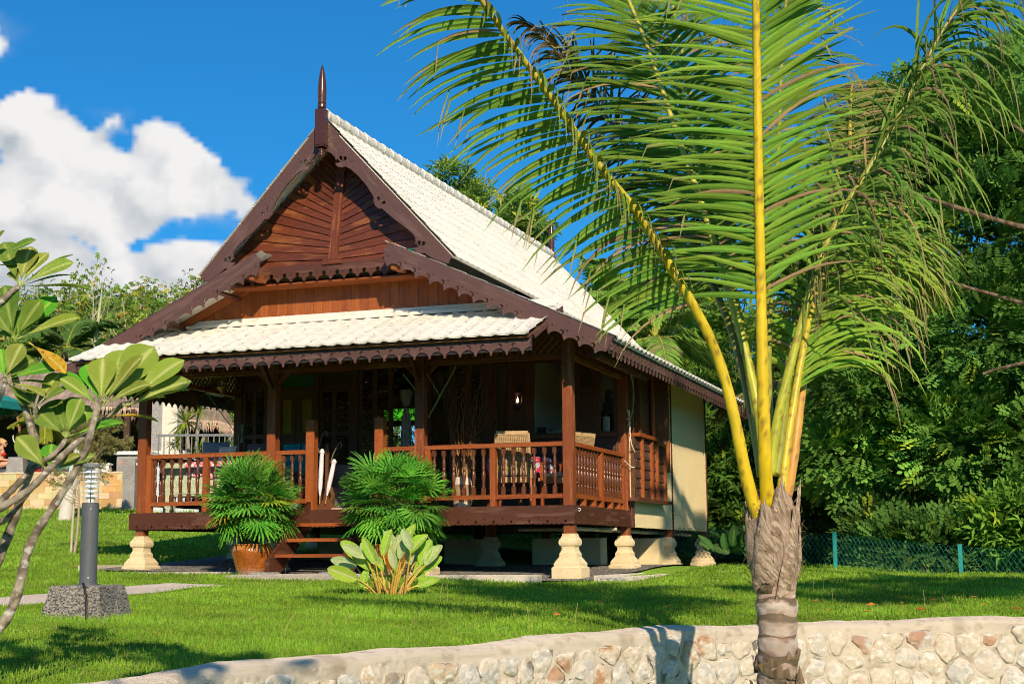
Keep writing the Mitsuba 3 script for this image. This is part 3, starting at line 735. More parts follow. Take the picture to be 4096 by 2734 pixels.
for (u0, u1, v0, v1) in ((-7.04, -4.91, .095, .095), (-4.75, -2.46, .095, .095), (-2.31, -.18, .095, .095), (-.10, -.10, .17, 2.97), (-7.11, -7.11, .17, 2.97)):
    b = B(); L = math.hypot(u1 - u0, v1 - v0); d = np.array([u1 - u0, v1 - v0, 0]) / L; Rm = np.stack([d, [-d[1], d[0], 0], [0, 0, 1]], 1); o = np.array([u0, v0, 0])
    z0, z1 = 2.165, 2.475; hh = z1 - z0
    for x in np.arange(-hh, L, .115):                   # diagonal lattice
        for sg in (0, 1):
            x0, x1 = x, x + hh; za, zb = (z0, z1) if sg == 0 else (z1, z0)
            if x0 < 0: za = za + (zb - za) * (0 - x0) / hh; x0 = 0
            if x1 > L: zb = za + (zb - za) * (L - x0) / (x1 - x0) if x1 > x0 else zb; x1 = L
            if x1 - x0 > .02: b.beam(o + d * x0 + Rm[:, 1] * (.006 if sg else -.006) + [0, 0, za], o + d * x1 + Rm[:, 1] * (.006 if sg else -.006) + [0, 0, zb], .028, .010, up=Rm[:, 1])
    b.box((0, -.03, z0 - .07), (L, .03, z0 - .001), R=Rm, o=o) if abs(d[1]) > .5 else None
    b.put(H, "lattice", "wood_post")
for u in pu:                                            # knee braces behind the front posts
    if u > -1: continue
    for s in (1, -1):
        q = [(u + s * .075, .095, 1.98), (u + s * .13, .095, 2.04), (u + s * .16, .095, 2.09)]
        B().beam((u + s * .070, .095, 1.93), (u + s * .24, .095, 2.10), .05, .05).put(H, "knee_brace", "wood_post")
    B().beam((u, .02, 1.86), (u, -.55, 2.44), .07, .055, up=(1, 0, 0)).put(H, "awning_brace", "wood_dark")
# ---------------------------------------------------------------- front wall behind the veranda (v = 3.05)
FW = key(H, "front_wall"); WV = 3.05


def leaf_(name, u0, u1, z0, z1, panes, stile=.06, glass="pane", blinds=False, v=WV, dep=.045, m="wood_door", lab=None):
    """A framed leaf; panes: list of (u0, u1, z0, z1, material or None)."""
    k = key(H, name); pol = sbox(u0, z0, u1, z1).difference(union_all([sbox(*[p[0], p[2], p[1], p[3]]) for p in panes]))
    B().prism(pol, (1, 0, 0), (0, 0, 1), (0, v, 0), dep, grain=1).put(k, "frame", m)
    for p in panes:
        g = p[4] if len(p) > 4 else glass
        if g == "panel":
            B().box((p[0] + .002, v - .022, p[2] + .002), (p[1] - .002, v - .010, p[3] - .002)).box((p[0] + .04, v - .032, p[2] + .04), (p[1] - .04, v - .021, p[3] - .04)).put(k, "panel", m)
            continue
        B().quad((p[0] - .004, v - .02, p[2] - .004), (p[1] + .004, v - .02, p[2] - .004), (p[1] + .004, v - .02, p[3] + .004), (p[0] - .004, v - .02, p[3] + .004)).put(k, "pane", g)
        if blinds:
            b = B()
            for z in np.arange(p[2] + .02, p[3], .042):
                b.beam((p[0], v + .05, z), (p[1], v + .05, z), .036, .003, up=norm([0, .42, 1]))
            b.put(k, "blind", "wood_door"); labels[k + "__blind"] = {"kind": "stuff"}
    return k


def post_(u0, u1, z0=0.001, z1=2.48, name="wall_post", v0=2.98, v1=3.10):
    B().box((u0, v0, z0), (u1, v1, z1)).put(FW, name, "wood_door")


def rail_(u0, u1, z0, z1, name="wall_rail", m="wood_door", v0=2.99, v1=3.09):
    B().box((u0, v0, z0), (u1, v1, z1)).put(FW, name, m)


post_(-7.19, -7.04); post_(-4.915, -4.785); post_(-2.47, -2.295)
post_(-6.55, -6.30); post_(-5.585, -5.525); post_(-3.46, -3.425)
rail_(-7.03, -6.56, 2.42, 2.48); rail_(-6.29, -5.59, 2.49, 2.60); rail_(-5.52, -4.92, 2.49, 2.60)
rail_(-6.29, -5.59, 2.09, 2.20); rail_(-5.52, -4.92, 2.175, 2.225)
leaf_("window", -7.035, -6.555, .62, 2.41, [(-6.98, -6.83, .70, 1.36), (-6.98, -6.83, 1.44, 2.20), (-6.76, -6.61, .70, 1.36), (-6.76, -6.61, 1.44, 2.20)], blinds=True)
rail_(-7.035, -6.555, .001, .61, "dado")
leaf_("door_leaf", -6.295, -5.985, .02, 2.085, [(-6.253, -6.065, 1.43, 2.03, "amber_glass"), (-6.253, -6.065, .20, 1.20, "panel")])
leaf_("door_leaf", -5.975, -5.59, .02, 2.085, [(-5.878, -5.674, 1.43, 2.03, "amber_glass"), (-5.878, -5.674, .20, 1.20, "panel")])
leaf_("transom", -6.29, -5.59, 2.205, 2.485, [(-6.25, -5.63, 2.24, 2.45, "green_glass")])
leaf_("transom", -5.52, -4.92, 2.23, 2.485, [(-5.48, -4.96, 2.26, 2.45, "amber_dim")])
mat("amber_dim", rgb(.075, .05, .012), .3, .5)
leaf_("window", -5.52, -4.92, .55, 2.17, [(-5.47, -5.285, .62, 1.36), (-5.47, -5.285, 1.44, 2.13), (-5.20, -4.965, .62, 1.36), (-5.20, -4.965, 1.44, 2.13)], blinds=True)
rail_(-5.52, -4.92, .001, .54, "dado")
leaf_("door_leaf", -4.78, -4.14, .02, 2.595, [(-4.705, -4.515, .15, 1.345), (-4.705, -4.515, 1.44, 2.52), (-4.43, -4.215, .15, 1.345), (-4.43, -4.215, 1.44, 2.52)], blinds=True)
leaf_("door_leaf", -3.10, -2.48, .02, 2.55, [(-3.02, -2.80, .15, 1.15), (-3.02, -2.80, 1.25, 2.45), (-2.71, -2.53, .15, 1.15), (-2.71, -2.53, 1.25, 2.45)], blinds=True)
rail_(-4.78, -2.48, 2.596, 2.66)
leaf_("window", -2.29, -2.065, 1.25, 2.47, [(-2.265, -2.085, 1.29, 2.43)])
leaf_("shutter", -2.055, -1.635, 1.25, 2.47, [(-1.96, -1.74, 1.33, 1.85, "panel"), (-1.96, -1.74, 1.93, 2.40, "panel")])
leaf_("shutter", -.885, -.50, 1.25, 2.47, [(-.80, -.58, 1.33, 1.92, "panel"), (-.80, -.58, 2.0, 2.42, "amber_dim")])
leaf_("window", -1.63, -.89, 1.25, 2.47, [(-1.60, -.92, 1.28, 2.44)])
leaf_("window", -.495, -.215, 1.25, 2.47, [(-.47, -.24, 1.28, 2.44)])
rail_(-2.29, -.17, 1.19, 1.245, "sill", v0=2.95, v1=3.12)
for i, z in enumerate((.001, .24, .48, .72, .96)):
    B().box((-2.29, 3.02, z), (-.17, 3.045, z + .236)).put(FW, "dado_board", "wood_siding")
for u in (-1.85, -1.0): post_(u, u + .06, .001, 1.18, "stud", 3.0, 3.08)
post_(-.21, -.165, .001, 2.48, "stud", 3.0, 3.08)
B().prism(Polygon([(-7.2, 2.61), (-.03, 2.61), (UC + 1.2, 3.75), (UC - 1.2, 3.75)]).difference(sbox(-4.78, 2.6, -2.48, 2.665)), (1, 0, 0), (0, 0, 1), (0, 3.06, 0), .03).put(FW, "upper_panel", "wood_door")

# ---------------------------------------------------------------- right side wall (u = 0)
SW = key(H, "side_wall")
B().box((-.07, 6.06, -.265), (-.004, 9.0, 2.62)).put(SW, "plaster", "cream_wall")
B().prism(sbox(3.14, -.265, 5.995, 2.62).difference(sbox(5.40, .78, 5.78, 2.44)).difference(sbox(3.2, 1.22, 4.95, 2.40)), (0, 1, 0), (0, 0, 1), (-.07, 0, 0), .066).put(SW, "plaster", "cream_wall")
for v in (6.0, 9.0): B().box((-.075, v - .028, -.41), (.014, v + .028, 2.61)).put(SW, "slim_post", "wood_dark")
w = key(H, "slot_window")
B().prism(sbox(5.385, .735, 5.795, 2.46).difference(sbox(5.44, .80, 5.735, 2.16)).difference(sbox(5.44, 2.215, 5.735, 2.41)), (0, 1, 0), (0, 0, 1), (-.035, 0, 0), .06).put(w, "frame", "wood_rail")
for a, b_ in ((.795, 2.165), (2.21, 2.415)):
    B().box((-.032, 5.435, a), (-.020, 5.74, b_)).put(w, "pane", "frosted")
mat("frosted", rgb(.42, .47, .40), .35, .5)
# projecting dado of lapped boards, its ledge, and the sills of the corner window
D = key(SW, "dado"); v0, v1, uo = 3.125, 5.07, .13
zb = np.linspace(.215, 1.16, 7)
for c0, c1 in ((3.135, 3.42), (3.53, 4.06), (4.17, 4.44), (4.50, 5.02)):
    for i in range(6):
        B().box((-.008, 0, -.004), (.010, c1 - c0, zb[i + 1] - zb[i] + .015), R=np.stack([norm([1, 0, .16]), (0, 1, 0), norm([-.16, 0, 1])], 1), o=(uo - .045, c0, zb[i])).put(D, "lapped_board", "wood_siding")
for v in (3.435, 4.075, 4.44, 5.02):
    B().box((.03, v, .20), (uo, v + .075, 1.19)).put(D, "stud", "wood_rail")
B().box((.0, 3.125, .205), (.06, 5.09, 1.18)).put(D, "backing", "wood_door")
B().box((-.02, 3.13, 1.19), (uo + .03, 4.47, 1.245)).put(D, "sill", "wood_rail")
B().box((.03, 2.90, .145), (uo + .06, 5.17, .200)).put(D, "ledge", "wood_dark")
B().box((.004, 3.075, -.27), (.05, 3.125, .20)).put(D, "corner_strip", "wood_dark")
for v in (3.13, 3.60, 4.40):
    B().box((-.04, v, 1.246), (.05, v + .07, 2.46)).put(D, "mullion", "wood_door")
B().box((-.04, 3.13, 2.461), (.05, 5.0, 2.56)).put(D, "lintel", "wood_door")
sh = key(H, "side_shutter")                             # open shutters standing out from the wall
B().box((.05, 4.455, 1.20), (.30, 4.49, 2.42)).box((.09, 4.448, 1.28), (.26, 4.497, 1.75)).box((.09, 4.448, 1.83), (.26, 4.497, 2.35)).put(sh, "leaf", "wood_door")
sh = key(H, "side_shutter")
B().prism(sbox(4.53, 1.19, 5.05, 2.42).difference(sbox(4.63, 1.95, 4.95, 2.32)), (0, 1, 0), (0, 0, 1), (.06, 0, 0), .035).put(sh, "frame", "wood_door")
B().box((.085, 4.61, 1.27), (.102, 4.97, 1.85)).put(sh, "panel", "wood_door")
B().quad((.08, 4.62, 1.94), (.08, 4.96, 1.94), (.08, 4.96, 2.33), (.08, 4.62, 2.33)).put(sh, "pane", "pane")
B().box((.095, 4.54, 1.13), (.125, 5.04, 1.188)).put(sh, "bottom_rail", "wood_rail")
sh = key(H, "side_shutter")
B().box((-.02, 3.67, 1.25), (.02, 4.38, 2.45)).put(sh, "leaf", "wood_door")
B().box((.07, 4.30, 1.25), (.10, 4.44, 2.42)).put(sh, "jamb", "wood_rail")
# left side, back and inner walls
B().box((-7.19, 3.1, -.265), (-7.13, 9.0, 2.62)).put(H, "left_wall", "cream_wall")
bw = sbox(-7.19, -.265, -.03, 3.8).difference(union_all([sbox(-6.98, .02, -6.2, 2.05), sbox(-6.98, 2.17, -6.2, 2.42), sbox(-5.86, .6, -5.82, 2.3)]))
B().prism(bw.intersection(Polygon([(-7.19, -.3), (-.03, -.3), (-.03, 2.5), (UC + 1.2, 3.75), (UC - 1.2, 3.75), (-7.19, 2.5)])), (1, 0, 0), (0, 0, 1), (0, 8.98, 0), .06).put(H, "back_wall", "cream_wall")
B().quad((-6.98, 8.95, 2.17), (-6.2, 8.95, 2.17), (-6.2, 8.95, 2.42), (-6.98, 8.95, 2.42)).put(H, "back_transom", "pane_green")
iw = key(H, "inner_wall")
B().box((-1.75, 4.9, .0), (-.08, 4.95, 2.45)).put(iw, "partition", "kitchen_wall")
B().box((-1.80, 3.1, .0), (-1.752, 4.95, 2.9)).put(iw, "cheek", "kitchen_wall")
mat("kitchen_wall", rgb(.74, .71, .52), .8, .2)
kc = key(H, "kitchen_counter")
B().box((-1.70, 3.14, 1.12), (-.10, 3.62, 1.18)).put(kc, "worktop", "wood_door")
B().box((-1.70, 3.2, .0), (-.10, 3.6, 1.119)).put(kc, "base", "wood_door")
B().box((-1.15, 4.62, 1.0), (-.60, 4.89, 1.75)).put(kc, "cabinet", "wood_door")
# gable ends at the back
B().prism(affinity.translate(tri, 0, 0), (1, 0, 0), (0, 0, 1), (0, 9.9, 0), .03).put(H, "back_gable", "wood_fan")
# ground slab kerb and drain
ap = key(H, "drain")
for lo, hi, m in (((-7.75, -.62, -1.25), (-4.7, -.50, -.905), "kerb"), ((-2.75, -.62, -1.25), (-.34, -.50, -.960), "kerb"), ((-4.65, -.62, -1.25), (-2.8, -.50, -.95), "kerb"),
                  ((.36, -.35, -1.3), (.46, 10.2, -.975), "kerb"), ((.86, -.55, -1.3), (.96, 10.2, -.985), "kerb"), ((-8.0, 9.9, -1.3), (.35, 10.0, -1.0), "kerb"), ((.97, 9.6, -1.3), (3.6, 9.75, -.965), "kerb"),
                  ((-7.5, 1.3, -1.2), (.1, 1.42, -1.02), "kerb"), ((-7.85, -.5, -1.2), (-7.75, 9.9, -.80), "kerb")):
    B().box(lo, hi).put(ap, "kerb_stone", m)
B().box((.461, -.54, -1.3), (.859, 10.1, -1.012)).put(ap, "gravel_bed", "gravel")
for lo, hi in (((-5.95, 3.9, -1.2), (-5.35, 4.2, -.42)), ((-3.55, 3.9, -1.2), (-2.75, 4.25, -.42)), ((-1.95, 3.9, -1.2), (-.75, 4.3, -.42)), ((-.7, 5.5, -1.2), (-.15, 5.9, -.42))):
    B().box(lo, hi).put(H, "foundation_pier", "cream_wall")
B().tube([(-1.6, 2.2, -.30), (.0, 2.2, -.31)], .025, 8, (.55, .5, .35)).tube([(-.3, .5, -.31), (-.3, 8.8, -.33)], .03, 8, (.55, .5, .35)).put(H, "drain_pipe", "paint")
k = key(H, "air_conditioner"); B().box((-.55, 6.3, -1.0), (-.20, 7.0, -.42), (.6, .57, .45)).put(k, "case", "paint")
g = B()
for i in range(8): g.box((-.199, 6.34, -.95 + i * .062), (-.19, 6.66, -.925 + i * .062), (.25, .24, .2))
g.put(k, "grille", "paint")
# bamboo blind rolled under the right eave, and its cords
r = key(H, "rolled_blind"); b = B()
for i in range(26):
    a = i / 26 * 2 * PI; b.tube([(.31 + .072 * math.cos(a), .03, 2.155 + .072 * math.sin(a)), (.31 + .072 * math.cos(a), 3.0, 2.135 + .072 * math.sin(a))], .0095, 5)
b.lathe([(.066, 0), (.066, 2.96)], 14, (.31, .035, 2.155), R=np.stack([(1, 0, 0), (0, 0, -1), (0, 1, 0)], 1)); b.put(r, "roll", "wood_siding")
for v in (.55, 2.35):
    a = np.linspace(-2.2, 1.2, 12); B().tube(np.stack([.31 + .086 * np.cos(a), np.full(12, v), 2.15 + .086 * np.sin(a)], 1), .005, 5, (.30, .27, .05)).put(r, "cord", "paint", True)
c_ = key(H, "blind_cord")
B().tube(spline([(.31, 2.0, 2.09), (.22, 2.55, 1.72), (.04, 2.96, 1.42)], 8), .007, 5, (.42, .38, .12)).tube(spline([(.04, 2.96, 1.45), (.05, 2.93, 1.2), (.06, 3.0, 1.02), (.07, 3.22, .84), (.06, 3.18, .72), (.02, 2.95, .71), (.0, 2.72, .77)], 24), .009, 6, (.85, .82, .72)).put(c_, "cord", "paint", True)
b = B()
for i in range(5): b.tube(spline([(.01, 2.92 + .02 * i, 1.60 - .02 * i), (.03, 2.97, 1.49), (.01, 3.04 - .02 * i, 1.42 - .02 * i)], 8), .009, 5, (.55, .50, .33))
for i in range(3): b.tube(spline([(.01, 2.90 + .03 * i, 1.44), (.03, 2.97, 1.49), (.02, 3.0 - .02 * i, 1.60)], 8), .009, 5, (.55, .50, .33))
b.put(c_, "knot", "paint", True)
c_ = key(H, "blind_cord")
B().tube([(-2.28, .05, 1.97), (-2.06, .05, 1.62), (-1.95, .2, 1.80)][:2], .006, 5, (.45, .42, .15)).put(c_, "cord", "paint")
c_ = key(H, "blind_cord")
B().tube([(-1.83, .10, 2.06), (-2.30, .17, 1.33)], .008, 5, (.40, .38, .14)).put(c_, "cord", "paint")
B().tube([(-2.62, -.05, 1.98), (-2.44, .0, 1.74)], .008, 5, (.40, .38, .14)).put(c_, "cord", "paint")
c_ = key(H, "blind_cord")
B().tube([(-7.06, .25, 1.75), (-6.60, .25, 2.06)], .006, 5, (.3, .3, .2)).put(c_, "cord", "paint")
B().tube([(-7.08, 1.9, 2.05), (-7.08, 2.96, 1.40), (-7.07, 2.97, .9)], .008, 5, (.40, .38, .2)).put(c_, "cord", "paint")
b = B()
for i in range(4): b.tube(spline([(-7.0, 2.90 + .03 * i, 1.62), (-6.99, 2.93, 1.45), (-7.0, 2.98 - .03 * i, 1.30)], 8), .008, 5, (.5, .46, .3))
b.put(c_, "knot", "paint", True)
# left-hand rolled scalloped blind edge seen against the light
pol = sbox(0, -.16, 2.9, .25).difference(union_all([affinity.scale(Point(x, -.17).buffer(1, 8), .085, .075) for x in np.arange(0.1, 2.95, .19)]))
B().prism(pol, (0, 1, 0), (0, 0, 1), (-7.94, .05, 2.05), .02).put(H, "left_blind", "wood_door")

# ---------------------------------------------------------------- wall lanterns
def lantern(name, o, lab, lit, metal):
    o = np.array(o, float); t = thing(name, lab, "lantern")
    B().lathe([(.012, .16), (.02, .165), (.03, .175), (.055, .20), (.075, .215), (.078, .225), (.05, .245), (.02, .27), (.012, .30), (.018, .31), (.0, .325)], 12, o, c=metal).put(t, "roof", "metal", True)
    B().lathe([(.0, -.16), (.012, -.15), (.008, -.12), (.02, -.10), (.012, -.085), (.03, -.07), (.06, -.03), (.078, .0), (.078, .01)], 12, o, c=metal).put(t, "base", "metal", True)
    b = B()
    for i in range(8):
        a = i * PI / 4; b.tube([o + [.074 * math.cos(a), .074 * math.sin(a), .01], o + [.074 * math.cos(a), .074 * math.sin(a), .215]], .005, 5, metal)
    b.put(t, "bars", "metal")
    B().lathe([(.066, .012), (.066, .213)], 8, o).put(t, "glass", "pane")
    k = B().lathe([(.004, .05), (.013, .065), (.015, .085), (.009, .115), (.002, .14)], 10, o).put(t, "bulb", "bulb_glass")
    if lit: scene[k]["emitter"] = {"type": "area", "radiance": rgb(5, 2.5, .8)}
    B().tube(spline([o + [0, .0, .30], o + [0, .10, .36], o + [0, .22, .22], o + [0, .26, .1]], 10), .010, 6, metal).put(t, "bracket", "metal", True)
    return t


mat("bulb_glass", rgb(.7, .6, .4), .3, .5)
lantern("wall_lantern", (-1.78, 2.72, 1.72), "small violet lantern with a lit bulb on the wall behind the dining table", True, (.10, .05, .11))
lantern("wall_lantern", (-6.16, .80, 2.02), "brass lantern hanging under the awning above the left railing", False, (.30, .22, .09))
# ================================================================ GROUND
def XY(u, v): return (np.array([u, v]) - CAM[:2]) @ GR[:2], (np.array([u, v]) - CAM[:2]) @ GF[:2]


edge = np.array([[1.2, -21.0], [1.55, -17.0], [1.72, -15.0], [1.894, -13.469], [2.06, -12.3], [2.40, -11.0], [2.85, -9.7], [3.30, -8.65], [4.0, -7.65], [4.95, -6.93], [6.1, -6.45], [8.0, -6.0], [11.0, -5.6], [16.0, -5.4], [30.0, -5.3]])
E_ = spline(edge, 260)                                  # lawn-side edge of the retaining wall, (u, v)
ctl = [(*XY(0, -.3), -1.06), (*XY(0, 9), -1.06), (*XY(-3.6, -.8), -.975), (*XY(-7.1, -.2), -.885), (*XY(-7, 9), -.35), (*XY(-3.5, 9), -.62), (*XY(4, 4), -1.10), (*XY(4, 12), -1.12),
       (-8.1, 27, -.60), (-11, 36, .23), (-12.5, 40, .62), (-4, 40, .50), (0, 37, -.1), (-16, 40, .66), (-18, 30, -.2), (6, 36, -1.05), (5.2, 24, -.95), (6.5, 21.5, -1.02), (7.6, 19, -1.08), (2.2, 27, -.92), (8, 27, -1.02), (12, 26, -1.15), (20, 26, -1.2), (16, 45, -.9),
       (-3.15, 11.0, -1.12), (-4.3, 13.2, -1.09), (-8, 15, -1.05), (-12, 12, -1.1), (-12, 22, -.75), (-30, 20, -.9), (-30, 45, .6), (-20, 60, .9), (10, 60, -.5), (30, 60, -.8), (30, 20, -1.2), (-1.26, 15.4, -1.10), (2.5, 15.5, -1.16), (7, 16, -1.15)]
ctl += [(*XY(*p), -1.27) for p in E_[::12]]
ctl = np.array(ctl)
_rbf = RBFInterpolator(ctl[:, :2], ctl[:, 2], kernel="thin_plate_spline", smoothing=.02)
upper = Polygon([XY(*p) for p in E_] + [(60, 90), (-90, 90), (-90, -2), XY(-30, -21)])
import shapely


def height(X, Y):
    X, Y = np.asarray(X, float), np.asarray(Y, float)
    z = _rbf(np.stack([X.ravel(), Y.ravel()], 1)).reshape(X.shape)
    z = z + .05 * (meshkit.fbm(np.stack([X * .7, Y * .7, X * 0], -1), 3, 4) - .5)
    z = np.where(Y > 46, z + .02 * (Y - 46), z)
    return np.where(shapely.contains_xy(upper, X, Y), np.clip(z, -1.4, 3), -2.30)


def ground(X, Y, dz=0.0): return gd(X, Y, float(height(np.array([X]), np.array([Y]))[0]) + dz)
def ground_uv(u, v, dz=0.0): return ground(*XY(u, v), dz)


gx = np.concatenate([np.linspace(-90, -14, 30), np.linspace(-13.8, 12, 190), np.linspace(12.4, 60, 30)])
gy = np.concatenate([np.linspace(-25, 3, 12), np.linspace(3.2, 34, 230), np.linspace(34.5, 75, 50)])
XX, YY = np.meshgrid(gx, gy); ZZ = height(XX, YY)
P3 = np.stack([CAM[0] + XX * GR[0] + YY * GF[0], CAM[1] + XX * GR[1] + YY * GF[1], ZZ], -1).reshape(-1, 3)
i, j = np.meshgrid(np.arange(len(gy) - 1), np.arange(len(gx) - 1), indexing="ij"); m = len(gx)
F4 = np.stack([i * m + j, i * m + j + 1, (i + 1) * m + j + 1, (i + 1) * m + j], -1).reshape(-1, 4)
scene["lawn"] = mikit.ply((P3, F4), "lawn_ground", smooth=40)
labels["lawn"] = {"kind": "structure", "label": "sloping green lawn around the house", "category": "lawn"}
# the wide ground under everything, to the horizon
B().box((-900, -900, -6), (900, 1400, -3.2)).put(None, "ground", "soil"); labels["ground"] = {"kind": "structure", "label": "ground beyond the garden", "category": "ground"}

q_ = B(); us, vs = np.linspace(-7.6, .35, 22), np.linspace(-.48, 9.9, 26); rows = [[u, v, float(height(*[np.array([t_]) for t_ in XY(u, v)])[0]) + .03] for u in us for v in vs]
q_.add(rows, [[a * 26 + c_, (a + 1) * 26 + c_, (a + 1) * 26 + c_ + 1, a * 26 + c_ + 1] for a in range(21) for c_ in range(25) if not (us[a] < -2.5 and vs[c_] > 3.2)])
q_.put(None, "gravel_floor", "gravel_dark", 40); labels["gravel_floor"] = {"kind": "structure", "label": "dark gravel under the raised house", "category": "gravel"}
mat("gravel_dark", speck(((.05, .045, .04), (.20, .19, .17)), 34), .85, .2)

# path from the steps towards the lower left
A0, A1, B0, B1 = np.array([-3.37, 17.9]), np.array([-4.75, 9.6]), np.array([-4.22, 18.3]), np.array([-5.65, 9.9])
b = B(); n = 60; rows = []
for t in np.linspace(0, 1, n):
    a, c = A0 + (A1 - A0) * t, B0 + (B1 - B0) * t
    ws = np.linspace(0, 1, 5)
    rows += [ground(*(a + (c - a) * w), .028) for w in ws]
f = [[i * 5 + j, i * 5 + j + 1, (i + 1) * 5 + j + 1, (i + 1) * 5 + j] for i in range(n - 1) for j in range(4)]
b.add(rows, f); b.put(None, "path", "path_concrete", 30); labels["path"] = {"kind": "structure", "label": "narrow pale concrete path across the lawn to the steps", "category": "path"}
b = B().prism(Polygon([(-4.45, -1.9), (-2.9, -2.05), (-2.45, -.63), (-4.75, -.63)]), (1, 0, 0), (0, 1, 0), (0, 0, -1.2), .265)
b.put(None, "paved_apron", "path_concrete"); labels["paved_apron"] = {"kind": "structure", "label": "grey paved apron in front of the steps", "category": "paving"}

# ---------------------------------------------------------------- stone retaining wall
RW = thing("stone_retaining_wall", "curved retaining wall of rough rubble stones set in pale mortar with a smooth top", "wall")
tan = np.gradient(E_, axis=0); tan /= np.linalg.norm(tan, axis=1, keepdims=True)
nrm2 = np.stack([tan[:, 1], -tan[:, 0]], 1)             # towards the viewer's side
Ln = np.concatenate([[0], np.cumsum(np.linalg.norm(np.diff(E_, axis=0), axis=1))])
TW = .22


def on_wall(s, off): return np.stack([np.interp(s, Ln, E_[:, 0]) + np.interp(s, Ln, nrm2[:, 0]) * off, np.interp(s, Ln, E_[:, 1]) + np.interp(s, Ln, nrm2[:, 1]) * off], -1)


ss = np.linspace(4, Ln[-1] - .1, 420)
zt = np.array([-1.255 + .012 * math.sin(s * 1.7) + .008 * math.sin(s * 4.1) for s in ss])
prof = [(-.02, -1.6, 0), (-.02, 0, 1), (.02, .012, 1), (TW - .04, .006, 1), (TW - .005, -.018, 1), (TW + .001, -.05, 1), (TW + .006, -.15, 1), (TW + .03, -.6, 1), (TW + .05, -1.3, 1)]
V = np.stack([np.concatenate([on_wall(ss, o), ((zt if r else 0) + z + (-1.0 if not r else 0)).reshape(-1, 1) if r else np.full((len(ss), 1), -2.5)], 1) for o, z, r in prof], 1)
V[:, 1:5, 2] += .022 * (meshkit.fbm(V[:, 1:5] * np.array([7, 7, 1.]), 3, 12) - .5); V[:, 2:, :2] += (.010 * (meshkit.fbm(V[:, 2:] * 11, 3, 13) - .5))[..., None]
V[:, 4:, :2] += (.012 * (meshkit.fbm(V[:, 4:] * 6, 3, 2) - .5))[..., None] * 2
n = len(prof); i, j = np.meshgrid(np.arange(len(ss) - 1), np.arange(n - 1), indexing="ij")
F = np.stack([i * n + j, i * n + j + 1, (i + 1) * n + j + 1, (i + 1) * n + j], -1).reshape(-1, 4)
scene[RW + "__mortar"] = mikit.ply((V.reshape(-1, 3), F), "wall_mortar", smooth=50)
from scipy.spatial import Voronoi
r2 = np.random.default_rng(11)
s0, s1, h0, h1 = 7.0, 25.0, -.98, -.10
pts = []
for _ in range(40000):
    q = np.array([r2.uniform(s0, s1), r2.uniform(h0, h1)]); dmin = .150 + .11 * r2.random()
    if all(abs(q[0] - p[0]) > dmin or math.hypot((q[0] - p[0]) * 1.0, q[1] - p[1]) > dmin for p in pts[-4000:]): pts.append(q)
    if len(pts) > 900: break
pts = np.array(pts)
mir = np.vstack([pts, pts * [1, 1] + [0, 2.2], pts - [0, 2.2], pts + [19, 0], pts - [19, 0]])
mir = np.vstack([pts, [[x, .06] for x in np.arange(s0, s1, .15)], [[x, h0 - .2] for x in np.arange(s0, s1, .15)], [[s0 - .3, -.5], [s1 + .3, -.5], [0, 60], [0, -60], [90, 0], [-90, 0]]])
vor = Voronoi(mir); nst = 0
for k in range(len(pts)):
    reg = vor.regions[vor.point_region[k]]
    if -1 in reg or not reg: continue
    p = Polygon(vor.vertices[reg]).intersection(sbox(s0, h0, s1, -.045 - .06 * r2.random())).buffer(-.006)
    if p.is_empty or p.area < .004 or p.geom_type != "Polygon": continue
    p = p.buffer(-.024).buffer(.021, 3).simplify(.004)
    if p.is_empty or p.geom_type != "Polygon": continue
    c0 = np.array(p.centroid.coords[0]); o = np.array(p.exterior.coords)[:-1]
    L = np.linspace(0, 1, 13)[:-1]; o = np.array([p.exterior.interpolate(t, normalized=True).coords[0] for t in L])
    o = c0 + (o - c0) * (1 + .16 * (r2.random((12, 1)) - .58))
    pr = .001 + .010 * r2.random(); tilt = (r2.random(2) - .5) * .12
    rings = [(1.06, -.03), (.99, .004), (.86, pr), (.45, pr + .012)]
    v = []
    for sc2, d in rings:
        q = c0 + (o - c0) * sc2; dd = d + ((q - c0) @ tilt if sc2 < 1 else 0) + ((.018 * (r2.random(12) - .5)) if sc2 < 1 else 0)
        off = TW + .006 + np.maximum(0, -q[:, 1] - .15) * .055 + dd
        zz = np.interp(q[:, 0], ss, zt) + q[:, 1]
        v.append(np.concatenate([on_wall(q[:, 0], 0) + np.stack([np.interp(q[:, 0], Ln, nrm2[:, 0]), np.interp(q[:, 0], Ln, nrm2[:, 1])], 1) * off[:, None], zz[:, None]], 1))
    ce = v[-1].mean(0, keepdims=True); v = np.vstack(v + [ce]); jj = np.arange(12)
    f = np.vstack([np.stack([a * 12 + jj, a * 12 + (jj + 1) % 12, (a + 1) * 12 + (jj + 1) % 12], 1) for a in range(3)] + [np.stack([a * 12 + jj, (a + 1) * 12 + (jj + 1) % 12, (a + 1) * 12 + jj], 1) for a in range(3)] + [np.stack([36 + jj, 36 + (jj + 1) % 12, jj * 0 + 48], 1)])
    XYc = XY(*on_wall(np.array([c0[0]]), 0)[0])
    if not (-3.2 < XYc[0] < 6 and XYc[1] > 5): continue
    nst += 1
    if nst > 299: continue
    b = B(); b.add(v, f, np.tile([[k + .5, 0]], (len(v), 1))); b.put(RW, "stone", "wall_stone", True)

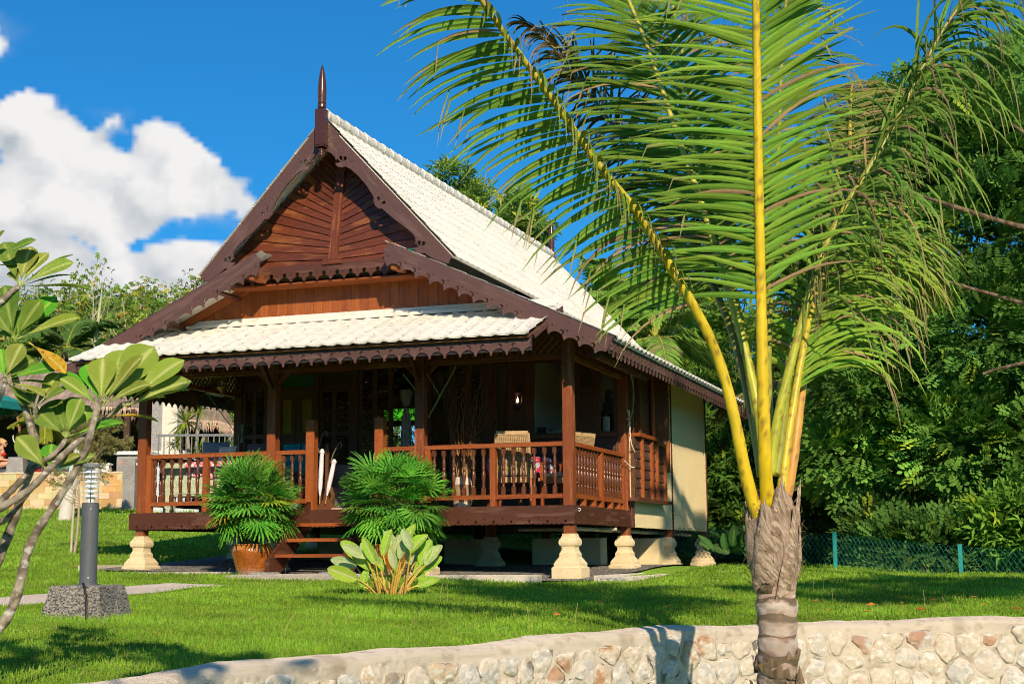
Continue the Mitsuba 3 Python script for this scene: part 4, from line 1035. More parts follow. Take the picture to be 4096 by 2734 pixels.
# ---------------------------------------------------------------- leaves, blades and fronds
def scatter(tv, tf, pos, R, sc, col, tcol=None):
    """Copies of a template (verts, faces): positions (N,3), rotations (N,3,3), scales (N,) or (N,3), colours (N,3); tcol: per-vertex tint (k,3)."""
    N, k = len(pos), len(tv); sc = np.asarray(sc, float); sc = sc[:, None, None] if sc.ndim == 1 else sc[:, None, :]
    v = np.einsum("nij,nkj->nki", R, tv[None] * sc) + np.asarray(pos)[:, None]
    f = (tf[None] + (np.arange(N) * k)[:, None, None]).reshape(-1, tf.shape[1])
    c = np.broadcast_to(np.asarray(col)[:, None], (N, k, 3)) * (1 if tcol is None else np.asarray(tcol)[None])
    return v.reshape(-1, 3), f, np.clip(c.reshape(-1, 3), 0, 1)


def rot_from(d, up, r=None):
    """Rotations whose columns are side, along d, normal near up."""
    d = d / np.linalg.norm(d, axis=1, keepdims=True); s = np.cross(d, up); s /= np.linalg.norm(s, axis=1, keepdims=True) + 1e-9
    return np.stack([s, d, np.cross(s, d)], 2)


def putmesh(parent, name, v, f, c, m, smooth=False, label=None):
    k = key(parent, name) if parent else name
    f = np.asarray(f)
    if f.shape[1] == 4: f = np.vstack([f[:, [0, 1, 2]], f[:, [0, 2, 3]]])
    scene[k] = mikit.ply((v, f), m, smooth=smooth, color=c)
    if label: labels[k] = label
    return k


def join(parts):
    V, F, C, n = [], [], [], 0
    for v, f, c in parts:
        f = np.asarray(f); f = np.vstack([f[:, [0, 1, 2]], f[:, [0, 2, 3]]]) if f.shape[1] == 4 else f
        V.append(v); F.append(f + n); C.append(c); n += len(v)
    return np.vstack(V), np.vstack(F), np.vstack(C)


# lawn grass: short bent blades, dense near the viewer
bl_v = np.array([[-.5, 0, 0], [.5, 0, 0], [-.38, .0, .55], [.38, .0, .55], [0, .45, 1.0]]); bl_f = np.array([[0, 1, 3], [0, 3, 2], [2, 3, 4]])
wall_strip = Polygon([XY(*p) for p in on_wall(ss, -.02)] + [XY(*p) for p in on_wall(ss, TW + .1)][::-1])
house_foot = Polygon([XY(*p) for p in ((-7.8, -.62), (.96, -.62), (.96, 10.2), (-7.8, 10.2))])
apron = Polygon([XY(*p) for p in ((-4.40, -1.85), (-2.95, -2.0), (-2.5, -.63), (-4.7, -.63))])
path_p = Polygon([A0, A1, B1, B0]).buffer(-.03)
parts = []; r3 = np.random.default_rng(3)
for y0, y1, dens, hgt, wid in ((5, 9, 3000, .034, .0055), (9, 12, 2900, .036, .0062), (12, 16, 1700, .040, .009), (16, 22, 800, .044, .013), (22, 32, 320, .050, .020), (32, 42, 130, .065, .030)):
    N = int(dens * (y1 - y0) * (y1 + y0) * .5 * .78)
    Y = r3.uniform(y0, y1, N); X = r3.uniform(-.37, .37, N) * Y * 1.05 + 0
    ok = shapely.contains_xy(upper, X, Y) & ~shapely.contains_xy(wall_strip, X, Y) & ~shapely.contains_xy(house_foot, X, Y) & ~shapely.contains_xy(path_p, X, Y) & ~shapely.contains_xy(apron, X, Y)
    X, Y = X[ok], Y[ok]; N = len(X); Z = height(X, Y)
    cl = meshkit.fbm(np.stack([X * 1.5, Y * 1.5, X * 0], -1), 3, 8); fi = meshkit.noise(np.stack([X * 9, Y * 9, X * 0], -1), 2)
    a = r3.uniform(0, 2 * PI, N); lean = r3.uniform(.1, 1.1, N)
    up = np.stack([np.cos(a) * lean, np.sin(a) * lean, np.ones(N)], 1); up /= np.linalg.norm(up, axis=1, keepdims=True)
    s = np.stack([-np.sin(a), np.cos(a), 0 * a], 1); R = np.stack([s, np.cross(up, s), up], 2)
    h = hgt * (.5 + .9 * r3.random(N)) * (.6 + .8 * cl)
    c = np.array([.19, .35, .035]) * (.55 + .9 * cl[:, None]) * (.75 + .5 * r3.random((N, 1)))
    c = c * (.75 + .5 * meshkit.noise(np.stack([X * 3.1, Y * 3.1, X * 0], -1), 6)[:, None]) + (np.array([.15, .12, .015]) * (np.clip((fi - .45) * 2, 0, 1) * r3.random(N))[:, None])
    dry = r3.random(N) < .035 + .16 * np.clip(meshkit.fbm(np.stack([X * .9, Y * .9, X * 0], -1), 3, 14) - .52, 0, 1); c[dry] = np.array([.34, .29, .12]) * (.7 + .5 * r3.random((dry.sum(), 1)))
    parts.append(scatter(bl_v, bl_f, np.stack([CAM[0] + X * GR[0] + Y * GF[0], CAM[1] + X * GR[1] + Y * GF[1], Z - .004], 1), R, np.stack([np.full(N, wid) * (.7 + .6 * r3.random(N)), h, h], 1), c))
v, f, c = join(parts); print("grass triangles", len(f))
putmesh(None, "lawn_grass", v, f, c, "leaf"); labels["lawn_grass"] = {"label": "short green grass blades covering the lawn", "category": "grass", "kind": "stuff"}
# pale seed stalks
b = B()
for _ in range(110):
    Y = r3.uniform(8, 24); X = r3.uniform(-.33, .33) * Y
    if not shapely.contains_xy(upper, X, Y) or shapely.contains_xy(house_foot, X, Y) or shapely.contains_xy(wall_strip, X, Y) or shapely.contains_xy(path_p.buffer(.1), X, Y): continue
    p = ground(X, Y); a = r3.uniform(0, 2 * PI); h = r3.uniform(.07, .20); l = r3.uniform(0, .08)
    b.tube([p, p + [l * .3 * math.cos(a), l * .3 * math.sin(a), h * .6], p + [l * math.cos(a), l * math.sin(a), h]], [.0018, .0014, .0022], 4, (.42, .36, .17), False)
b.put(None, "grass_stalks", "matte"); labels["grass_stalks"] = {"label": "thin dry seed stalks standing up out of the lawn", "category": "grass", "kind": "stuff"}
# fallen leaves
lf = B(); lf.add([[-.5, 0, 0], [0, -.35, .1], [.5, 0, .05], [.05, .35, .15], [0, 0, -.03]], [[0, 1, 4], [1, 2, 4], [2, 3, 4], [3, 0, 4]], None, (.50, .17, .04))
lf_shape = lf.ply("matte")
for X, Y in [(2.3, 13.2), (2.75, 13.0), (3.3, 13.8), (3.05, 12.9), (3.7, 14.2), (3.6, 13.2), (4.1, 14.6), (4.35, 13.8), (4.6, 14.9), (2.9, 14.4), (1.25, 12.6), (1.4, 13.4), (.8, 13.9), (3.95, 15.2), (4.9, 14.2), (2.2, 15.0), (4.45, 13.2), (.35, 12.2)]:
    t = key(None, "fallen_leaf"); scene[t] = {**lf_shape, "to_world": T().translate(ground(X, Y, .055).tolist()).rotate([0, 0, 1], float(rng.uniform(0, 360))).rotate([1, 0, 0], float(rng.uniform(-30, 30))).scale(float(rng.uniform(.06, .10)))}
    labels[t] = {"label": "dry orange leaf fallen on the lawn", "category": "leaf", "group": "orange leaves fallen on the right of the lawn"}

# ---------------------------------------------------------------- bollard lamp
BL = thing("bollard_lamp", "dark grey bollard lamp with a louvred glass head on a speckled concrete block", "lamp")
bp = ground(-3.15, 11.0); bp[2] = -1.125
ro = np.stack([(math.cos(.12), math.sin(.12), 0), (-math.sin(.12), math.cos(.12), 0), (0, 0, 1)], 1)
B().lathe([(.250, -.05), (.248, .0), (.200, .235), (.192, .243)], 40, bp, R=ro, square=.95, phase=PI / 4 * 0).put(BL, "block", "aggregate", 40)
gm = (.085, .096, .110)
B().lathe([(.072, .244), (.072, .256), (.0625, .257), (.0625, .846), (.058, .848)], 32, bp, c=gm).lathe([(.090, .243), (.090, .250)], 28, bp, c=gm).put(BL, "post", "paint", 40)
B().lathe([(.0585, 1.108), (.062, 1.112), (.062, 1.13), (.056, 1.136), (.0, 1.138)], 32, bp, c=(.16, .17, .18)).put(BL, "cap", "paint", 40)
B().lathe([(.058, .85), (.058, 1.108)], 32, bp).put(BL, "glass", "clear_plastic", True)
for z in np.linspace(.895, 1.075, 6): B().lathe([(.030, z + .008), (.0555, z - .006), (.0555, z - .002), (.030, z + .012)], 24, bp, c=(.72, .76, .80)).put(BL, "louvre", "paint", 40)
B().lathe([(.030, .85), (.030, .885), (.045, .888), (.045, .90), (.018, .905), (.016, 1.10)], 18, bp, c=(.72, .74, .76)).put(BL, "lamp_holder", "paint", 40)
b = B()
for a in (.6, 2.2, 3.8, 5.3): b.tube([bp + [.055 * math.cos(a), .055 * math.sin(a), .85], bp + [.055 * math.cos(a), .055 * math.sin(a), 1.11]], .003, 5, (.6, .6, .62))
b.put(BL, "rods", "metal")
B().tube(spline([bp + [.10, -.20, .262], bp + [.14, -.225, .20], bp + [.165, -.245, .10], bp + [.185, -.262, -.02]], 14), .009, 7, (.012, .012, .014)).put(BL, "cable", "paint", True)
for z, a in ((.80, -.9), (.30, -.95)): B().lathe([(.006, 0), (.006, .004)], 8, bp + [.0625 * math.cos(a), .0625 * math.sin(a), z], R=frame((math.cos(a), math.sin(a), 0)), c=(.5, .5, .52)).put(BL, "screw", "metal")
# ================================================================ PALMS
DOWN = np.array([0, 0, -1.0])


def frond(parent, pts, side, n=80, Lmax=.75, start=.18, w=.019, droop=.8, ca=.45, green=(.13, .20, .03), stem=(.50, .36, .02), stem2=(.30, .27, .03), r0=.045, r1=.008, dead=0.05, sides=(1, 1), seed=1, brk=.35, seg=6, name="frond", lift=.12, twist=0.0, mat_="leaf_shiny", curl=0.0, mess=.14):
    """A feather palm leaf: pts is its midrib, side the direction its blade spreads to."""
    r = np.random.default_rng(seed); k = key(parent, name)
    P = spline(pts, 60); Tn = np.gradient(P, axis=0); Tn /= np.linalg.norm(Tn, axis=1, keepdims=True)
    t = np.linspace(0, 1, 60); rad = r0 + (r1 - r0) * t ** .8
    rc = np.array(stem)[None] * (1 - t[:, None]) + np.array(stem2)[None] * t[:, None]
    b = B(); b.tube(spline(P, 130), np.interp(np.linspace(0, 1, 130), t, rad) * (1 + .025 * np.sin(np.arange(130) * .9 + seed)), 12, np.stack([np.interp(np.linspace(0, 1, 130), t, rc[:, i]) for i in range(3)], 1))
    v_ = b.v[0]; q_ = meshkit.fbm(v_ * 9, 3, seed)[:, None]; bl = np.clip((meshkit.fbm(v_ * np.array([38, 38, 26.]), 3, seed + 2) - .60) / .08, 0, 1)[:, None]
    b.c[0] = (b.c[0] * (.72 + .5 * q_)) * (1 - .75 * bl) + np.array([.17, .08, .02]) * .75 * bl; b.put(k, "midrib", "gloss_soft", True)
    side = np.asarray(side, float); V, F, C, nv = [], [], [], 0
    for sg, amount in zip((1, -1), sides):
        m = int(n * amount)
        for a in range(m):
            u = start + (1 - start) * (a + r.random() * .5) / m; i = min(58, int(u * 59)); q = u * 59 - i
            p = P[i] * (1 - q) + P[i + 1] * q; tn = Tn[i]
            sd = norm(side - tn * (side @ tn)) * sg; nn = np.cross(tn, sd) * sg
            ang = twist * u; sd = sd * math.cos(ang) + nn * math.sin(ang)
            x = (u - start) / (1 - start); L = Lmax * (.55 + .45 * math.sin(PI * min(1, .18 + x * .72))) * (1 - .62 * max(0, x - .72) / .28) * (.85 + .3 * r.random())
            c_ = (ca if np.isscalar(ca) else ca[0 if sg > 0 else 1]) + .5 * x ** 2 + .10 * (r.random() - .5)
            d = norm(tn * c_ + sd * math.sqrt(max(.05, 1 - min(c_, .95) ** 2)) + nn * (lift + .16 * (r.random() - .5)) + mess * (r.random(3) - .5))
            isdead = r.random() < dead; bk = (.5 + .4 * r.random()) if r.random() < brk else 2
            dr_ = droop * (.7 + .6 * r.random()) * (1.8 if isdead else 1)
            pp = p + sd * rad[i] * .7; step = L / seg; cols = []
            wd = w * (.8 + .4 * r.random()) * (.7 if isdead else 1)
            base = np.array(green) * (.75 + .5 * r.random()) * np.array([1 + .4 * (r.random() - .45), 1, 1])
            if isdead: base = np.array([.30, .20, .11]) * (.7 + .5 * r.random())
            rows = []
            for s_ in range(seg + 1):
                f = s_ / seg
                ws = wd * min(1, .45 + f * 5) * (1 - f) ** .55 if s_ < seg else .0008
                wv = np.cross(d, nn); wv = norm(wv) if np.linalg.norm(wv) > 1e-3 else sd; up = np.cross(wv, d)
                rows += [pp - wv * ws + up * ws * .35, pp, pp + wv * ws + up * ws * .35]
                cb = base if f < .75 or not (bk < 1.5) else base * .3 + np.array([.25, .19, .12]) * .7
                cb = cb + (np.array([.14, .10, .03]) * max(0, f - .6) * 1.2 if not isdead else 0)
                cols += [cb, cb * 1.25, cb]
                if f + 1e-9 >= bk and f < bk + 1.0 / seg: d = norm(d * .35 + DOWN * .9 + .3 * (r.random(3) - .5))
                d = norm(d + DOWN * dr_ * (1.0 / seg) * (.4 + 1.6 * f) + (curl * sd / seg if curl else 0)); pp = pp + d * step
            V.append(rows); C.append(cols)
            for s_ in range(seg):
                b0 = nv + s_ * 3
                F += [[b0, b0 + 1, b0 + 4], [b0, b0 + 4, b0 + 3], [b0 + 1, b0 + 2, b0 + 5], [b0 + 1, b0 + 5, b0 + 4]]
            nv += 3 * (seg + 1)
    v, c = np.vstack(V), np.clip(np.vstack(C), 0.004, .9)
    kk = key(k, "leaflets"); scene[kk] = mikit.ply((v, np.array(F)), mat_, smooth=False, color=c); labels[kk] = {"kind": "stuff"}
    return k


mat("gloss_soft", VC, .42, .4)
CP = thing("coconut_palm", "young coconut palm with thick yellow stalks and a ringed trunk standing before the stone wall", "palm")
g3 = lambda L: [gd(*p) for p in L]
tp = g3([(1.60, 9.2, -2.4), (1.607, 9.2, -1.478), (1.622, 9.2, -.95), (1.612, 9.2, -.70)])
Pt = spline(tp, 90); rr = np.array([.122 + .004 * math.sin(i * 1.05) + .004 * math.sin(i * .37) for i in range(90)]); rr[-6:] *= np.linspace(1, 1.05, 6)
b = B(); b.tube(Pt, rr, 28)
v, f, uv, c = b.data(); a_ = v.copy(); d_ = meshkit.fbm(v * 22, 3, 5) - .5; ctr = Pt[np.argmin(np.abs(v[:, None, 2] - Pt[None, :, 2]), 1)]
v = v + (v - ctr) * (.15 * d_)[:, None]; scene[CP + "__trunk"] = mikit.ply((v, f), "palm_ring", smooth=True)
# ragged collars left on the trunk by old stalks
r4 = np.random.default_rng(21)
for z, R0, low in ((-1.33, .126, .5), (-1.41, .13, .9), (-1.50, .135, 1), (-1.58, .135, 1)):
    b = B(); n = 44; c0 = Pt[np.argmin(np.abs(Pt[:, 2] - z))]
    a = np.linspace(0, 2 * PI, n, endpoint=False); h = .03 + .05 * r4.random(n) * (.5 + low); o = .006 + .05 * low * r4.random(n) ** 2
    col = np.array([.14, .10, .065]) if low else np.array([.20, .14, .09])
    lo = np.stack([c0[0] + (R0 + .004) * np.cos(a), c0[1] + (R0 + .004) * np.sin(a), z - .02 + .03 * np.sin(a + z * 37) + .012 * np.sin(3 * a + z * 11)], 1)
    hi = np.stack([c0[0] + (R0 + o) * np.cos(a), c0[1] + (R0 + o) * np.sin(a), lo[:, 2] + h * (1 - 1.2 * low * (r4.random(n) < .4))], 1)
    j = np.arange(n); f = np.stack([j, (j + 1) % n, (j + 1) % n + n, j + n], 1)
    b.add(np.vstack([lo, hi]), f, None, np.vstack([np.tile(col, (n, 1)), np.tile(col * 1.5, (n, 1)) * (.6 + .8 * r4.random((n, 1)))])); b.put(CP, "leaf_scar", "matte", False)
# the fibrous boots wrapped round the head of the trunk
boots = B(); bz = [(-.93, .115), (-.86, .128), (-.78, .142), (-.70, .150), (-.60, .154), (-.50, .152), (-.42, .142), (-.36, .125), (-.31, .10), (-.29, .07)]
ctrb = gd(1.612, 9.2)
boots.lathe([(r, z) for z, r in bz], 40, (ctrb[0], ctrb[1], 0))
v, f, uv, c = boots.data(); v = v + (v - np.array([ctrb[0], ctrb[1], 0]) * [1, 1, 0] - v * [0, 0, 1]) * (.22 * (meshkit.fbm(v * np.array([14, 14, 5.]), 3, 9) - .5))[:, None]
scene[CP + "__crown_shaft"] = mikit.ply((v, f), "palm_fibre", smooth=True, uv=uv * [3, 1])
for a0, z0, h, spread, wdt in ((-2.0, -.88, .48, .09, 1.5), (-.75, -.92, .50, .05, 1.3), (.3, -.84, .42, .1, 1.3), (1.6, -.84, .42, .1, 1.4), (-2.9, -.80, .36, .07, 1.3), (-1.40, -.72, .46, .06, 1.4), (2.6, -.74, .34, .08, 1.0), (-.35, -.62, .34, .07, .8)):
    b = B(); m, n = 9, 11; G_ = []
    for i in range(m):
        t = i / (m - 1)
        for j in range(n):
            s = j / (n - 1) - .5; wd = wdt * (1 - .75 * t ** 1.5); ang = a0 + s * wd + .35 * t; R0 = .116 + .030 * min(1, t * 3.5) + spread * t ** 2 * .18 + .018 * (1 - (2 * s) ** 2) + .010 * r4.random()
            G_.append([ctrb[0] + R0 * math.cos(ang), ctrb[1] + R0 * math.sin(ang), z0 + h * t * (1 - .25 * abs(s)) + .10 * s * (1 - t) - .06 * (1 - t) * abs(s) + (.012 + .05 * (i == m - 1)) * r4.random()])
    f = [[i * n + j, i * n + j + 1, (i + 1) * n + j + 1, (i + 1) * n + j] for i in range(m - 1) for j in range(n - 1)]
    b.add(G_, f, [[i / m * .5 + a0, j / n * .45] for i in range(m) for j in range(n)]); b.put(CP, "boot", "palm_fibre", True)
b = B()
for _ in range(110):                                   # loose fibres
    a = r4.uniform(0, 2 * PI); z = r4.uniform(-.90, -.28); R0 = .15; p = np.array([ctrb[0] + R0 * math.cos(a), ctrb[1] + R0 * math.sin(a), z]); o = np.array([math.cos(a), math.sin(a), 0])
    b.tube([p, p + o * .03 + [0, 0, .03], p + o * r4.uniform(.03, .07) + [.02 * (r4.random() - .5), .02 * (r4.random() - .5), r4.uniform(-.02, .07)]], [.0022, .0016, .0006], 3, (.22, .14, .08), False)
b.put(CP, "loose_fibre", "matte"); labels[CP + "__loose_fibre"] = {"kind": "stuff"}

YEL, YG, ORG, OLV = (.62, .44, .012), (.40, .42, .03), (.50, .24, .05), (.24, .25, .03)
F1 = [(1.60, 9.17, -.52), (1.567, 9.10, -.34), (1.551, 9.04, -.12), (1.544, 9.0, .158), (1.541, 8.95, .829), (1.534, 8.85, 1.633), (1.527, 8.7, 2.703), (1.506, 8.5, 3.45), (1.47, 8.2, 4.1)]
F2 = [(1.575, 9.17, -.57), (1.492, 9.13, -.40), (1.448, 9.1, -.25), (1.39, 9.05, 0.029), (1.28, 9.0, 0.485), (1.108, 8.85, 0.816), (0.938, 8.7, 1.058), (0.773, 8.55, 1.294), (0.556, 8.35, 1.51), (0.348, 8.15, 1.741), (0.098, 7.9, 2.021), (-0.139, 7.65, 2.282), (-0.348, 7.55, 2.54), (-0.627, 7.5, 2.743)]
F3 = [(1.585, 9.3, -.2), (1.567, 9.3, .159), (1.524, 9.35, .472), (1.465, 9.45, .828), (1.384, 9.6, 1.235), (1.291, 9.7, 1.646), (1.166, 9.8, 2.101), (1.037, 9.9, 2.602), (.872, 10.0, 3.151), (.70, 10.1, 3.6)]
F4 = [(1.63, 9.3, -.2), (1.677, 9.3, .13), (1.782, 9.3, .52), (1.892, 9.3, .886), (2.064, 9.3, 1.342), (2.306, 9.3, 1.745), (2.581, 9.35, 2.199), (2.817, 9.4, 2.632), (3.052, 9.4, 2.964), (3.372, 9.4, 3.207), (3.8, 9.4, 3.3)]
F10 = [(1.66, 9.3, -.2), (1.80, 9.55, .4), (1.95, 9.8, .95), (2.15, 10.0, 1.35), (2.45, 10.2, 1.55), (2.80, 10.3, 1.50), (3.05, 10.4, 1.25)]
F5 = [(1.69, 9.3, -.35), (1.737, 9.4, -.113), (1.841, 9.5, .346), (1.947, 9.6, .761), (2.093, 9.75, 1.14), (2.301, 9.9, 1.456), (2.536, 10.1, 1.608), (2.742, 10.2, 1.534), (2.879, 10.3, 1.237)]
F6 = [(1.70, 9.3, -.4), (1.796, 9.45, -.11), (1.898, 9.6, .356), (2.046, 9.9, .866), (2.246, 10.2, 1.475), (2.476, 10.5, 2.059), (2.582, 10.8, 2.614), (2.68, 11.1, 2.95), (2.75, 11.5, 3.0)]
F7 = [(1.59, 9.4, -.2), (1.576, 9.5, .036), (1.513, 9.8, .676), (1.376, 10.2, 1.293), (1.185, 10.6, 1.831), (.929, 10.9, 2.348), (.68, 11.1, 2.791), (.484, 11.2, 3.11), (.314, 11.2, 3.327), (.1, 11.2, 3.5)]
F8 = [(1.57, 9.4, -.3), (1.563, 9.5, .064), (1.522, 9.7, .486), (1.47, 10.0, .9), (1.334, 10.4, 1.2), (1.061, 10.8, 1.30), (.7, 11.2, 1.1)]
F11 = [(1.62, 9.4, -.2), (1.68, 9.6, .5), (1.80, 10.0, 1.3), (1.95, 10.4, 2.2), (2.08, 10.8, 3.1), (2.2, 11.0, 3.8)]
F12 = [(1.60, 9.4, -.2), (1.56, 9.6, .5), (1.50, 10.0, 1.3), (1.40, 10.4, 2.2), (1.30, 10.8, 3.2), (1.2, 11.0, 4.0)]
F9 = [(1.63, 9.35, -.2), (1.68, 9.6, .5), (1.75, 10.1, 1.2), (1.80, 10.8, 1.9), (1.80, 11.6, 2.4), (1.78, 12.4, 2.6)]
RT, TOCAM = GR, -GF
frond(CP, g3(F1), RT - .10 * GF, 90, .74, .30, .0195, .34, (.52, .22), (.14, .26, .034), YEL, YEL, .046, .014, .04, seed=3, brk=.22, mess=.28)
frond(CP, g3(F2), -RT * .9 + np.array([0, 0, -.35]) - GF * .15, 92, .76, .34, .017, .62, .42, (.13, .235, .034), YEL, (.42, .38, .05), .044, .010, .05, (1, .0), seed=5, brk=.55)
frond(CP, g3(F2), RT * .55 + np.array([0, 0, -.8]) - GF * .65, 60, .50, .36, .021, 1.3, .40, (.13, .20, .03), YEL, YEL, .012, .004, .12, (1, .0), seed=6, brk=.4)
frond(CP, g3(F3), RT + np.array([0, 0, .2]), 96, .80, .36, .018, .55, .40, (.10, .19, .027), YG, (.45, .40, .05), .036, .010, .06, seed=7, brk=.4, mess=.25)
frond(CP, g3(F4), -GF * .9 + RT * .3, 110, .62, .26, .016, 3.0, .70, (.10, .19, .034), YG, (.13, .14, .04), .034, .012, .22, seed=8, brk=.5, lift=-.1, seg=8, mess=1.1)
frond(CP, g3(F4), RT * .55 + np.array([0, 0, -.75]) + GF * .2, 64, .95, .34, .013, 2.6, .85, (.12, .22, .04), YG, (.18, .18, .05), .012, .006, .12, (1, .4), seed=18, brk=.4, lift=-.05, seg=9, mess=.8)
frond(CP, g3(F5), RT * .6 - GF * .6 + np.array([0, 0, -.45]), 110, 1.0, .26, .016, 1.7, .75, (.19, .33, .04), (.56, .44, .03), (.35, .33, .03), .034, .010, .14, seed=9, brk=.5, mess=.45)
frond(CP, g3(F10), RT * .4 - GF * .8, 84, .85, .36, .018, 1.5, .5, (.17, .28, .042), OLV, (.30, .30, .04), .030, .010, .12, seed=15, brk=.4, mess=.5)
frond(CP, g3(F6), RT * .8 - GF * .5, 72, .55, .42, .017, .9, .30, (.16, .17, .05), ORG, (.40, .38, .04), .040, .007, .30, seed=10, brk=.2)
frond(CP, g3(F7), RT * .6 - GF * .6 + np.array([0, 0, -.3]), 100, .62, .36, .018, 1.5, .55, (.055, .055, .018), OLV, (.12, .09, .04), .034, .010, .45, seed=12, brk=.6, mess=.6)
frond(CP, g3(F11), RT - GF * .2, 84, .80, .32, .018, .8, .42, (.09, .17, .024), OLV, (.30, .30, .04), .034, .010, .12, seed=16, brk=.4, mess=.3)
frond(CP, g3(F12), RT + GF * .2, 84, .85, .32, .018, .7, .42, (.08, .15, .022), OLV, (.30, .30, .04), .034, .010, .10, seed=17, brk=.4, mess=.3)
frond(CP, g3(F9), RT, 80, .80, .34, .018, .9, .40, (.085, .135, .022), OLV, (.25, .26, .04), .034, .010, .1, seed=14, brk=.4)

# ================================================================ FRANGIPANI at the left edge
FR = thing("frangipani_tree", "frangipani with bare grey branches and clusters of large ribbed leaves at the left edge", "tree")
lt = np.linspace(0, 1, 11); wl = np.array([.0, .10, .26, .42, .60, .78, .93, 1.0, .93, .66, .0]) * .165


def big_leaf(base, d, nrm_, L, col, vein, W=1.0, bend=.25, fold=.25, stalk=.14, cols=None, rib=9, wave_=.0, r=rng):
    """One broad leaf with a raised midrib and side veins, as (verts, faces, colours)."""
    d = norm(d); n = norm(nrm_ - d * (nrm_ @ d)); s = np.cross(d, n); nt_, nw = 34, 9
    V, C = [], []
    for i in range(nt_):
        t = i / (nt_ - 1); x = (t - stalk) / (1 - stalk)
        hw = np.interp(max(0, x), lt, wl) * W * L if x > 0 else .004
        ang = bend * t * t; c = base + d * L * t * (1 - .12 * bend * t) - n * L * .5 * ang * t
        for j in range(nw):
            q = (j / (nw - 1) - .5) * 2
            rib_ = math.cos((x * 15 - abs(q) * 2.1) * 2 * PI)
            z = fold * abs(q) * hw + .0020 * rib_ * (1 if abs(q) < .95 else 0) * (L / .3) + wave_ * hw * math.sin(9 * t + 2 * q)
            V.append(c + s * q * hw + n * z)
            k = max(0, rib_) ** 6 * .55 if x > 0 else 0
            k = 1 if abs(q) < .06 or x < .02 else k
            C.append(np.asarray(col) * (1 - k) + np.asarray(vein) * k)
    F = [[i * nw + j, i * nw + j + 1, (i + 1) * nw + j + 1, (i + 1) * nw + j] for i in range(nt_ - 1) for j in range(nw - 1)]
    return np.array(V), np.array(F), np.array(C)


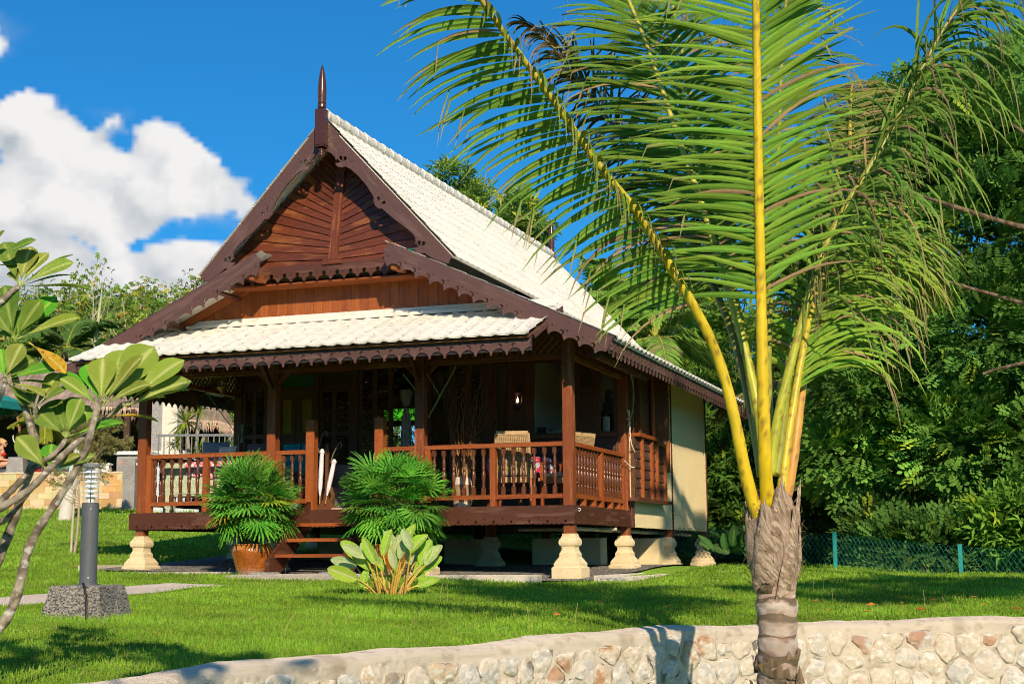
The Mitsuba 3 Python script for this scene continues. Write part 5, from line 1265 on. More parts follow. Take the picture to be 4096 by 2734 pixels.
LEAVES = [(-2.18, 6.40, 0.51, -2.15, 6.38, 0.71, 1.0, 1, 0), (-2.18, 6.40, 0.51, -2.08, 6.40, 0.69, 0.75, 1, 1), (-2.18, 6.40, 0.51, -1.95, 6.35, 0.64, 0.8, 1, 1),
    (-2.18, 6.40, 0.51, -1.99, 6.50, 0.70, 0.45, 0, 2), (-2.18, 6.40, 0.51, -1.98, 6.45, 0.60, 0.55, 0, 2), (-2.18, 6.40, 0.51, -1.85, 6.35, 0.51, 0.62, 1, 2),
    (-2.18, 6.40, 0.51, -2.25, 6.45, 0.62, 0.8, 1, 0), (-2.18, 6.40, 0.51, -2.30, 6.50, 0.76, 0.8, 0, 1), (-2.33, 6.40, 0.61, -2.10, 6.35, 0.72, 0.6, 0, 1),
    (-2.33, 6.40, 0.60, -2.20, 6.40, 0.62, 0.5, 0, 2), (-2.31, 6.40, 0.68, -2.25, 6.40, 0.76, 0.6, 0, 1), (-2.19, 6.40, 0.27, -2.26, 6.45, 0.53, 1.05, 0, 0),
    (-2.19, 6.40, 0.27, -2.08, 6.37, 0.45, 1.0, 0, 0), (-2.19, 6.40, 0.27, -2.04, 6.45, 0.49, 0.8, 2, 0), (-2.19, 6.40, 0.27, -1.91, 6.35, 0.39, 0.62, 1, 1),
    (-2.19, 6.40, 0.27, -2.28, 6.40, 0.40, 0.8, 0, 0), (-2.19, 6.40, 0.27, -2.23, 6.48, 0.43, 0.9, 0, 0), (-2.19, 6.40, 0.27, -2.15, 6.48, 0.40, 0.8, 0, 1),
    (-2.19, 6.40, 0.27, -2.30, 6.45, 0.33, 0.8, 0, 1), (-2.23, 6.40, 0.09, -2.16, 6.37, 0.26, 1.1, 1, 0), (-2.23, 6.40, 0.09, -2.12, 6.46, 0.21, 1.0, 0, 0),
    (-2.23, 6.40, 0.09, -2.28, 6.45, 0.25, 0.9, 2, 0), (-2.23, 6.40, 0.09, -1.98, 6.40, 0.17, 0.75, 2, 1), (-2.23, 6.40, 0.09, -2.01, 6.35, 0.09, 0.55, 0, 2),
    (-2.23, 6.40, 0.09, -2.02, 6.32, 0.03, 0.6, 1, 2), (-2.23, 6.40, 0.09, -2.12, 6.43, -0.01, 0.8, 0, 0), (-2.23, 6.40, 0.09, -2.23, 6.50, 0.21, 0.9, 0, 0),
    (-2.13, 6.40, 0.26, -1.93, 6.35, 0.13, 0.62, 3, 1), (-1.80, 6.40, -0.03, -1.81, 6.38, 0.21, 1.12, 1, 0), (-1.80, 6.40, -0.03, -1.96, 6.35, 0.10, 0.72, 1, 1),
    (-1.80, 6.40, -0.03, -2.00, 6.45, 0.14, 0.7, 2, 1), (-1.80, 6.40, -0.03, -1.73, 6.46, 0.25, 1.1, 1, 0), (-1.80, 6.40, -0.03, -1.62, 6.34, 0.20, 0.62, 1, 1),
    (-1.80, 6.40, -0.03, -1.59, 6.44, 0.27, 1.05, 1, 0), (-1.80, 6.40, -0.03, -1.91, 6.48, 0.20, 0.7, 2, 0), (-1.80, 6.40, -0.03, -1.59, 6.32, 0.09, 0.72, 1, 1),
    (-1.70, 6.40, -0.03, -1.46, 6.40, 0.21, 0.8, 1, 1), (-1.70, 6.40, -0.03, -1.42, 6.42, 0.11, 0.8, 1, 1), (-1.70, 6.40, -0.03, -1.42, 6.35, 0.07, 0.72, 1, 2),
    (-1.70, 6.40, -0.03, -1.64, 6.48, 0.15, 0.6, 2, 1), (-1.70, 6.40, -0.03, -1.51, 6.37, 0.02, 0.5, 0, 2), (-1.80, 6.40, -0.07, -1.54, 6.35, -0.06, 0.6, 3, 2),
    (-1.95, 6.40, -0.16, -2.03, 6.45, 0.03, 1.1, 0, 0), (-1.95, 6.40, -0.16, -1.88, 6.40, 0.01, 1.0, 1, 0), (-1.95, 6.40, -0.16, -2.10, 6.45, -0.03, 0.9, 0, 0),
    (-1.95, 6.40, -0.16, -1.87, 6.45, -0.01, 0.9, 1, 0), (-1.95, 6.40, -0.16, -2.07, 6.50, 0.02, 1, 0, 0), (-1.95, 6.40, -0.16, -1.72, 6.50, -0.07, 0.55, 2, 1),
    (-1.95, 6.40, -0.16, -1.97, 6.50, 0.04, 1, 0, 0), (-2.02, 6.40, -0.31, -2.13, 6.35, -0.16, 0.95, 1, 0), (-2.02, 6.40, -0.31, -2.02, 6.45, -0.18, 1.15, 2, 0),
    (-2.02, 6.40, -0.31, -1.88, 6.37, -0.23, 0.62, 1, 1), (-2.02, 6.40, -0.31, -1.82, 6.43, -0.23, 0.7, 1, 1), (-2.02, 6.40, -0.31, -2.14, 6.45, -0.20, 0.7, 2, 0),
    (-2.09, 6.40, -0.03, -2.18, 6.40, 0.06, 0.8, 0, 1), (-2.09, 6.40, -0.03, -2.04, 6.40, 0.04, 0.8, 0, 1), (-2.09, 6.40, -0.03, -2.13, 6.45, 0.08, 0.9, 0, 0),
    (-2.09, 6.40, -0.03, -1.99, 6.43, 0.13, 0.9, 1, 1), (-2.09, 6.40, -0.03, -1.94, 6.35, 0.06, 0.6, 0, 1)]
BRANCHES = [[(-2.37, 6.40, -1.08), (-2.20, 6.40, -0.97), (-2.14, 6.40, -0.85), (-2.09, 6.40, -0.63), (-2.00, 6.40, -0.47), (-1.91, 6.40, -0.32), (-1.85, 6.40, -0.18), (-1.81, 6.40, -0.02), (-1.80, 6.40, -0.00)],
    [(-2.39, 6.60, -0.91), (-2.29, 6.60, -0.68), (-2.23, 6.60, -0.51), (-2.17, 6.55, -0.36), (-2.12, 6.50, -0.22), (-2.15, 6.50, -0.07), (-2.21, 6.50, 0.09), (-2.21, 6.45, 0.26)],
    [(-2.12, 6.50, -0.26), (-2.11, 6.50, -0.15), (-2.10, 6.45, -0.07), (-2.09, 6.40, -0.02)],
    [(-2.30, 6.30, -0.59), (-2.19, 6.30, -0.47), (-2.08, 6.30, -0.40), (-1.99, 6.30, -0.31), (-1.93, 6.40, -0.21), (-1.85, 6.50, -0.11), (-1.77, 6.50, -0.04), (-1.70, 6.40, -0.02)],
    [(-2.32, 6.40, -0.50), (-2.23, 6.40, -0.44), (-2.17, 6.45, -0.36), (-2.10, 6.45, -0.29), (-2.02, 6.40, -0.25), (-1.95, 6.40, -0.17)],
    [(-2.38, 6.40, 0.35), (-2.26, 6.40, 0.44), (-2.23, 6.40, 0.47), (-2.18, 6.40, 0.51)],
    [(-2.26, 6.30, -0.09), (-2.21, 6.30, 0.01), (-2.23, 6.40, 0.10)],
    [(-2.26, 6.50, -0.52), (-2.15, 6.40, -0.46), (-2.08, 6.40, -0.37), (-2.02, 6.40, -0.31)]]

TONES = {0: ((.12, .21, .034), (.28, .36, .09)), 1: ((.20, .28, .045), (.46, .50, .17)), 2: ((.090, .32, .030), (.28, .46, .07)), 3: ((.52, .30, .030), (.60, .44, .10))}
r5 = np.random.default_rng(4)
for x0, y0, z0, x1, y1, z1, W, tn_, fc in LEAVES:
    b0, t0 = gd(x0, y0, z0), gd(x1, y1 + .10 * (r5.random() - .5), z1)
    nn = {0: -GF * 1.0 + np.array([0, 0, .35]), 1: -GF * .75 + np.array([0, 0, .75]), 2: -GF * .25 + np.array([0, 0, 1.0])}[fc] + GR * .5 * (r5.random() - .5)
    L = np.linalg.norm(t0 - b0); col, vein = TONES[tn_]
    v, f, c = big_leaf(b0, t0 - b0, nn, L, jit(col, .25, r5), vein, W=1.42 * W * (.27 / max(.2, L)) ** .35, bend=.10 + .2 * r5.random(), fold=.18 + .15 * r5.random(), stalk=.13, wave_=.03 if tn_ != 3 else .09)
    if tn_ == 3: c = np.where(meshkit.noise(v * 90, 4)[:, None] > .80, [.25, .08, .015], c)
    putmesh(FR, "leaf", v, f, c, "leaf_shiny", True, {"label": "yellowed old leaf"} if tn_ == 3 else None)
RAD = [(.024, .014), (.024, .013), (.013, .011), (.018, .011), (.017, .011), (.018, .013), (.013, .011), (.015, .009)]
for L, (ra, rb) in zip(BRANCHES, RAD):
    p = spline(g3(L), 40); b = B(); b.tube(p, np.linspace(ra, rb, 40) * (1 + .10 * np.sin(np.arange(40) * 1.9)), 12)
    v, f, uv, c = b.data(); scene[key(FR, "branch")] = mikit.ply((v, f), "bark_grey", smooth=True)
b = B().tube(spline(g3([(-2.72, 6.5, -1.35), (-2.60, 6.45, -1.15), (-2.37, 6.40, -1.08)]), 12), np.linspace(.045, .024, 12), 12); b.tube(spline(g3([(-2.66, 6.5, -1.30), (-2.52, 6.6, -1.1), (-2.39, 6.6, -.91)]), 12), np.linspace(.04, .024, 12), 12)
b.tube(spline(g3([(-2.66, 6.45, -1.25), (-2.58, 6.3, -.75), (-2.30, 6.3, -.59)]), 12), np.linspace(.03, .018, 12), 12).tube(spline(g3([(-2.62, 6.45, -1.2), (-2.70, 6.4, -.4), (-2.38, 6.4, .35)]), 14), np.linspace(.03, .018, 14), 12)
b.tube(spline(g3([(-2.6, 6.45, -1.2), (-2.55, 6.4, -.6), (-2.32, 6.4, -.50)]), 12), np.linspace(.026, .017, 12), 12).tube(spline(g3([(-2.55, 6.4, -.65), (-2.45, 6.3, -.3), (-2.26, 6.3, -.09)]), 12), np.linspace(.020, .013, 12), 12).tube(spline(g3([(-2.5, 6.45, -1.0), (-2.4, 6.5, -.7), (-2.26, 6.5, -.52)]), 12), np.linspace(.022, .015, 12), 12)
v, f, uv, c = b.data(); scene[FR + "__trunk"] = mikit.ply((v, f), "bark_grey", smooth=True)

# ================================================================ POTTED LADY PALMS
def fan_template(n=11, spread=2.9, seed=0):
    r = np.random.default_rng(seed); V, F = [], []
    for i in range(n):
        a = (i / (n - 1) - .5) * spread + .06 * (r.random() - .5); L = 1 - .22 * abs(i / (n - 1) - .5) * 2 + .12 * (r.random() - .5)
        d = np.array([math.sin(a), math.cos(a), .16 + .1 * (r.random() - .5)]); s = np.array([math.cos(a), -math.sin(a), 0]); b0 = len(V); w = .038
        for t, ws, dz in ((.04, .2, 0), (.35, .8, .0), (.7, 1, -.06), (1, .45, -.20)):
            c = d * t * L + np.array([0, 0, dz]); V += [c - s * w * ws + [0, 0, .018], c, c + s * w * ws + [0, 0, .018]]
        for k in range(3):
            q = b0 + 3 * k; F += [[q, q + 1, q + 4], [q, q + 4, q + 3], [q + 1, q + 2, q + 5], [q + 1, q + 5, q + 4]]
    return np.array(V), np.array(F)


def lady_palm(lab, pos, zc, rx, rz, ztop, seed, n=165):
    t = thing("lady_palm", lab, "palm plant"); r = np.random.default_rng(seed); pos = np.asarray(pos, float)
    st = B()
    for i in range(22):
        a = r.uniform(0, 2 * PI); q = .10 * math.sqrt(r.random()); h = r.uniform(.25, .85)
        st.tube([pos + [q * math.cos(a), q * math.sin(a), -.05], pos + [1.6 * q * math.cos(a), 1.6 * q * math.sin(a), h]], .010, 5, (.14, .15, .05))
    P, D, U, S, Cc, Q = [], [], [], [], [], []
    for i in range(n):
        a = r.uniform(0, 2 * PI); e = math.asin(r.uniform(-.75, 1)); rad = .50 + .34 * r.random() ** .6
        o = np.array([math.cos(a) * math.cos(e) * rx, math.sin(a) * math.cos(e) * rx, math.sin(e) * rz])
        p = np.array([pos[0], pos[1], zc]) + o * rad * (.72 + .55 * meshkit.noise(o[None] * 3.1 + seed, 2)[0]); out = norm(o / [rx, rx, rz])
        d = norm(out + np.array([0, 0, .15 - .5 * max(0, .3 - e)]) + .7 * (r.random(3) - .5)); n_ = norm(np.array([0, 0, 1.0]) + out * .55 + .4 * (r.random(3) - .5))
        P.append(p); D.append(d); U.append(n_); S.append(r.uniform(.26, .38))
        Cc.append(jit((.13, .36, .045) if r.random() > .03 else (.45, .40, .04), .5, r)); Q.append(i % 3)
        b0 = pos + [.12 * math.cos(a), .12 * math.sin(a), .2 + .5 * r.random()]
        st.tube([b0, (b0 + p) / 2 + [0, 0, .06], p], .0035, 4, (.10, .16, .03), False)
    P, D, U, S, Cc, Q = map(np.array, (P, D, U, S, Cc, Q)); R = rot_from(D, U)
    R = R * np.where(np.linalg.det(R) < 0, -1, 1)[:, None, None]
    for k in range(n):
        tv, tf = FANS[Q[k]]; v, f, c = scatter(tv, tf, P[k:k + 1], np.stack([R[k][:, 0], R[k][:, 1], R[k][:, 2]], 1)[None], S[k:k + 1], Cc[k:k + 1])
        putmesh(t, "fan_leaf", v, f, c, "leaf_shiny")
    st.put(t, "stems", "matte"); labels[t + "__stems"] = {"kind": "stuff"}
    return t


FANS = [fan_template(14, 2.9, 1), fan_template(16, 3.6, 2), fan_template(11, 2.3, 3)]
def pot(lab, pos, R0, hh):
    t = thing("clay_pot", lab, "pot")
    pr = [(.66, .0), (.70, .02), (.74, .10), (.75, .13), (.77, .14), (.78, .17), (.765, .18), (.80, .24), (.81, .27), (.80, .28), (.92, .50), (1.0, .72), (1.0, .80), (.95, .90), (.86, .955), (.84, .965), (.90, .98), (.90, 1.0), (.82, 1.0), (.80, .95)]
    B().lathe([(a * R0, b_ * hh) for a, b_ in pr], 48, pos).put(t, "jar", "pot_glaze", 40)
    B().lathe([(0.0, hh * .92), (R0 * .8, hh * .93)], 24, pos, c=(.05, .035, .02)).put(t, "soil", "matte")
    return t


p1, p2 = np.array([-4.60, -.93, -.935]), np.array([-2.42, -.93, -.955])
pot("brown glazed clay pot with relief bands left of the wooden steps", p1, .285, .43)
pot("brown glazed clay pot right of the wooden steps, half hidden by leaves", p2, .285, .43)
lady_palm("bushy fan leaved palm growing in the pot left of the steps", p1 + [0, 0, .40], .06, .57, .62, .6, 31)
lady_palm("bushy fan leaved palm growing in the pot right of the steps", p2 + [.06, 0, .40], .05, .66, .62, .6, 32, 175)

# ================================================================ BROAD-LEAVED PLANT on the lawn
def paddle(parent, name, base, d, n_, L, W, col, vein, bend=.4, fold=.5, r=rng, m="leaf"):
    d = norm(d); n_ = norm(n_ - d * (n_ @ d)); s = np.cross(d, n_); nt_, nw = 16, 9; V, C = [], []
    for i in range(nt_):
        t = i / (nt_ - 1); hw = W / 2 * max(.004, (math.sin(PI * min(1, t * .93 + .045)) ** .62) * (1 - .12 * t))
        if t > .985: hw = .003
        c = base + d * L * t * (1 - .15 * bend * t) - n_ * L * bend * .5 * t * t
        for j in range(nw):
            q = (j / (nw - 1) - .5) * 2; rb = math.sin((t * 13 + abs(q) * 2.5) * 2 * PI)
            V.append(c + s * q * hw + n_ * (fold * abs(q) ** 1.3 * hw + .0016 * rb)); k = 1 if abs(q) < .1 else .12 * max(0, rb)
            C.append(np.asarray(col) * (1 - k) + np.asarray(vein) * k)
    F = [[i * nw + j, i * nw + j + 1, (i + 1) * nw + j + 1, (i + 1) * nw + j] for i in range(nt_ - 1) for j in range(nw - 1)]
    return putmesh(parent, name, np.array(V), np.array(F), np.array(C), m, True)


CA = thing("broad_leaf_plant", "clump of upright paddle shaped pale green leaves on yellow orange stalks in the lawn", "plant")
cb = ground_uv(-.234, -5.795); r6 = np.random.default_rng(17)
CL = [(-.62, .38, -.86, .50), (-.56, .22, -.83, .36), (-.40, .50, -.62, .66), (-.30, .34, -.5, .52), (-.22, .42, -.43, .68), (-.02, .46, .10, .78), (.10, .36, .02, .58), (.30, .40, .26, .66), (.22, .62, .30, .92), (.05, .62, -.10, .84), (.40, .46, .56, .64),
      (.42, .30, .66, .50), (.50, .14, .36, .40), (.30, .55, .46, .80), (-.10, .30, -.2, .50), (.16, .48, .20, .74), (.36, .60, .20, .84), (-.34, .26, -.18, .40), (.56, .40, .66, .66), (-.50, .44, -.70, .72), (-.14, .52, -.05, .86), (.24, .50, .36, .78), (.12, .30, -.02, .60), (.38, .26, .50, .56), (-.24, .44, -.36, .74), (.48, .40, .52, .72), (-.48, .12, -.34, .33), (.0, .22, .10, .40), (.44, .12, .62, .22)]
for i, (bx, bz, tx, tz) in enumerate(CL):
    dy = .5 * (r6.random() - .5); rt = cb + GR * (bx * .25 + .12 * (r6.random() - .5)) + GF * (dy * .5) + [0, 0, -.02]
    b0 = cb + GR * bx * .62 + GF * dy + [0, 0, bz * .78]; t0 = cb + GR * tx * .74 + GF * (dy * 1.15) + [0, 0, tz * .77]
    pale = i in (0, 2, 4, 5, 6, 7, 9, 15, 16, 18); col = (.42, .53, .25) if pale else (.32, .52, .05)
    L = np.linalg.norm(t0 - b0) * 1.02 + .04
    paddle(CA, "leaf", b0, t0 - b0, -GF + GR * (.9 * (r6.random() - .5)) + np.array([0, 0, .3]), L, L * (.36 + .12 * r6.random()), jit(col, .15, r6), (.50, .52, .25), .25 + .2 * r6.random(), .35 + .25 * r6.random())
    B().tube(spline([rt, rt * .45 + b0 * .55 + [0, 0, .03], b0], 12), np.linspace(.014, .006, 12), 7, np.linspace((.42, .24, .06), (.55, .40, .05), 12)).put(CA, "stalk", "gloss_soft", True)
# ================================================================ BACKGROUND PLANTS
def leaflet(L=1.0, w=.5):                               # a folded leaf of 4 faces, base at the origin, along +y
    return np.array([[0, 0, 0], [-w / 2, .4 * L, .10 * L], [0, .45 * L, 0], [w / 2, .4 * L, .10 * L], [0, L, -.06 * L]]), np.array([[0, 2, 1], [0, 3, 2], [1, 2, 4], [2, 3, 4]])


def compose(items):
    V, F, n = [], [], 0
    for (v, f), o, R, s in items:
        V.append(v * s @ np.asarray(R).T + o); F.append(f + n); n += len(v)
    return np.vstack(V), np.vstack(F)


def rz(a): return np.array([[math.cos(a), -math.sin(a), 0], [math.sin(a), math.cos(a), 0], [0, 0, 1]])


oval = (np.array([[0, 0, 0], [-.26, .35, .05], [-.24, .72, .04], [0, 1, 0], [.24, .72, .04], [.26, .35, .05]]), np.array([[0, 5, 1], [1, 5, 4], [1, 4, 2], [2, 4, 3]]))
SPRAY = compose([(oval, [sg * .02, .18 + .15 * k, -.05 * k * k * .12], rz(-sg * 1.15), .24 + .02 * k) for k in range(5) for sg in (-1, 1)] + [(oval, [0, .88, -.15], rz(0), .26)])
TRI = compose([(leaflet(1, .36), [0, .1, 0], rz(a) @ np.array([[1, 0, 0], [0, .9, 0], [0, -.45, 1]]), 1 - .15 * abs(a)) for a in (-1.0, 0, 1.0)])
TUFT = compose([(leaflet(1, .34), [0, 0, 0], rz(a) @ np.array([[1, 0, 0], [0, 1, 0], [0, z, 1]]), s) for a, z, s in ((0, .1, 1), (1.3, -.2, .8), (2.5, .2, .9), (3.8, -.1, .8), (5.1, .3, .9))])


def crown(parent, lobes, n, tmpl, size, col, seed, name="crown", m="leaf", var=.5, out=.75, yellow=.05, flat=0.0):
    """Leaves through the volume of the lobes (x, y, z, r in garden metres), thicker towards their outsides."""
    r = np.random.default_rng(seed); lobes = np.asarray(lobes, float); w = lobes[:, 3] ** 2; ids = r.choice(len(lobes), n, p=w / w.sum())
    d = r.normal(size=(n, 3)); d /= np.linalg.norm(d, axis=1, keepdims=True)
    rad = (1 - (1 - r.random(n) ** .5) * .75) * lobes[ids, 3]
    lump = meshkit.fbm(d * 2.2 + ids[:, None] * 7.1, 3, 6); rad *= .72 + .55 * lump
    C0 = np.array([gd(*l[:3]) for l in lobes])[ids]; p = C0 + d * rad[:, None] * [1, 1, .82]
    keep = meshkit.fbm(p * 1.1 / max(.3, lobes[:, 3].mean() * .5), 3, seed) > .36; p, d = p[keep], d[keep]; n = len(p)
    dd = d * out + np.array([0, 0, .05]) + .75 * (r.random((n, 3)) - .5); up = np.array([0, 0, .75]) + .95 * d + .8 * (r.random((n, 3)) - .5)
    R = rot_from(dd, up); R *= np.where(np.linalg.det(R) < 0, -1, 1)[:, None, None]; R[:, :, 2] = np.cross(R[:, :, 0], R[:, :, 1])
    tone = meshkit.fbm(p * .9, 3, seed + 3)[:, None]
    c = np.array(col) * (1 + var * (tone - .5) * 2) * (.75 + .5 * r.random((n, 1)))
    yl = r.random(n) < yellow; c[yl] = c[yl] * np.array([2.6, 1.7, .9])
    v, f, c = scatter(tmpl[0], tmpl[1], p, R, size * (.7 + .6 * r.random(n)), c)
    k = putmesh(parent, name, v, f, c, m); labels[k] = {"kind": "stuff"}
    return len(f)


def limbs(parent, paths, m="bark_brown", name="trunk"):
    for pts, ra, rb in paths:
        p = spline(g3(pts), 30); b = B(); b.tube(p, np.linspace(ra, rb, 30) * (1 + .08 * np.sin(np.arange(30) * 1.3)), 9); v, f, uv, c = b.data()
        v = v + .06 * ra * 8 * (meshkit.fbm(v * 3, 3, 2)[:, None] - .5); scene[key(parent, name if pts is paths[0][0] else "limb")] = mikit.ply((v, f), m, smooth=True)


def quick_frond(parent, pts, side, n, Lmax, col, w=.02, droop=.5, ca=.5, stem=(.30, .30, .05), r0=.03, start=.15, seed=0, lift=.1, var=.5, dead=.0, m="leaf"):
    r = np.random.default_rng(seed); k = key(parent, "frond"); P = spline(pts, 40); Tn = np.gradient(P, axis=0); Tn /= np.linalg.norm(Tn, axis=1, keepdims=True)
    B().tube(P, np.linspace(r0, r0 * .2, 40), 5, stem, False).put(k, "midrib", "matte", True)
    u = np.tile(start + (1 - start) * (np.arange(n) + r.random(n) * .6) / n, 2); sg = np.repeat([1, -1], n); i = np.minimum(38, (u * 39).astype(int)); p, tn = P[i], Tn[i]
    sd = side - tn * (tn @ side)[:, None]; sd /= np.linalg.norm(sd, axis=1, keepdims=True); sd = sd * sg[:, None]; nn = np.cross(tn, sd) * sg[:, None]
    x = (u - start) / (1 - start); L = Lmax * (.5 + .5 * np.sin(PI * np.minimum(1, .15 + .75 * x))) * (.8 + .4 * r.random(2 * n)) * np.where(x > .75, 1 - .7 * (x - .75) / .25, 1)
    d = tn * (ca + .4 * x)[:, None] + sd * .85 + nn * (lift + .25 * (r.random((2 * n, 1)) - .5)); d /= np.linalg.norm(d, axis=1, keepdims=True)
    d2 = d + DOWN * droop * (.6 + .8 * r.random((2 * n, 1))); d2 /= np.linalg.norm(d2, axis=1, keepdims=True)
    wv = np.cross(d, nn); wv /= np.linalg.norm(wv, axis=1, keepdims=True) + 1e-9; W = w * (.8 + .4 * r.random((2 * n, 1)))
    a = p; b_ = p + d * (L * .5)[:, None]; e_ = b_ + d2 * (L * .5)[:, None]
    V = np.stack([a - wv * W * .5, a + wv * W * .5, b_ - wv * W, b_ + wv * W, e_], 1).reshape(-1, 3)
    F = (np.array([[0, 1, 3], [0, 3, 2], [2, 3, 4]])[None] + 5 * np.arange(2 * n)[:, None, None]).reshape(-1, 3)
    c = np.array(col) * (1 + var * (r.random((2 * n, 1)) - .5)); dd = r.random(2 * n) < dead; c[dd] = np.array([.30, .22, .13])
    kk = putmesh(k, "leaflets", V, F, np.repeat(np.clip(c, 0, 1), 5, 0), m); labels[kk] = {"kind": "stuff"}


def feather_palm(name, lab, hub, fr, L, col, seed, n=46, Lmax=.5, w=.025, droop=.5, trunk=None, sag=.55, group=None, r0=.03, stem=(.30, .30, .05), dead=.03):
    t = thing(name, lab, "palm", group); r = np.random.default_rng(seed); h = gd(*hub)
    for j in range(len(fr)):
        az, el = fr[j][:2]; l = L * (fr[j][2] if len(fr[j]) > 2 else 1) * (.9 + .2 * r.random()); hor = GR * math.cos(az) + GF * math.sin(az); d = hor * math.cos(el) + np.array([0, 0, math.sin(el)])
        q = np.linspace(0, 1, 7); P = h + d * (l * q)[:, None] + DOWN * (l * sag * q ** 2.2 * (.8 + .4 * r.random()))[:, None]
        quick_frond(t, P, np.cross(d, [0, 0, 1]) if abs(d[2]) < .97 else GR, n, Lmax, col, w, droop, r0=r0, stem=stem, seed=seed * 31 + j, dead=dead)
    if trunk is not None:
        b = B(); p = spline([gd(hub[0] + trunk[0], hub[1], trunk[1]), h * .5 + gd(hub[0] + trunk[0] * .6, hub[1], trunk[1]) * .5, h], 30); b.tube(p, np.linspace(trunk[2], trunk[2] * .7, 30) * (1 + .06 * np.sin(np.arange(30) * 2.2)), 10); b.put(t, "trunk", "bark_brown", True)
    return t


ring = lambda n, el0, el1, s, r0=0: [(r0 + i * 2 * PI / n + .35 * math.sin(i * 5.1 + s), el0 + (el1 - el0) * ((i * 7 + s) % n) / n) for i in range(n)]
# ---- hill on the left with its rubber wood
hx, hy = np.meshgrid(np.linspace(-90, 25, 70), np.linspace(50, 150, 50))
hz = -2.8 + np.clip((hy - 50) / 40, 0, 1.6) ** 1.2 * 11.0 * (1 - np.clip((hx + 17) / 16, 0, 1) ** 1.3) + 1.2 * meshkit.fbm(np.stack([hx * .12, hy * .12, hx * 0], -1), 3, 4) - np.clip((hx + 17) / 16, 0, 1) * 3
HP = np.stack([CAM[0] + hx * GR[0] + hy * GF[0], CAM[1] + hx * GR[1] + hy * GF[1], hz], -1).reshape(-1, 3); i, j = np.meshgrid(np.arange(49), np.arange(69), indexing="ij"); m = 70
scene["hill"] = mikit.ply((HP, np.stack([i * m + j, i * m + j + 1, (i + 1) * m + j + 1, (i + 1) * m + j], -1).reshape(-1, 4)), "hill_ground", smooth=True); labels["hill"] = {"kind": "structure", "label": "wooded hill behind the garden on the left", "category": "hill"}
mat("hill_ground", mikit.proc(lambda p, n, uv: mikit.mix(C3(.035, .055, .012), C3(.09, .12, .03), mikit.fbm(p.x * .8, p.y * .8, p.z * .8, 3))), .9, .1)
def hill_z(X, Y):
    return -2.8 + np.clip((Y - 50) / 40, 0, 1.6) ** 1.2 * 11.0 * (1 - np.clip((X + 17) / 16, 0, 1) ** 1.3) - np.clip((X + 17) / 16, 0, 1) * 3


def rubber_tree(seed, h=6.5, n=150):
    """A slender pale-stemmed tree with loose clusters of three-part leaves: (wood, leaves) about the origin."""
    r = np.random.default_rng(seed); b = B(); tips = []
    b.tube(spline([(0, 0, -.5), (.1, .05, h * .4), (.15 * r.normal(), .15 * r.normal(), h * .95)], 8), np.linspace(.09, .02, 8), 5, (.42, .38, .30), False)
    for k in range(13):
        z = h * r.uniform(.25, .9); a = r.uniform(0, 2 * PI); l = (h - z) * .45 + .9 * r.random(); e = np.array([math.cos(a) * l * .7, math.sin(a) * l * .7, z + l * .8])
        b.tube(spline([(0.05, 0, z), (np.array([0, 0, z]) + e) / 2 + [0, 0, -.1 * l], e], 5), np.linspace(.04, .010, 5), 4, (.44, .40, .32), False); tips += [e, e * .75 + np.array([0, 0, z * .25])]
    tips = np.array(tips); ids = r.integers(0, len(tips), n); p = tips[ids] + r.normal(size=(n, 3)) * [.48, .48, .42]
    d = r.normal(size=(n, 3)); d[:, 2] -= .5; up = np.array([0, 0, 1.0]) + .8 * (r.random((n, 3)) - .5); R = rot_from(d, up); R[:, :, 2] = np.cross(R[:, :, 0], R[:, :, 1])
    c = np.array([.16, .28, .045]) * (.5 + r.random((n, 1))) ; yl = r.random(n) < .14; c[yl] = np.array([.42, .40, .06]) * (.6 + .6 * r.random((yl.sum(), 1)))
    return b.data(), scatter(TRI[0], TRI[1], p, R, r.uniform(.26, .42, n), c)


VAR = [rubber_tree(50 + k, 5.2 + .5 * k, 230 + 10 * k) for k in range(6)]
r7 = np.random.default_rng(77); WV_, LV = [], []
for row in range(17):
    Y = 52 + row * 3.1
    for X in np.arange(-44 - row, -9 + .3 * row, 1.32 + .03 * row):
        x, y = X + r7.uniform(-.8, .8), Y + r7.uniform(-1.3, 1.3)
        if not (-.40 * y < x < -.13 * y): continue
        (wv, wf, _, wc), (lv, lf_, lc) = VAR[r7.integers(6)]; s = r7.uniform(.75, 1.15); Rm = rz(r7.uniform(0, 6.28)); o = gd(x, y, float(hill_z(x, y)) - .3)
        t_ = r7.uniform(.65, 1.35) * np.array([r7.uniform(.8, 1.3), 1, 1])
        WV_.append((wv * s @ Rm.T + o, wf, wc)); LV.append((lv * s @ Rm.T + o, lf_, np.clip(lc * t_, 0, 1)))
v, f, c = join(WV_); putmesh("hill_forest", "trunks", v, f, c, "matte"); v, f, c = join(LV); putmesh("hill_forest", "leaves", v, f, c, "leaf"); print("hill forest", len(f))
labels["hill_forest"] = {"label": "far wood of slender pale stemmed trees covering the hill", "category": "wood", "kind": "stuff"}
t = thing("slender_tree", "thin tree standing out above the skyline of the wooded hill", "tree")
(wv, wf, _, wc), (lv, lf_, lc) = rubber_tree(91, 9.4, 150); o = gd(-20.3, 70, float(hill_z(-20.3, 70)) + 2.4)
putmesh(t, "trunk", wv * [.6, .6, 1.0] + o, wf, wc, "matte"); k = putmesh(t, "crown", lv * [.6, .6, 1.0] + o, lf_, lc, "leaf"); labels[k] = {"kind": "stuff"}

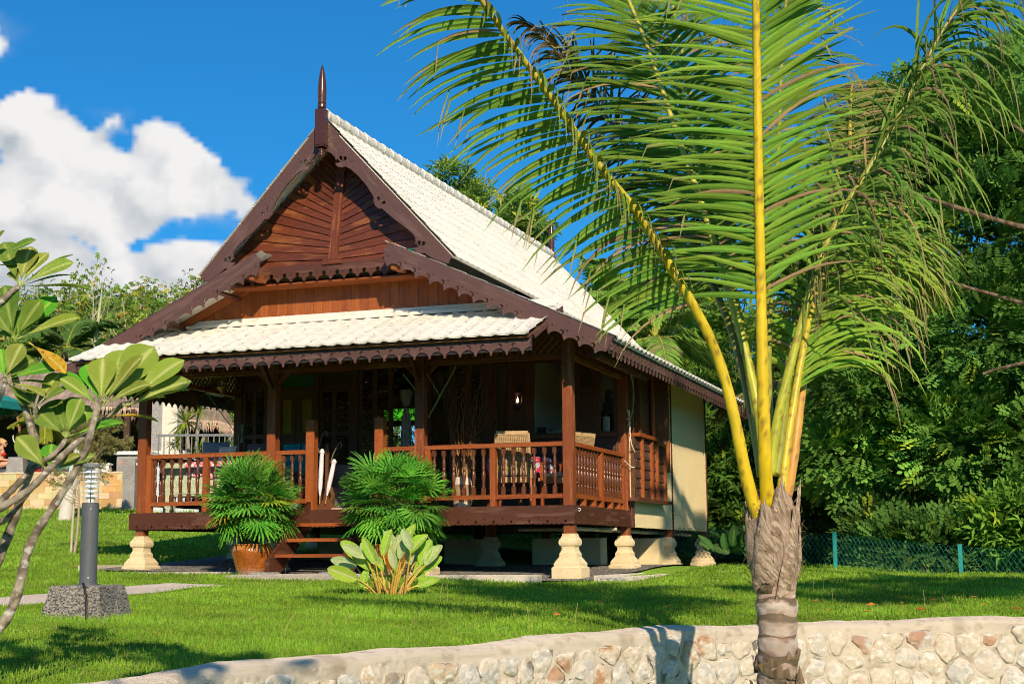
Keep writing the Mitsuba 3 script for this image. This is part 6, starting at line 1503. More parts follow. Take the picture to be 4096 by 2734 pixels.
# ---- palms left of the house
feather_palm("feather_palm", "dark bushy palm rising behind the left end of the awning", (-13.95, 52, 6.1), ring(15, -.1, 1.35, 1), 2.3, (.075, .17, .04), 61, 44, .65, .052, .35, (0, .6, .16), .5)
t = feather_palm("feather_palm", "dark palm with arching fronds and one tall pale spear leaf at the left", (-16.6, 54, 6.9), ring(12, .1, 1.3, 2), 3.1, (.10, .20, .05), 62, 54, .80, .058, .5, (.2, .6, .18), .5)
B().tube(g3([(-15.5, 54, 7.06), (-15.4, 54, 8.1), (-15.28, 54, 9.5)]), [.066, .06, .008], 6, (.46, .46, .24)).put(t, "spear_leaf", "matte", True)
feather_palm("cane_palm", "yellow green cane palm beside the teal parasol", (-13.1, 41, 2.9), ring(12, .2, 1.25, 3), 1.35, (.20, .24, .025), 63, 30, .34, .035, .9, (0, 1.4, .06), .6, stem=(.4, .36, .05))
feather_palm("coconut_palm", "sunlit coconut palm seen through the left end of the veranda", (-6.3, 46, 3.2), ring(13, -.3, 1.3, 5), 2.9, (.17, .22, .045), 64, 60, .7, .035, .8, (0, -.2, .2), .6, dead=.15)
feather_palm("coconut_palm", "drooping coconut palm behind the thatched roof on the left", (-8.6, 50, 4.2), ring(11, -.2, 1.2, 6), 2.6, (.15, .19, .05), 65, 50, .65, .035, .9, (0, -.2, .2), .6, dead=.2)
# ---- palms and trees behind the house on the right
feather_palm("coconut_palm", "coconut palm fanning up behind the right slope of the roof", (2.5, 36, 5.2), ring(16, .05, 1.35, 7), 2.9, (.22, .42, .07), 66, 62, .62, .032, .35, (0, -1, .2), .45)
feather_palm("coconut_palm", "coconut palm with one arching sunlit frond above the right eave", (4.9, 35, 3.0), [(PI, .55, 1.15), (2.6, .8), (.3, .5), (-1.2, .6), (1.2, .9), (-2.2, .5), (-.5, .2)], 2.1, (.15, .23, .03), 67, 60, .5, .03, .8, (0, -1, .18), .75)
feather_palm("coconut_palm", "weathered coconut palm with greying drooping fronds right of the house", (6.1, 30, 2.7), [(2.9, -.15, .9), (2.5, -.4), (-2.6, .2), (.4, .6), (1.6, .8), (-.7, .3), (-1.7, .5)], 2.4, (.17, .17, .07), 68, 56, .55, .03, 1.2, (.2, -1, .17), .5, dead=.5)
feather_palm("coconut_palm", "low bright coconut palm between the roof end and the foreground palm", (3.35, 34, 4.3), ring(13, -.1, 1.3, 9), 2.3, (.22, .40, .07), 166, 56, .55, .03, .45, (0, -1, .16), .5)
t = thing("broad_tree", "leafy tree whose tops show above the roof ridge", "tree")
limbs(t, [([(-.9, 45, -.5), (-.8, 45, 4), (-1.3, 45, 8), (-1.6, 45, 10.6)], .22, .03), ([(-.85, 45, 5), (-.1, 45, 7.5), (.3, 45, 9.4)], .12, .03), ([(-1, 45, 6.0), (-2.2, 45, 8), (-2.5, 45, 9.5)], .1, .03)])
crown(t, [(-1.9, 45, 11.0, .75), (-1.2, 45.2, 10.5, .7), (.25, 45, 10.0, .75), (.75, 45, 9.3, .7), (-1.75, 45, 10.0, .95), (-.95, 45.3, 9.2, .9), (-2.2, 45, 8.8, 1.0), (-.1, 45, 9.2, .85), (.25, 45, 8.3, 1.0), (-1.0, 45, 7.8, 1.4), (.9, 45, 7.4, 1.0), (-2.8, 45, 7.2, 1.3), (-1, 45, 6.3, 2.0)], 4600, TUFT, .30, (.19, .33, .07), 71, yellow=.10)
t = thing("broad_tree", "sunlit green tree behind the right eave, between the palms", "tree")
limbs(t, [([(5.2, 40, -1), (5.1, 40, 2), (4.9, 40, 5.5)], .2, .05), ([(4.3, 39, -1), (4.35, 39, 1.2), (4.2, 39, 3)], .07, .03)])
crown(t, [(4.6, 40, 5.6, 1.7), (3.2, 40, 4.4, 1.6), (6.4, 40, 4.6, 1.8), (5.0, 39.2, 3.2, 1.8), (3.6, 39, 2.2, 1.5), (6.6, 39, 2.4, 1.7), (5.2, 38.8, .8, 1.5), (3.8, 38.8, .3, 1.2), (2.6, 39.5, 1.0, 1.3)], 7000, TUFT, .28, (.15, .29, .045), 72, yellow=.08)

# ---- dense trees at the right, behind the fence
BT = thing("spreading_tree", "large dark green tree with long bare limbs filling the right side of the view", "tree")
limbs(BT, [([(13.6, 28, -1.5), (13.2, 28, 2.5), (12.4, 28, 5.5), (11.4, 27.6, 8)], .42, .10), ([(13.0, 28, 3.0), (11.0, 25.4, 4.35), (9.6, 24.9, 4.65), (8.2, 24.9, 5.05), (7.1, 25.3, 5.6)], .12, .03), ([(12.4, 27.5, 4.4), (10.3, 24.9, 5.0), (9.3, 24.7, 6.1), (8.75, 24.9, 6.7)], .10, .03),
           ([(13.4, 28, 1.2), (10.6, 24.6, 2.15), (9.0, 24.3, 2.45), (7.9, 24.5, 2.25)], .10, .025), ([(12.8, 28, 4.2), (10, 24.9, 3.2), (8.4, 24.6, 3.55), (7.0, 25, 4.1)], .09, .02), ([(11.9, 27.8, 6.6), (10, 27.2, 7.6), (8.6, 27.2, 8.3)], .12, .03)], "bark_brown", "trunk")
crown(BT, [(8.3, 27.4, 7.3, 1.4), (9.9, 27.4, 7.8, 1.5), (11.6, 27.4, 8.1, 1.7), (7.4, 27.6, 6.6, 1.3), (9.2, 26.9, 6.6, 1.5), (10.9, 27.0, 6.6, 1.7), (7.2, 27.4, 5.2, 1.3), (8.8, 26.6, 4.9, 1.5), (10.7, 26.6, 4.8, 1.7), (7.0, 27.2, 3.7, 1.3), (8.6, 26.3, 3.3, 1.5), (10.5, 26.2, 3.2, 1.6), (7.6, 28.8, 7.6, .9), (12.4, 27, 4.5, 1.8), (6.6, 27.4, 2.4, 1.2)],
      13000, SPRAY, .42, (.118, .265, .048), 73, m="leaf_shiny", yellow=.05, var=.75)
t = thing("spreading_tree", "shaded tree low behind the green fence at the far right", "tree")
limbs(t, [([(7.6, 28, -1.2), (7.55, 28, .2), (7.7, 28, 1.8)], .30, .2), ([(8.2, 29, -1.2), (8.4, 29, 1)], .18, .1)])
crown(t, [(8.2, 26.6, 1.3, 1.3), (9.8, 25.6, 1.0, 1.4), (11.0, 25.6, .2, 1.3), (9.3, 25.0, -.1, 1.0), (6.4, 27.8, 1.1, 1.0), (7.2, 27.6, 2.0, 1.0), (10.4, 24.4, .9, 1.1)], 6500, SPRAY, .40, (.14, .30, .05), 74, m="leaf_shiny", yellow=.06, var=.7)
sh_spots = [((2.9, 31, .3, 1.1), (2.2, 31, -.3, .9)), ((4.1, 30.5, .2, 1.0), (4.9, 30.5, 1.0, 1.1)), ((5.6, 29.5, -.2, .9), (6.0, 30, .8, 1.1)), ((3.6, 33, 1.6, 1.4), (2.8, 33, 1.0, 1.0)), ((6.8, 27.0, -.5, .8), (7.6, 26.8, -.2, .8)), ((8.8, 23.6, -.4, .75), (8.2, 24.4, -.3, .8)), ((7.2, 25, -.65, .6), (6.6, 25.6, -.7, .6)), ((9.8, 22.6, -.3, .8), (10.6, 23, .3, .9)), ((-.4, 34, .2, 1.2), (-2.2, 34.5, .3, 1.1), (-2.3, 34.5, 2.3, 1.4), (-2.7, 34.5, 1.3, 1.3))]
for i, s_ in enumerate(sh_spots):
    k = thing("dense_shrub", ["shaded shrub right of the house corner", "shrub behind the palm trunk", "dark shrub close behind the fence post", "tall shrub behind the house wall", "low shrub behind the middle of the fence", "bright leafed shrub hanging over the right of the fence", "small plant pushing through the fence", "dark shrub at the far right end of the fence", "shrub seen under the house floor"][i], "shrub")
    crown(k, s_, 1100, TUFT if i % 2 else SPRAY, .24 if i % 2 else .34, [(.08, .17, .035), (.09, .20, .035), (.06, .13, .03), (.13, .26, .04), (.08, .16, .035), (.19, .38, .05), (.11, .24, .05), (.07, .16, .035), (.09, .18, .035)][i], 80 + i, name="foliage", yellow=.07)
    limbs(k, [([(s_[0][0], s_[0][1], -1.4), (s_[0][0] + .1, s_[0][1], s_[0][2])], .03, .015)], name="stem")
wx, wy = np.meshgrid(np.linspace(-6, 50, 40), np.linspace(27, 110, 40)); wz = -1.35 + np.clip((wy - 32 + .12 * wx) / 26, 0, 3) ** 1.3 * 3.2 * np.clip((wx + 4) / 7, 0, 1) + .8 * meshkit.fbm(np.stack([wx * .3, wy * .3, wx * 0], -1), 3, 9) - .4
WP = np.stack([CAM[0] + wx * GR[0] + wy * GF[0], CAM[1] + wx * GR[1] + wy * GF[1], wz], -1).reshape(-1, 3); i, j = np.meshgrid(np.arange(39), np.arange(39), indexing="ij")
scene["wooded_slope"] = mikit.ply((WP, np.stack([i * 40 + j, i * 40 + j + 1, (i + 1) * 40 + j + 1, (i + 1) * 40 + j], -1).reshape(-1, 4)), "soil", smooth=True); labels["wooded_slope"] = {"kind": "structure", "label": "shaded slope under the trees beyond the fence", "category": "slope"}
fw = [(x + r7.uniform(-.8, .8), 33 + r7.uniform(0, 14) + .0 * x, r7.uniform(-.2, 5.5), r7.uniform(1.3, 2.2)) for x in np.linspace(5.2, 17, 26)]
ff = thing("far_wood", "dark wood behind the trees on the right", "wood", kind="stuff"); crown(ff, fw, 7500, TUFT, .42, (.09, .18, .035), 99, name="leaves", yellow=.10)
t = thing("tiled_roof_house", "patch of orange tiled roof showing through the trees on the right", "house")
for r_ in range(9):
    for q in range(10):
        z0 = 1.05 + r_ * .115; x0 = 11.2 + q * .26
        B().box((0, 0, 0), (.25, .26, .03), R=np.stack([GR, norm(GF * .85 + np.array([0, 0, .5])), np.cross(GR, norm(GF * .85 + np.array([0, 0, .5])))], 1), o=gd(x0, 46 + r_ * .2, z0), c=jit((.55, .17, .07), .25)).put(t + "__roof", "tile", "matte")
B().box((0, 0, 0), (2.8, 3, 3.4), R=np.stack([GR, GF, [0, 0, 1]], 1), o=gd(11.1, 46.35, -2.4), c=(.5, .42, .3)).put(t, "wall", "matte")
# broad leaves beside the back corner of the house
BLP = thing("broad_leaf_plant", "dark glossy broad leaved clump behind the rear right corner pillar", "plant"); r8 = np.random.default_rng(5)
for i in range(34):
    a = r8.uniform(-1.2, 1.2); b0 = gd(3.75 + r8.normal() * .25, 24.6 + r8.normal() * .3, -1.0); up = r8.uniform(.25, .72); t0 = b0 + GR * math.sin(a) * .45 + GF * (-.3 + .4 * r8.random()) + np.array([0, 0, up]); st = b0 * .4 + t0 * .6 + [0, 0, .1]
    paddle(BLP, "leaf", st, t0 - st + np.array([0, 0, .12 * r8.random()]) + .1 * (r8.random(3) - .5), -GF * .7 + np.array([0, 0, .8]) + GR * math.sin(a), r8.uniform(.28, .42), r8.uniform(.13, .19), jit((.050, .13, .030), .5, r8), (.11, .19, .06), .6, .3, m="leaf_shiny")
# ---- chain-link fence
FE = thing("chain_link_fence", "low teal green chain link fence running along the back of the lawn", "fence")
fp = [(-4.2, 31.5, .1), (-.6, 29.6, -.1), (2.69, 27, -.20), (5.2, 24, -.39), (6.56, 21.8, -.61), (8.5, 19.2, -.76), (11, 16, -.9)]
for X, Y, zt_ in fp:
    q = gd(X, Y); B().box((q[0] - .03, q[1] - .03, zt_ - 1.1), (q[0] + .03, q[1] + .03, zt_ + .03), (.010, .25, .23)).put(FE, "post", "paint")
for (a, b_) in zip(fp[:-1], fp[1:]):
    A, E2 = gd(*a), gd(*b_); L = np.linalg.norm(E2 - A); d = (E2 - A) / L; pch = .095; nz = int(L / pch); bb = B(); H_ = 10
    zig = [np.stack([A + d * ((i + .5 * ((k + s) % 2) + .5 * s) * pch) - np.array([0, 0, k * pch * .60]) + GF * .004 * ((k + s) % 2) for k in range(H_)]) for i in range(nz) for s in (0, 1)]
    for p in zig: bb.tube(p, .0048, 3, (.006, .13, .10), False)
    k = bb.put(FE, "wire_mesh", "paint"); labels[k] = {"kind": "stuff"}
# ================================================================ THINGS ON THE VERANDA
DB = thing("daybed", "pale green daybed with a panelled front at the left end of the veranda", "daybed")
GRN = (.44, .50, .34)
B().box((-6.95, .45, .27), (-5.15, .50, .765), GRN).box((-6.95, .46, .755), (-5.15, 1.35, .79), GRN).put(DB, "front_panel", "paint")
B().box((-6.97, .435, .0), (-6.80, .53, .80), GRN).put(DB, "end_post", "paint"); B().box((-5.30, .435, .0), (-5.13, .53, .80), GRN).put(DB, "end_post", "paint")
B().box((-6.93, .53, .27), (-6.88, 1.35, .765), GRN).box((-5.2, .53, .27), (-5.15, 1.35, .765), GRN).put(DB, "side_panel", "paint")
B().box((-6.79, .437, .30), (-5.31, .449, .34), GRN).put(DB, "moulding", "paint")
for u in (-6.6, -5.9): B().box((u, .9, .0), (u + .1, 1.0, .269), (.08, .04, .02)).put(DB, "leg", "paint")
k = thing("patterned_throw", "pink throw with a leaf pattern hanging over the daybed front", "throw")
v, f = [], []; n = 22
for i in range(n + 1):
    u = -6.58 + i / n * 1.05; low = .60 - .10 * i / n + .02 * math.sin(i * 1.1)
    for j, (yy, zz) in enumerate([(1.0, .80), (.46, .805), (.437, .795), (.430 + .006 * math.sin(i * 1.7), .70), (.428 + .010 * math.sin(i * 1.7), (.70 + low) / 2), (.427 + .012 * math.sin(i * 1.7), low)]): v.append((u, yy, zz))
f = [[i * 6 + j, (i + 1) * 6 + j, (i + 1) * 6 + j + 1, i * 6 + j + 1] for i in range(n) for j in range(5)]
b = B(); b.add(v, f, [[p[0], p[2] + p[1]] for p in v]); scene[k] = b.ply("pinkleaf", True)
def cushion(name, lab, o, R, sx, sy, sz, c, m="matte"):
    k = thing(name, lab, "cushion"); b = B(); n = 14
    g = np.linspace(-1, 1, n); X, Y = np.meshgrid(g, g, indexing="ij"); h = ((1 - X ** 4) * (1 - Y ** 4)) ** .5; pin = 1 - .10 * (X ** 2) * (1 - Y ** 2) - .0
    for sg in (1, -1):
        V = np.stack([X * sx * (1 - .08 * (1 - Y ** 2)), Y * sy * (1 - .08 * (1 - X ** 2)), sg * h * sz], -1).reshape(-1, 3); i, j = np.meshgrid(np.arange(n - 1), np.arange(n - 1), indexing="ij")
        F = np.stack([i * n + j, (i + 1) * n + j, (i + 1) * n + j + 1, i * n + j + 1], -1).reshape(-1, 4); b.add(V @ np.asarray(R).T + o, F if sg > 0 else F[:, ::-1], V[:, :2], c)
    scene[k] = b.ply(m, True)
tilt_ = lambda a, z=0.0: np.array([[math.cos(z), -math.sin(z), 0], [math.sin(z), math.cos(z), 0], [0, 0, 1]]) @ np.array([[1, 0, 0], [0, math.cos(a), -math.sin(a)], [0, math.sin(a), math.cos(a)]])
cushion("cushion", "grey blue cushion leaning at the left of the daybed", (-6.35, .95, .98), tilt_(1.2, .2), .24, .20, .08, (.22, .27, .33))
cushion("cushion", "white cushion behind the middle railing post", (-6.05, .8, .93), tilt_(1.25, -.1), .17, .15, .06, (.62, .60, .58))
cushion("cushion", "dark cushion at the right end of the daybed", (-5.6, .95, .95), tilt_(1.2, -.2), .22, .18, .08, (.12, .10, .11))
k = thing("sofa", "low grey sofa behind the second front post", "sofa")
B().box((-5.15, 1.5, .0), (-4.5, 2.3, .42), (.16, .155, .16)).put(k, "seat", "matte"); B().box((-5.15, 2.1, .42), (-4.5, 2.35, .80), (.17, .165, .17)).put(k, "backrest", "matte"); B().box((-5.3, 1.5, .0), (-5.151, 2.35, .58), (.16, .155, .16)).put(k, "armrest", "matte")
TR = thing("towel_rack", "black rack on the veranda beside the left newel post", "rack")
for u in (-5.18, -4.50):
    B().tube([(u, .95, .0), (u, 1.05, 1.06)], .014, 8, (.02, .02, .02)).tube([(u, 1.30, .0), (u, 1.12, 1.06)], .014, 8, (.02, .02, .02)).put(TR, "side_frame", "paint")
for y, z in ((1.05, 1.06), (1.12, 1.06), (1.0, .95)): B().tube([(-5.19, y, z), (-4.49, y, z)], .012, 8, (.02, .02, .02)).put(TR, "bar", "paint")
for i, (a, b_, low) in enumerate(((-5.16, -4.86, .64), (-4.83, -4.54, .58))):
    k = thing("towel", ["turquoise towel hanging on the left of the rack", "turquoise towel hanging on the right of the rack"][i], "towel"); v = []; n = 16
    for q in range(n + 1):
        u = a + (b_ - a) * q / n; w_ = .010 * math.sin(q * 1.9 + i)
        for yy, zz in ((1.14, .75), (1.08, 1.078), (1.04, 1.078), (1.025 + w_, .98), (1.02 + w_ * 1.5, .8), (1.02 + w_ * 2, low)): v.append((u, yy, zz))
    b = B(); b.add(v, [[i_ * 6 + j, (i_ + 1) * 6 + j, (i_ + 1) * 6 + j + 1, i_ * 6 + j + 1] for i_ in range(n) for j in range(5)], None, (.012, .30, .36)); scene[k] = b.ply("matte", True)
k = thing("umbrella_stand", "small dark wooden umbrella stand beside the steps", "stand")
B().prism(Polygon([(-.16, 0), (.16, 0), (.16, .05), (.05, .16), (.02, .30), (-.02, .30), (-.05, .16), (-.16, .05)]), (1, 0, 0), (0, 0, 1), (-4.08, .42, .0), .03).put(k, "front", "wood_door"); B().box((-4.11, .42, .30), (-4.06, .46, 1.02)).put(k, "upright", "wood_door"); B().box((-4.25, .3, .0), (-3.92, .55, .03)).put(k, "base", "wood_door")
for i, (u, tu, hl) in enumerate(((-4.16, .02, .88), (-4.04, .12, .70))):
    k = thing("umbrella", ["folded white umbrella leaning nearest the newel post", "folded white umbrella tilted to the right"][i], "umbrella")
    p0, p1 = np.array([u, .35, .22]), np.array([u + tu, .38, hl + .12]); d = norm(p1 - p0); L = np.linalg.norm(p1 - p0)
    B().lathe([(.010, 0), (.030, .12), (.036, L * .5), (.030, L * .8), (.040, L * .86), (.018, L * .92)], 9, p0, R=frame(d), c=(.72, .70, .74)).put(k, "canopy", "matte")
    B().tube(spline([p0 - d * .12, p0 + d * .1], 4), .006, 6, (.5, .33, .08)).put(k, "tip", "paint"); B().tube(spline([p1 - d * .1, p1 + d * .16, p1 + d * .20 + [.04, 0, .01], p1 + d * .12 + [.07, 0, 0]], 14), .010, 8, (.16, .11, .05)).put(k, "handle", "paint", True)
k = thing("barrel_table", "ribbed brown ceramic barrel with a round top by the door", "table")
B().lathe([(.17, 0), (.20, .05)] + [(.20 + .085 * math.sin(PI * min(1, t * .9 + .1)) + .004 * (i % 2), .05 + t * .44) for i, t in enumerate(np.linspace(0, 1, 26))] + [(.17, .50)], 30, (-4.66, 1.25, 0), c=(.17, .095, .035)).put(k, "barrel", "gloss_soft", True)
B().lathe([(.29, .505), (.30, .515), (.30, .53), (.28, .535)], 32, (-4.66, 1.25, 0), c=(.28, .17, .12)).put(k, "top", "gloss_soft", 40)
k = thing("doormat", "pale woven doormat at the top of the steps", "mat"); b = B()
for i in range(24): b.box((-3.80 + i * .036, .02, .002), (-3.768 + i * .036, .52, .022 + .002 * (i % 2)), (.50, .36, .26))
scene[k] = b.ply("matte")
# tall vase with curly willow
VA = thing("floor_vase", "tall cream and tan banded floor vase behind the right front railing", "vase")
B().lathe([(.122, .0), (.126, .02), (.14, .08), (.165, .20), (.162, .28), (.13, .40), (.118, .445), (.105, .45), (.100, .42)], 40, (-1.86, .42, 0), c=(.60, .53, .44)).put(VA, "body", "paint", 40)
B().lathe([(.1425, .085), (.1665, .20), (.1635, .275), (.150, .34), (.149, .341)], 40, (-1.86, .42, 0), c=(.30, .19, .10)).put(VA, "tan_band", "matte", 40)
WB = thing("willow_twigs", "bundle of tall curly brown twigs standing in the vase", "twigs"); r9 = np.random.default_rng(12)
for i in range(30):
    a = r9.uniform(0, 2 * PI); q = r9.random() ** .5; h = r9.uniform(1.3, 2.25); sp = q * (.10 + .42 * h / 2.2)
    pts, rr_ = [], []
    for j in range(34):
        t = j / 33; z = .10 + t * (h - .1); wv = .034 * max(0, t - .30) / .7 * (1 + .3 * math.sin(i)); ph = t * (26 + 4 * math.sin(i * 2.1)) + i * 1.9
        pts.append((-1.86 + (.04 + sp * t ** 1.3) * math.cos(a) + wv * math.sin(ph), .42 + (.04 + .35 * sp * t ** 1.3) * math.sin(a) + wv * math.cos(ph * .8), z)); rr_.append(.0065 * (1 - t) ** .6 + .0016)
    B().tube(pts, rr_, 5, [np.array((.55, .37, .15)) * (1 - t_) + np.array((.17, .070, .022)) * t_ for t_ in np.clip((np.linspace(0, 1, 34) - .15) / .35, 0, 1)], False).put(WB, "twig", "matte", True)


def rattan_chair(lab, o, yaw):
    t = thing("rattan_chair", lab, "chair"); R = rz(yaw); o = np.asarray(o, float); W, D_ = .25, .24
    def bm(p, q, w, h, name, m="wood_rail"): B().beam(R @ np.array(p) + o, R @ np.array(q) + o, w, h).put(t, name, m)
    for s in (-1, 1):
        bm((s * W, -D_, 0), (s * W, -D_ + .02, .42), .045, .045, "rear_leg"); bm((s * W, -D_ + .02, .42), (s * W * .92, -D_ - .13, 1.06), .05, .035, "back_post", "wicker_plain"); bm((s * W, D_, 0), (s * W, D_, .64), .045, .045, "front_leg"); bm((s * W, -D_ - .05, .64), (s * W, D_ + .03, .66), .05, .03, "armrest")
        bm((s * W, -D_, .18), (s * W, D_, .18), .02, .03, "stretcher")
    q = lambda *p: (R @ np.array(p) + o)
    b = B(); n = 12
    for sg in (0, .02):
        v = [q((j / n - .5) * 2 * W * (1 - .08 * t_), -D_ + .01 - .15 * t_ - sg, .46 + .58 * t_) for t_ in np.linspace(0, 1, 9) for j in range(n + 1)]
        b.add(v, [[i * (n + 1) + j, i * (n + 1) + j + 1, (i + 1) * (n + 1) + j + 1, (i + 1) * (n + 1) + j] for i in range(8) for j in range(n)], [[j / n * .5, t_ * .6] for t_ in np.linspace(0, 1, 9) for j in range(n + 1)])
    b.put(t, "back", "weave")
    b = B()
    for i in range(15):
        z = .50 + i * .037
        for j in range(10): pass
    B().beam(q(-W * .93, -D_ - .14, 1.065), q(W * .93, -D_ - .14, 1.065), .045, .055, up=(0, 0, 1)).put(t, "top_rail", "wicker_plain")
    b = B(); b.box((-W, -D_, .36), (W, D_ + .04, .44), R=R, o=o); b.put(t, "seat", "weave")
    B().beam(q(-W, D_ + .05, .42), q(W, D_ + .05, .42), .045, .05).put(t, "seat_rail", "wicker_plain")
    return t


mat("wicker_plain", mikit.proc(lambda p, n, uv: mikit.mix(C3(.36, .22, .10), C3(.58, .40, .21), .5 + .5 * dr.sin(uv.x * 420))), .7, .3)
rattan_chair("woven rattan armchair with its tall back to the railing", (-1.10, .62, 0), .22)
rattan_chair("woven rattan chair at the right of the round table, half behind the corner post", (-.50, 1.15, 0), 1.25)
cushion("cushion", "off white seat cushion on the armchair", (-1.12, .64, .475), rz(.22), .22, .20, .045, (.50, .46, .38))
cushion("cushion", "off white seat cushion on the chair by the corner post", (-.52, 1.15, .475), rz(1.25), .22, .20, .05, (.60, .57, .50))
k = thing("round_table", "round dining table under a red flowered cloth", "table"); B().lathe([(.26, 0), (.25, .03), (.04, .06), (.04, .745)], 20, (-1.35, 1.55, 0), c=(.10, .04, .02)).put(k, "pedestal", "paint", 40); B().lathe([(.47, .746), (.47, .77)], 36, (-1.35, 1.55, 0), c=(.10, .04, .02)).put(k, "top", "paint", 40)
k = thing("flowered_tablecloth", "red, white and blue flowered cloth draped over the round table", "tablecloth"); b = B(); v, uv = [], []; n = 72
for i, (r_, z) in enumerate(((0, .778), (.25, .778), (.46, .778), (.485, .765), (.50, .70), (.515, .62), (.53, .53))):
    for j in range(n):
        a = j / n * 2 * PI; sq = 1 + .16 * math.cos(4 * a) ** 2 * max(0, (i - 3) / 3); w_ = .035 * math.sin(a * 11 + .6) * max(0, (i - 3) / 3); v.append((-1.35 + (r_ + w_) * math.cos(a), 1.55 + (r_ + w_) * math.sin(a), .778 - (.778 - z) * sq)); uv.append((r_ * math.cos(a) * (1 if i < 4 else 1 + .2 * (i - 3)), r_ * math.sin(a) * (1 if i < 4 else 1 + .2 * (i - 3))))
b.add(v, [[i * n + j, i * n + (j + 1) % n, (i + 1) * n + (j + 1) % n, (i + 1) * n + j] for i in range(6) for j in range(n)], uv); scene[k] = b.ply("floral", True)
# kitchen things behind the windows
k = thing("toaster", "black and steel toaster behind the kitchen window", "toaster"); B().box((-1.62, 3.25, 1.18), (-1.47, 3.5, 1.40), (.02, .02, .02)).put(k, "body", "paint"); B().box((-1.469, 3.26, 1.20), (-1.44, 3.49, 1.39), (.45, .42, .33)).put(k, "end_plate", "metal")
k = thing("tray", "white tray on the kitchen counter", "tray"); B().box((-1.40, 3.2, 1.265), (-.95, 3.45, 1.285), (.70, .70, .66)).box((-1.40, 3.2, 1.285), (-.95, 3.21, 1.31), (.70, .70, .66)).put(k, "base", "paint"); B().box((-1.3, 3.25, 1.18), (-1.05, 3.4, 1.264), (.3, .3, .3)).put(k, "stand", "paint")
k = thing("paper_towel_roll", "white paper towel roll on a wire holder in the narrow window", "paper roll"); B().lathe([(.055, 1.30), (.057, 1.31), (.057, 1.53), (.055, 1.54)], 24, (-.45, 3.32, 0), c=(.66, .68, .62)).put(k, "roll", "matte", 40); B().lathe([(.07, 1.18), (.07, 1.20), (.006, 1.21), (.006, 1.58)], 12, (-.45, 3.32, 0), c=(.5, .5, .5)).put(k, "holder", "metal", 40)
k = thing("coffee_maker", "dark coffee maker on a shelf in the narrow window", "coffee maker"); B().lathe([(.055, 1.80), (.065, 1.84), (.06, 1.93), (.045, 1.96), (.05, 1.97), (.0, 1.99)], 18, (-.43, 3.42, 0), c=(.03, .03, .03)).put(k, "jug", "gloss_soft", 40); B().tube(spline([(-.37, 3.42, 1.94), (-.31, 3.42, 1.92), (-.32, 3.42, 1.82), (-.37, 3.42, 1.83)], 10), .009, 6, (.02, .02, .02)).put(k, "handle", "paint", True); B().box((-.52, 3.35, 1.62), (-.33, 3.55, 1.79), (.06, .035, .025)).put(k, "box", "paint"); B().box((-.535, 3.3, 1.595), (-.25, 3.6, 1.615), (.08, .05, .03)).put(k, "shelf", "paint")
k = thing("tied_curtain", "white net curtain gathered with a tie in the open doorway", "curtain"); b = B(); n = 40; v = []
for z, r_ in ((2.12, .105), (2.06, .095), (1.95, .075), (1.86, .040), (1.83, .032), (1.80, .042), (1.6, .075), (1.2, .085), (.6, .09), (.1, .095)):
    for j in range(n): a = j / n * 2 * PI; q = r_ * (1 + .13 * math.sin(9 * a)); v.append((-3.975 + q * math.cos(a), 3.22 + q * math.sin(a), z))
b.add(v, [[i * n + j, i * n + (j + 1) % n, (i + 1) * n + (j + 1) % n, (i + 1) * n + j] for i in range(9) for j in range(n)], None, (.55, .56, .52)); b.put(k, "net", "leaf", True); B().lathe([(.036, 1.82), (.040, 1.83), (.036, 1.84)], 16, (-3.975, 3.22, 0), c=(.05, .03, .02)).put(k, "tie", "matte")

# ================================================================ THE TERRACE ON THE LEFT
RG = np.stack([GR, GF, [0, 0, 1]], 1)
def gbox(b, lo, hi, c=None): return b.box(lo, hi, c, R=RG, o=np.array([CAM[0], CAM[1], 0]))
TW_ = thing("terrace_wall", "low terrace wall faced with yellow sandstone tiles", "wall")
gbox(B(), (-17.5, 40.03, .0), (-10.56, 40.6, 1.585), (.52, .42, .28)).put(TW_, "core", "matte")
gbox(B(), (-17.5, 39.98, 1.587), (-10.53, 40.6, 1.625), (.62, .52, .37)).put(TW_, "coping", "matte")
ra = np.random.default_rng(8)
for q in range(6):
    for p in range(11):
        x = -14.85 + (p + .5 * (q % 2)) * .39; x1 = min(x + .384, -10.56)
        if x1 - x < .05: continue
        gbox(B(), (x, 40.0 - .006 * ra.random(), .55 + q * .172), (x1, 40.029, .55 + q * .172 + .168), jit((.60, .47, .29) if ra.random() < .6 else (.54, .35, .15), .22, ra)).put(TW_, "tile", "sandstone")
mat("sandstone", VC, .85, .15, rough_bump, .006)
BC = thing("bar_counter", "grey granite counter with a white slab and red and white diamond insets", "counter")
gbox(B(), (-10.53, 39.7, .3), (-10.20, 41.5, 1.95), (.33, .33, .33)).put(BC, "pier", "granite"); gbox(B(), (-10.86, 40.3, 1.6), (-9.95, 41.2, 2.10)).put(BC, "front", "granite"); gbox(B(), (-10.93, 40.2, 2.10), (-9.9, 41.3, 2.19), (.72, .70, .66)).put(BC, "slab", "paint")
for x, c in ((-10.68, (.62, .12, .06)), (-10.43, (.60, .48, .44))):
    o = gd(x, 40.296, 1.875); B().add([o - GR * .065, o - np.array([0, 0, .085]), o + GR * .065, o + np.array([0, 0, .085])], [[0, 1, 2, 3]], None, c).put(BC, "diamond_inset", "paint")
PL = thing("stone_pillar", "tall pillar of pale stone beside the thatched bar", "pillar")
gbox(B(), (-10.05, 42, .3), (-9.62, 42.45, 4.8), (.66, .60, .50)).put(PL, "shaft", "sandstone"); gbox(B(), (-10.5, 42.02, .3), (-10.055, 42.6, 4.8)).put(PL, "side_face", "granite"); gbox(B(), (-10.6, 41.6, .3), (-9.3, 41.95, 2.30), (.66, .60, .50)).put(PL, "plinth", "sandstone")
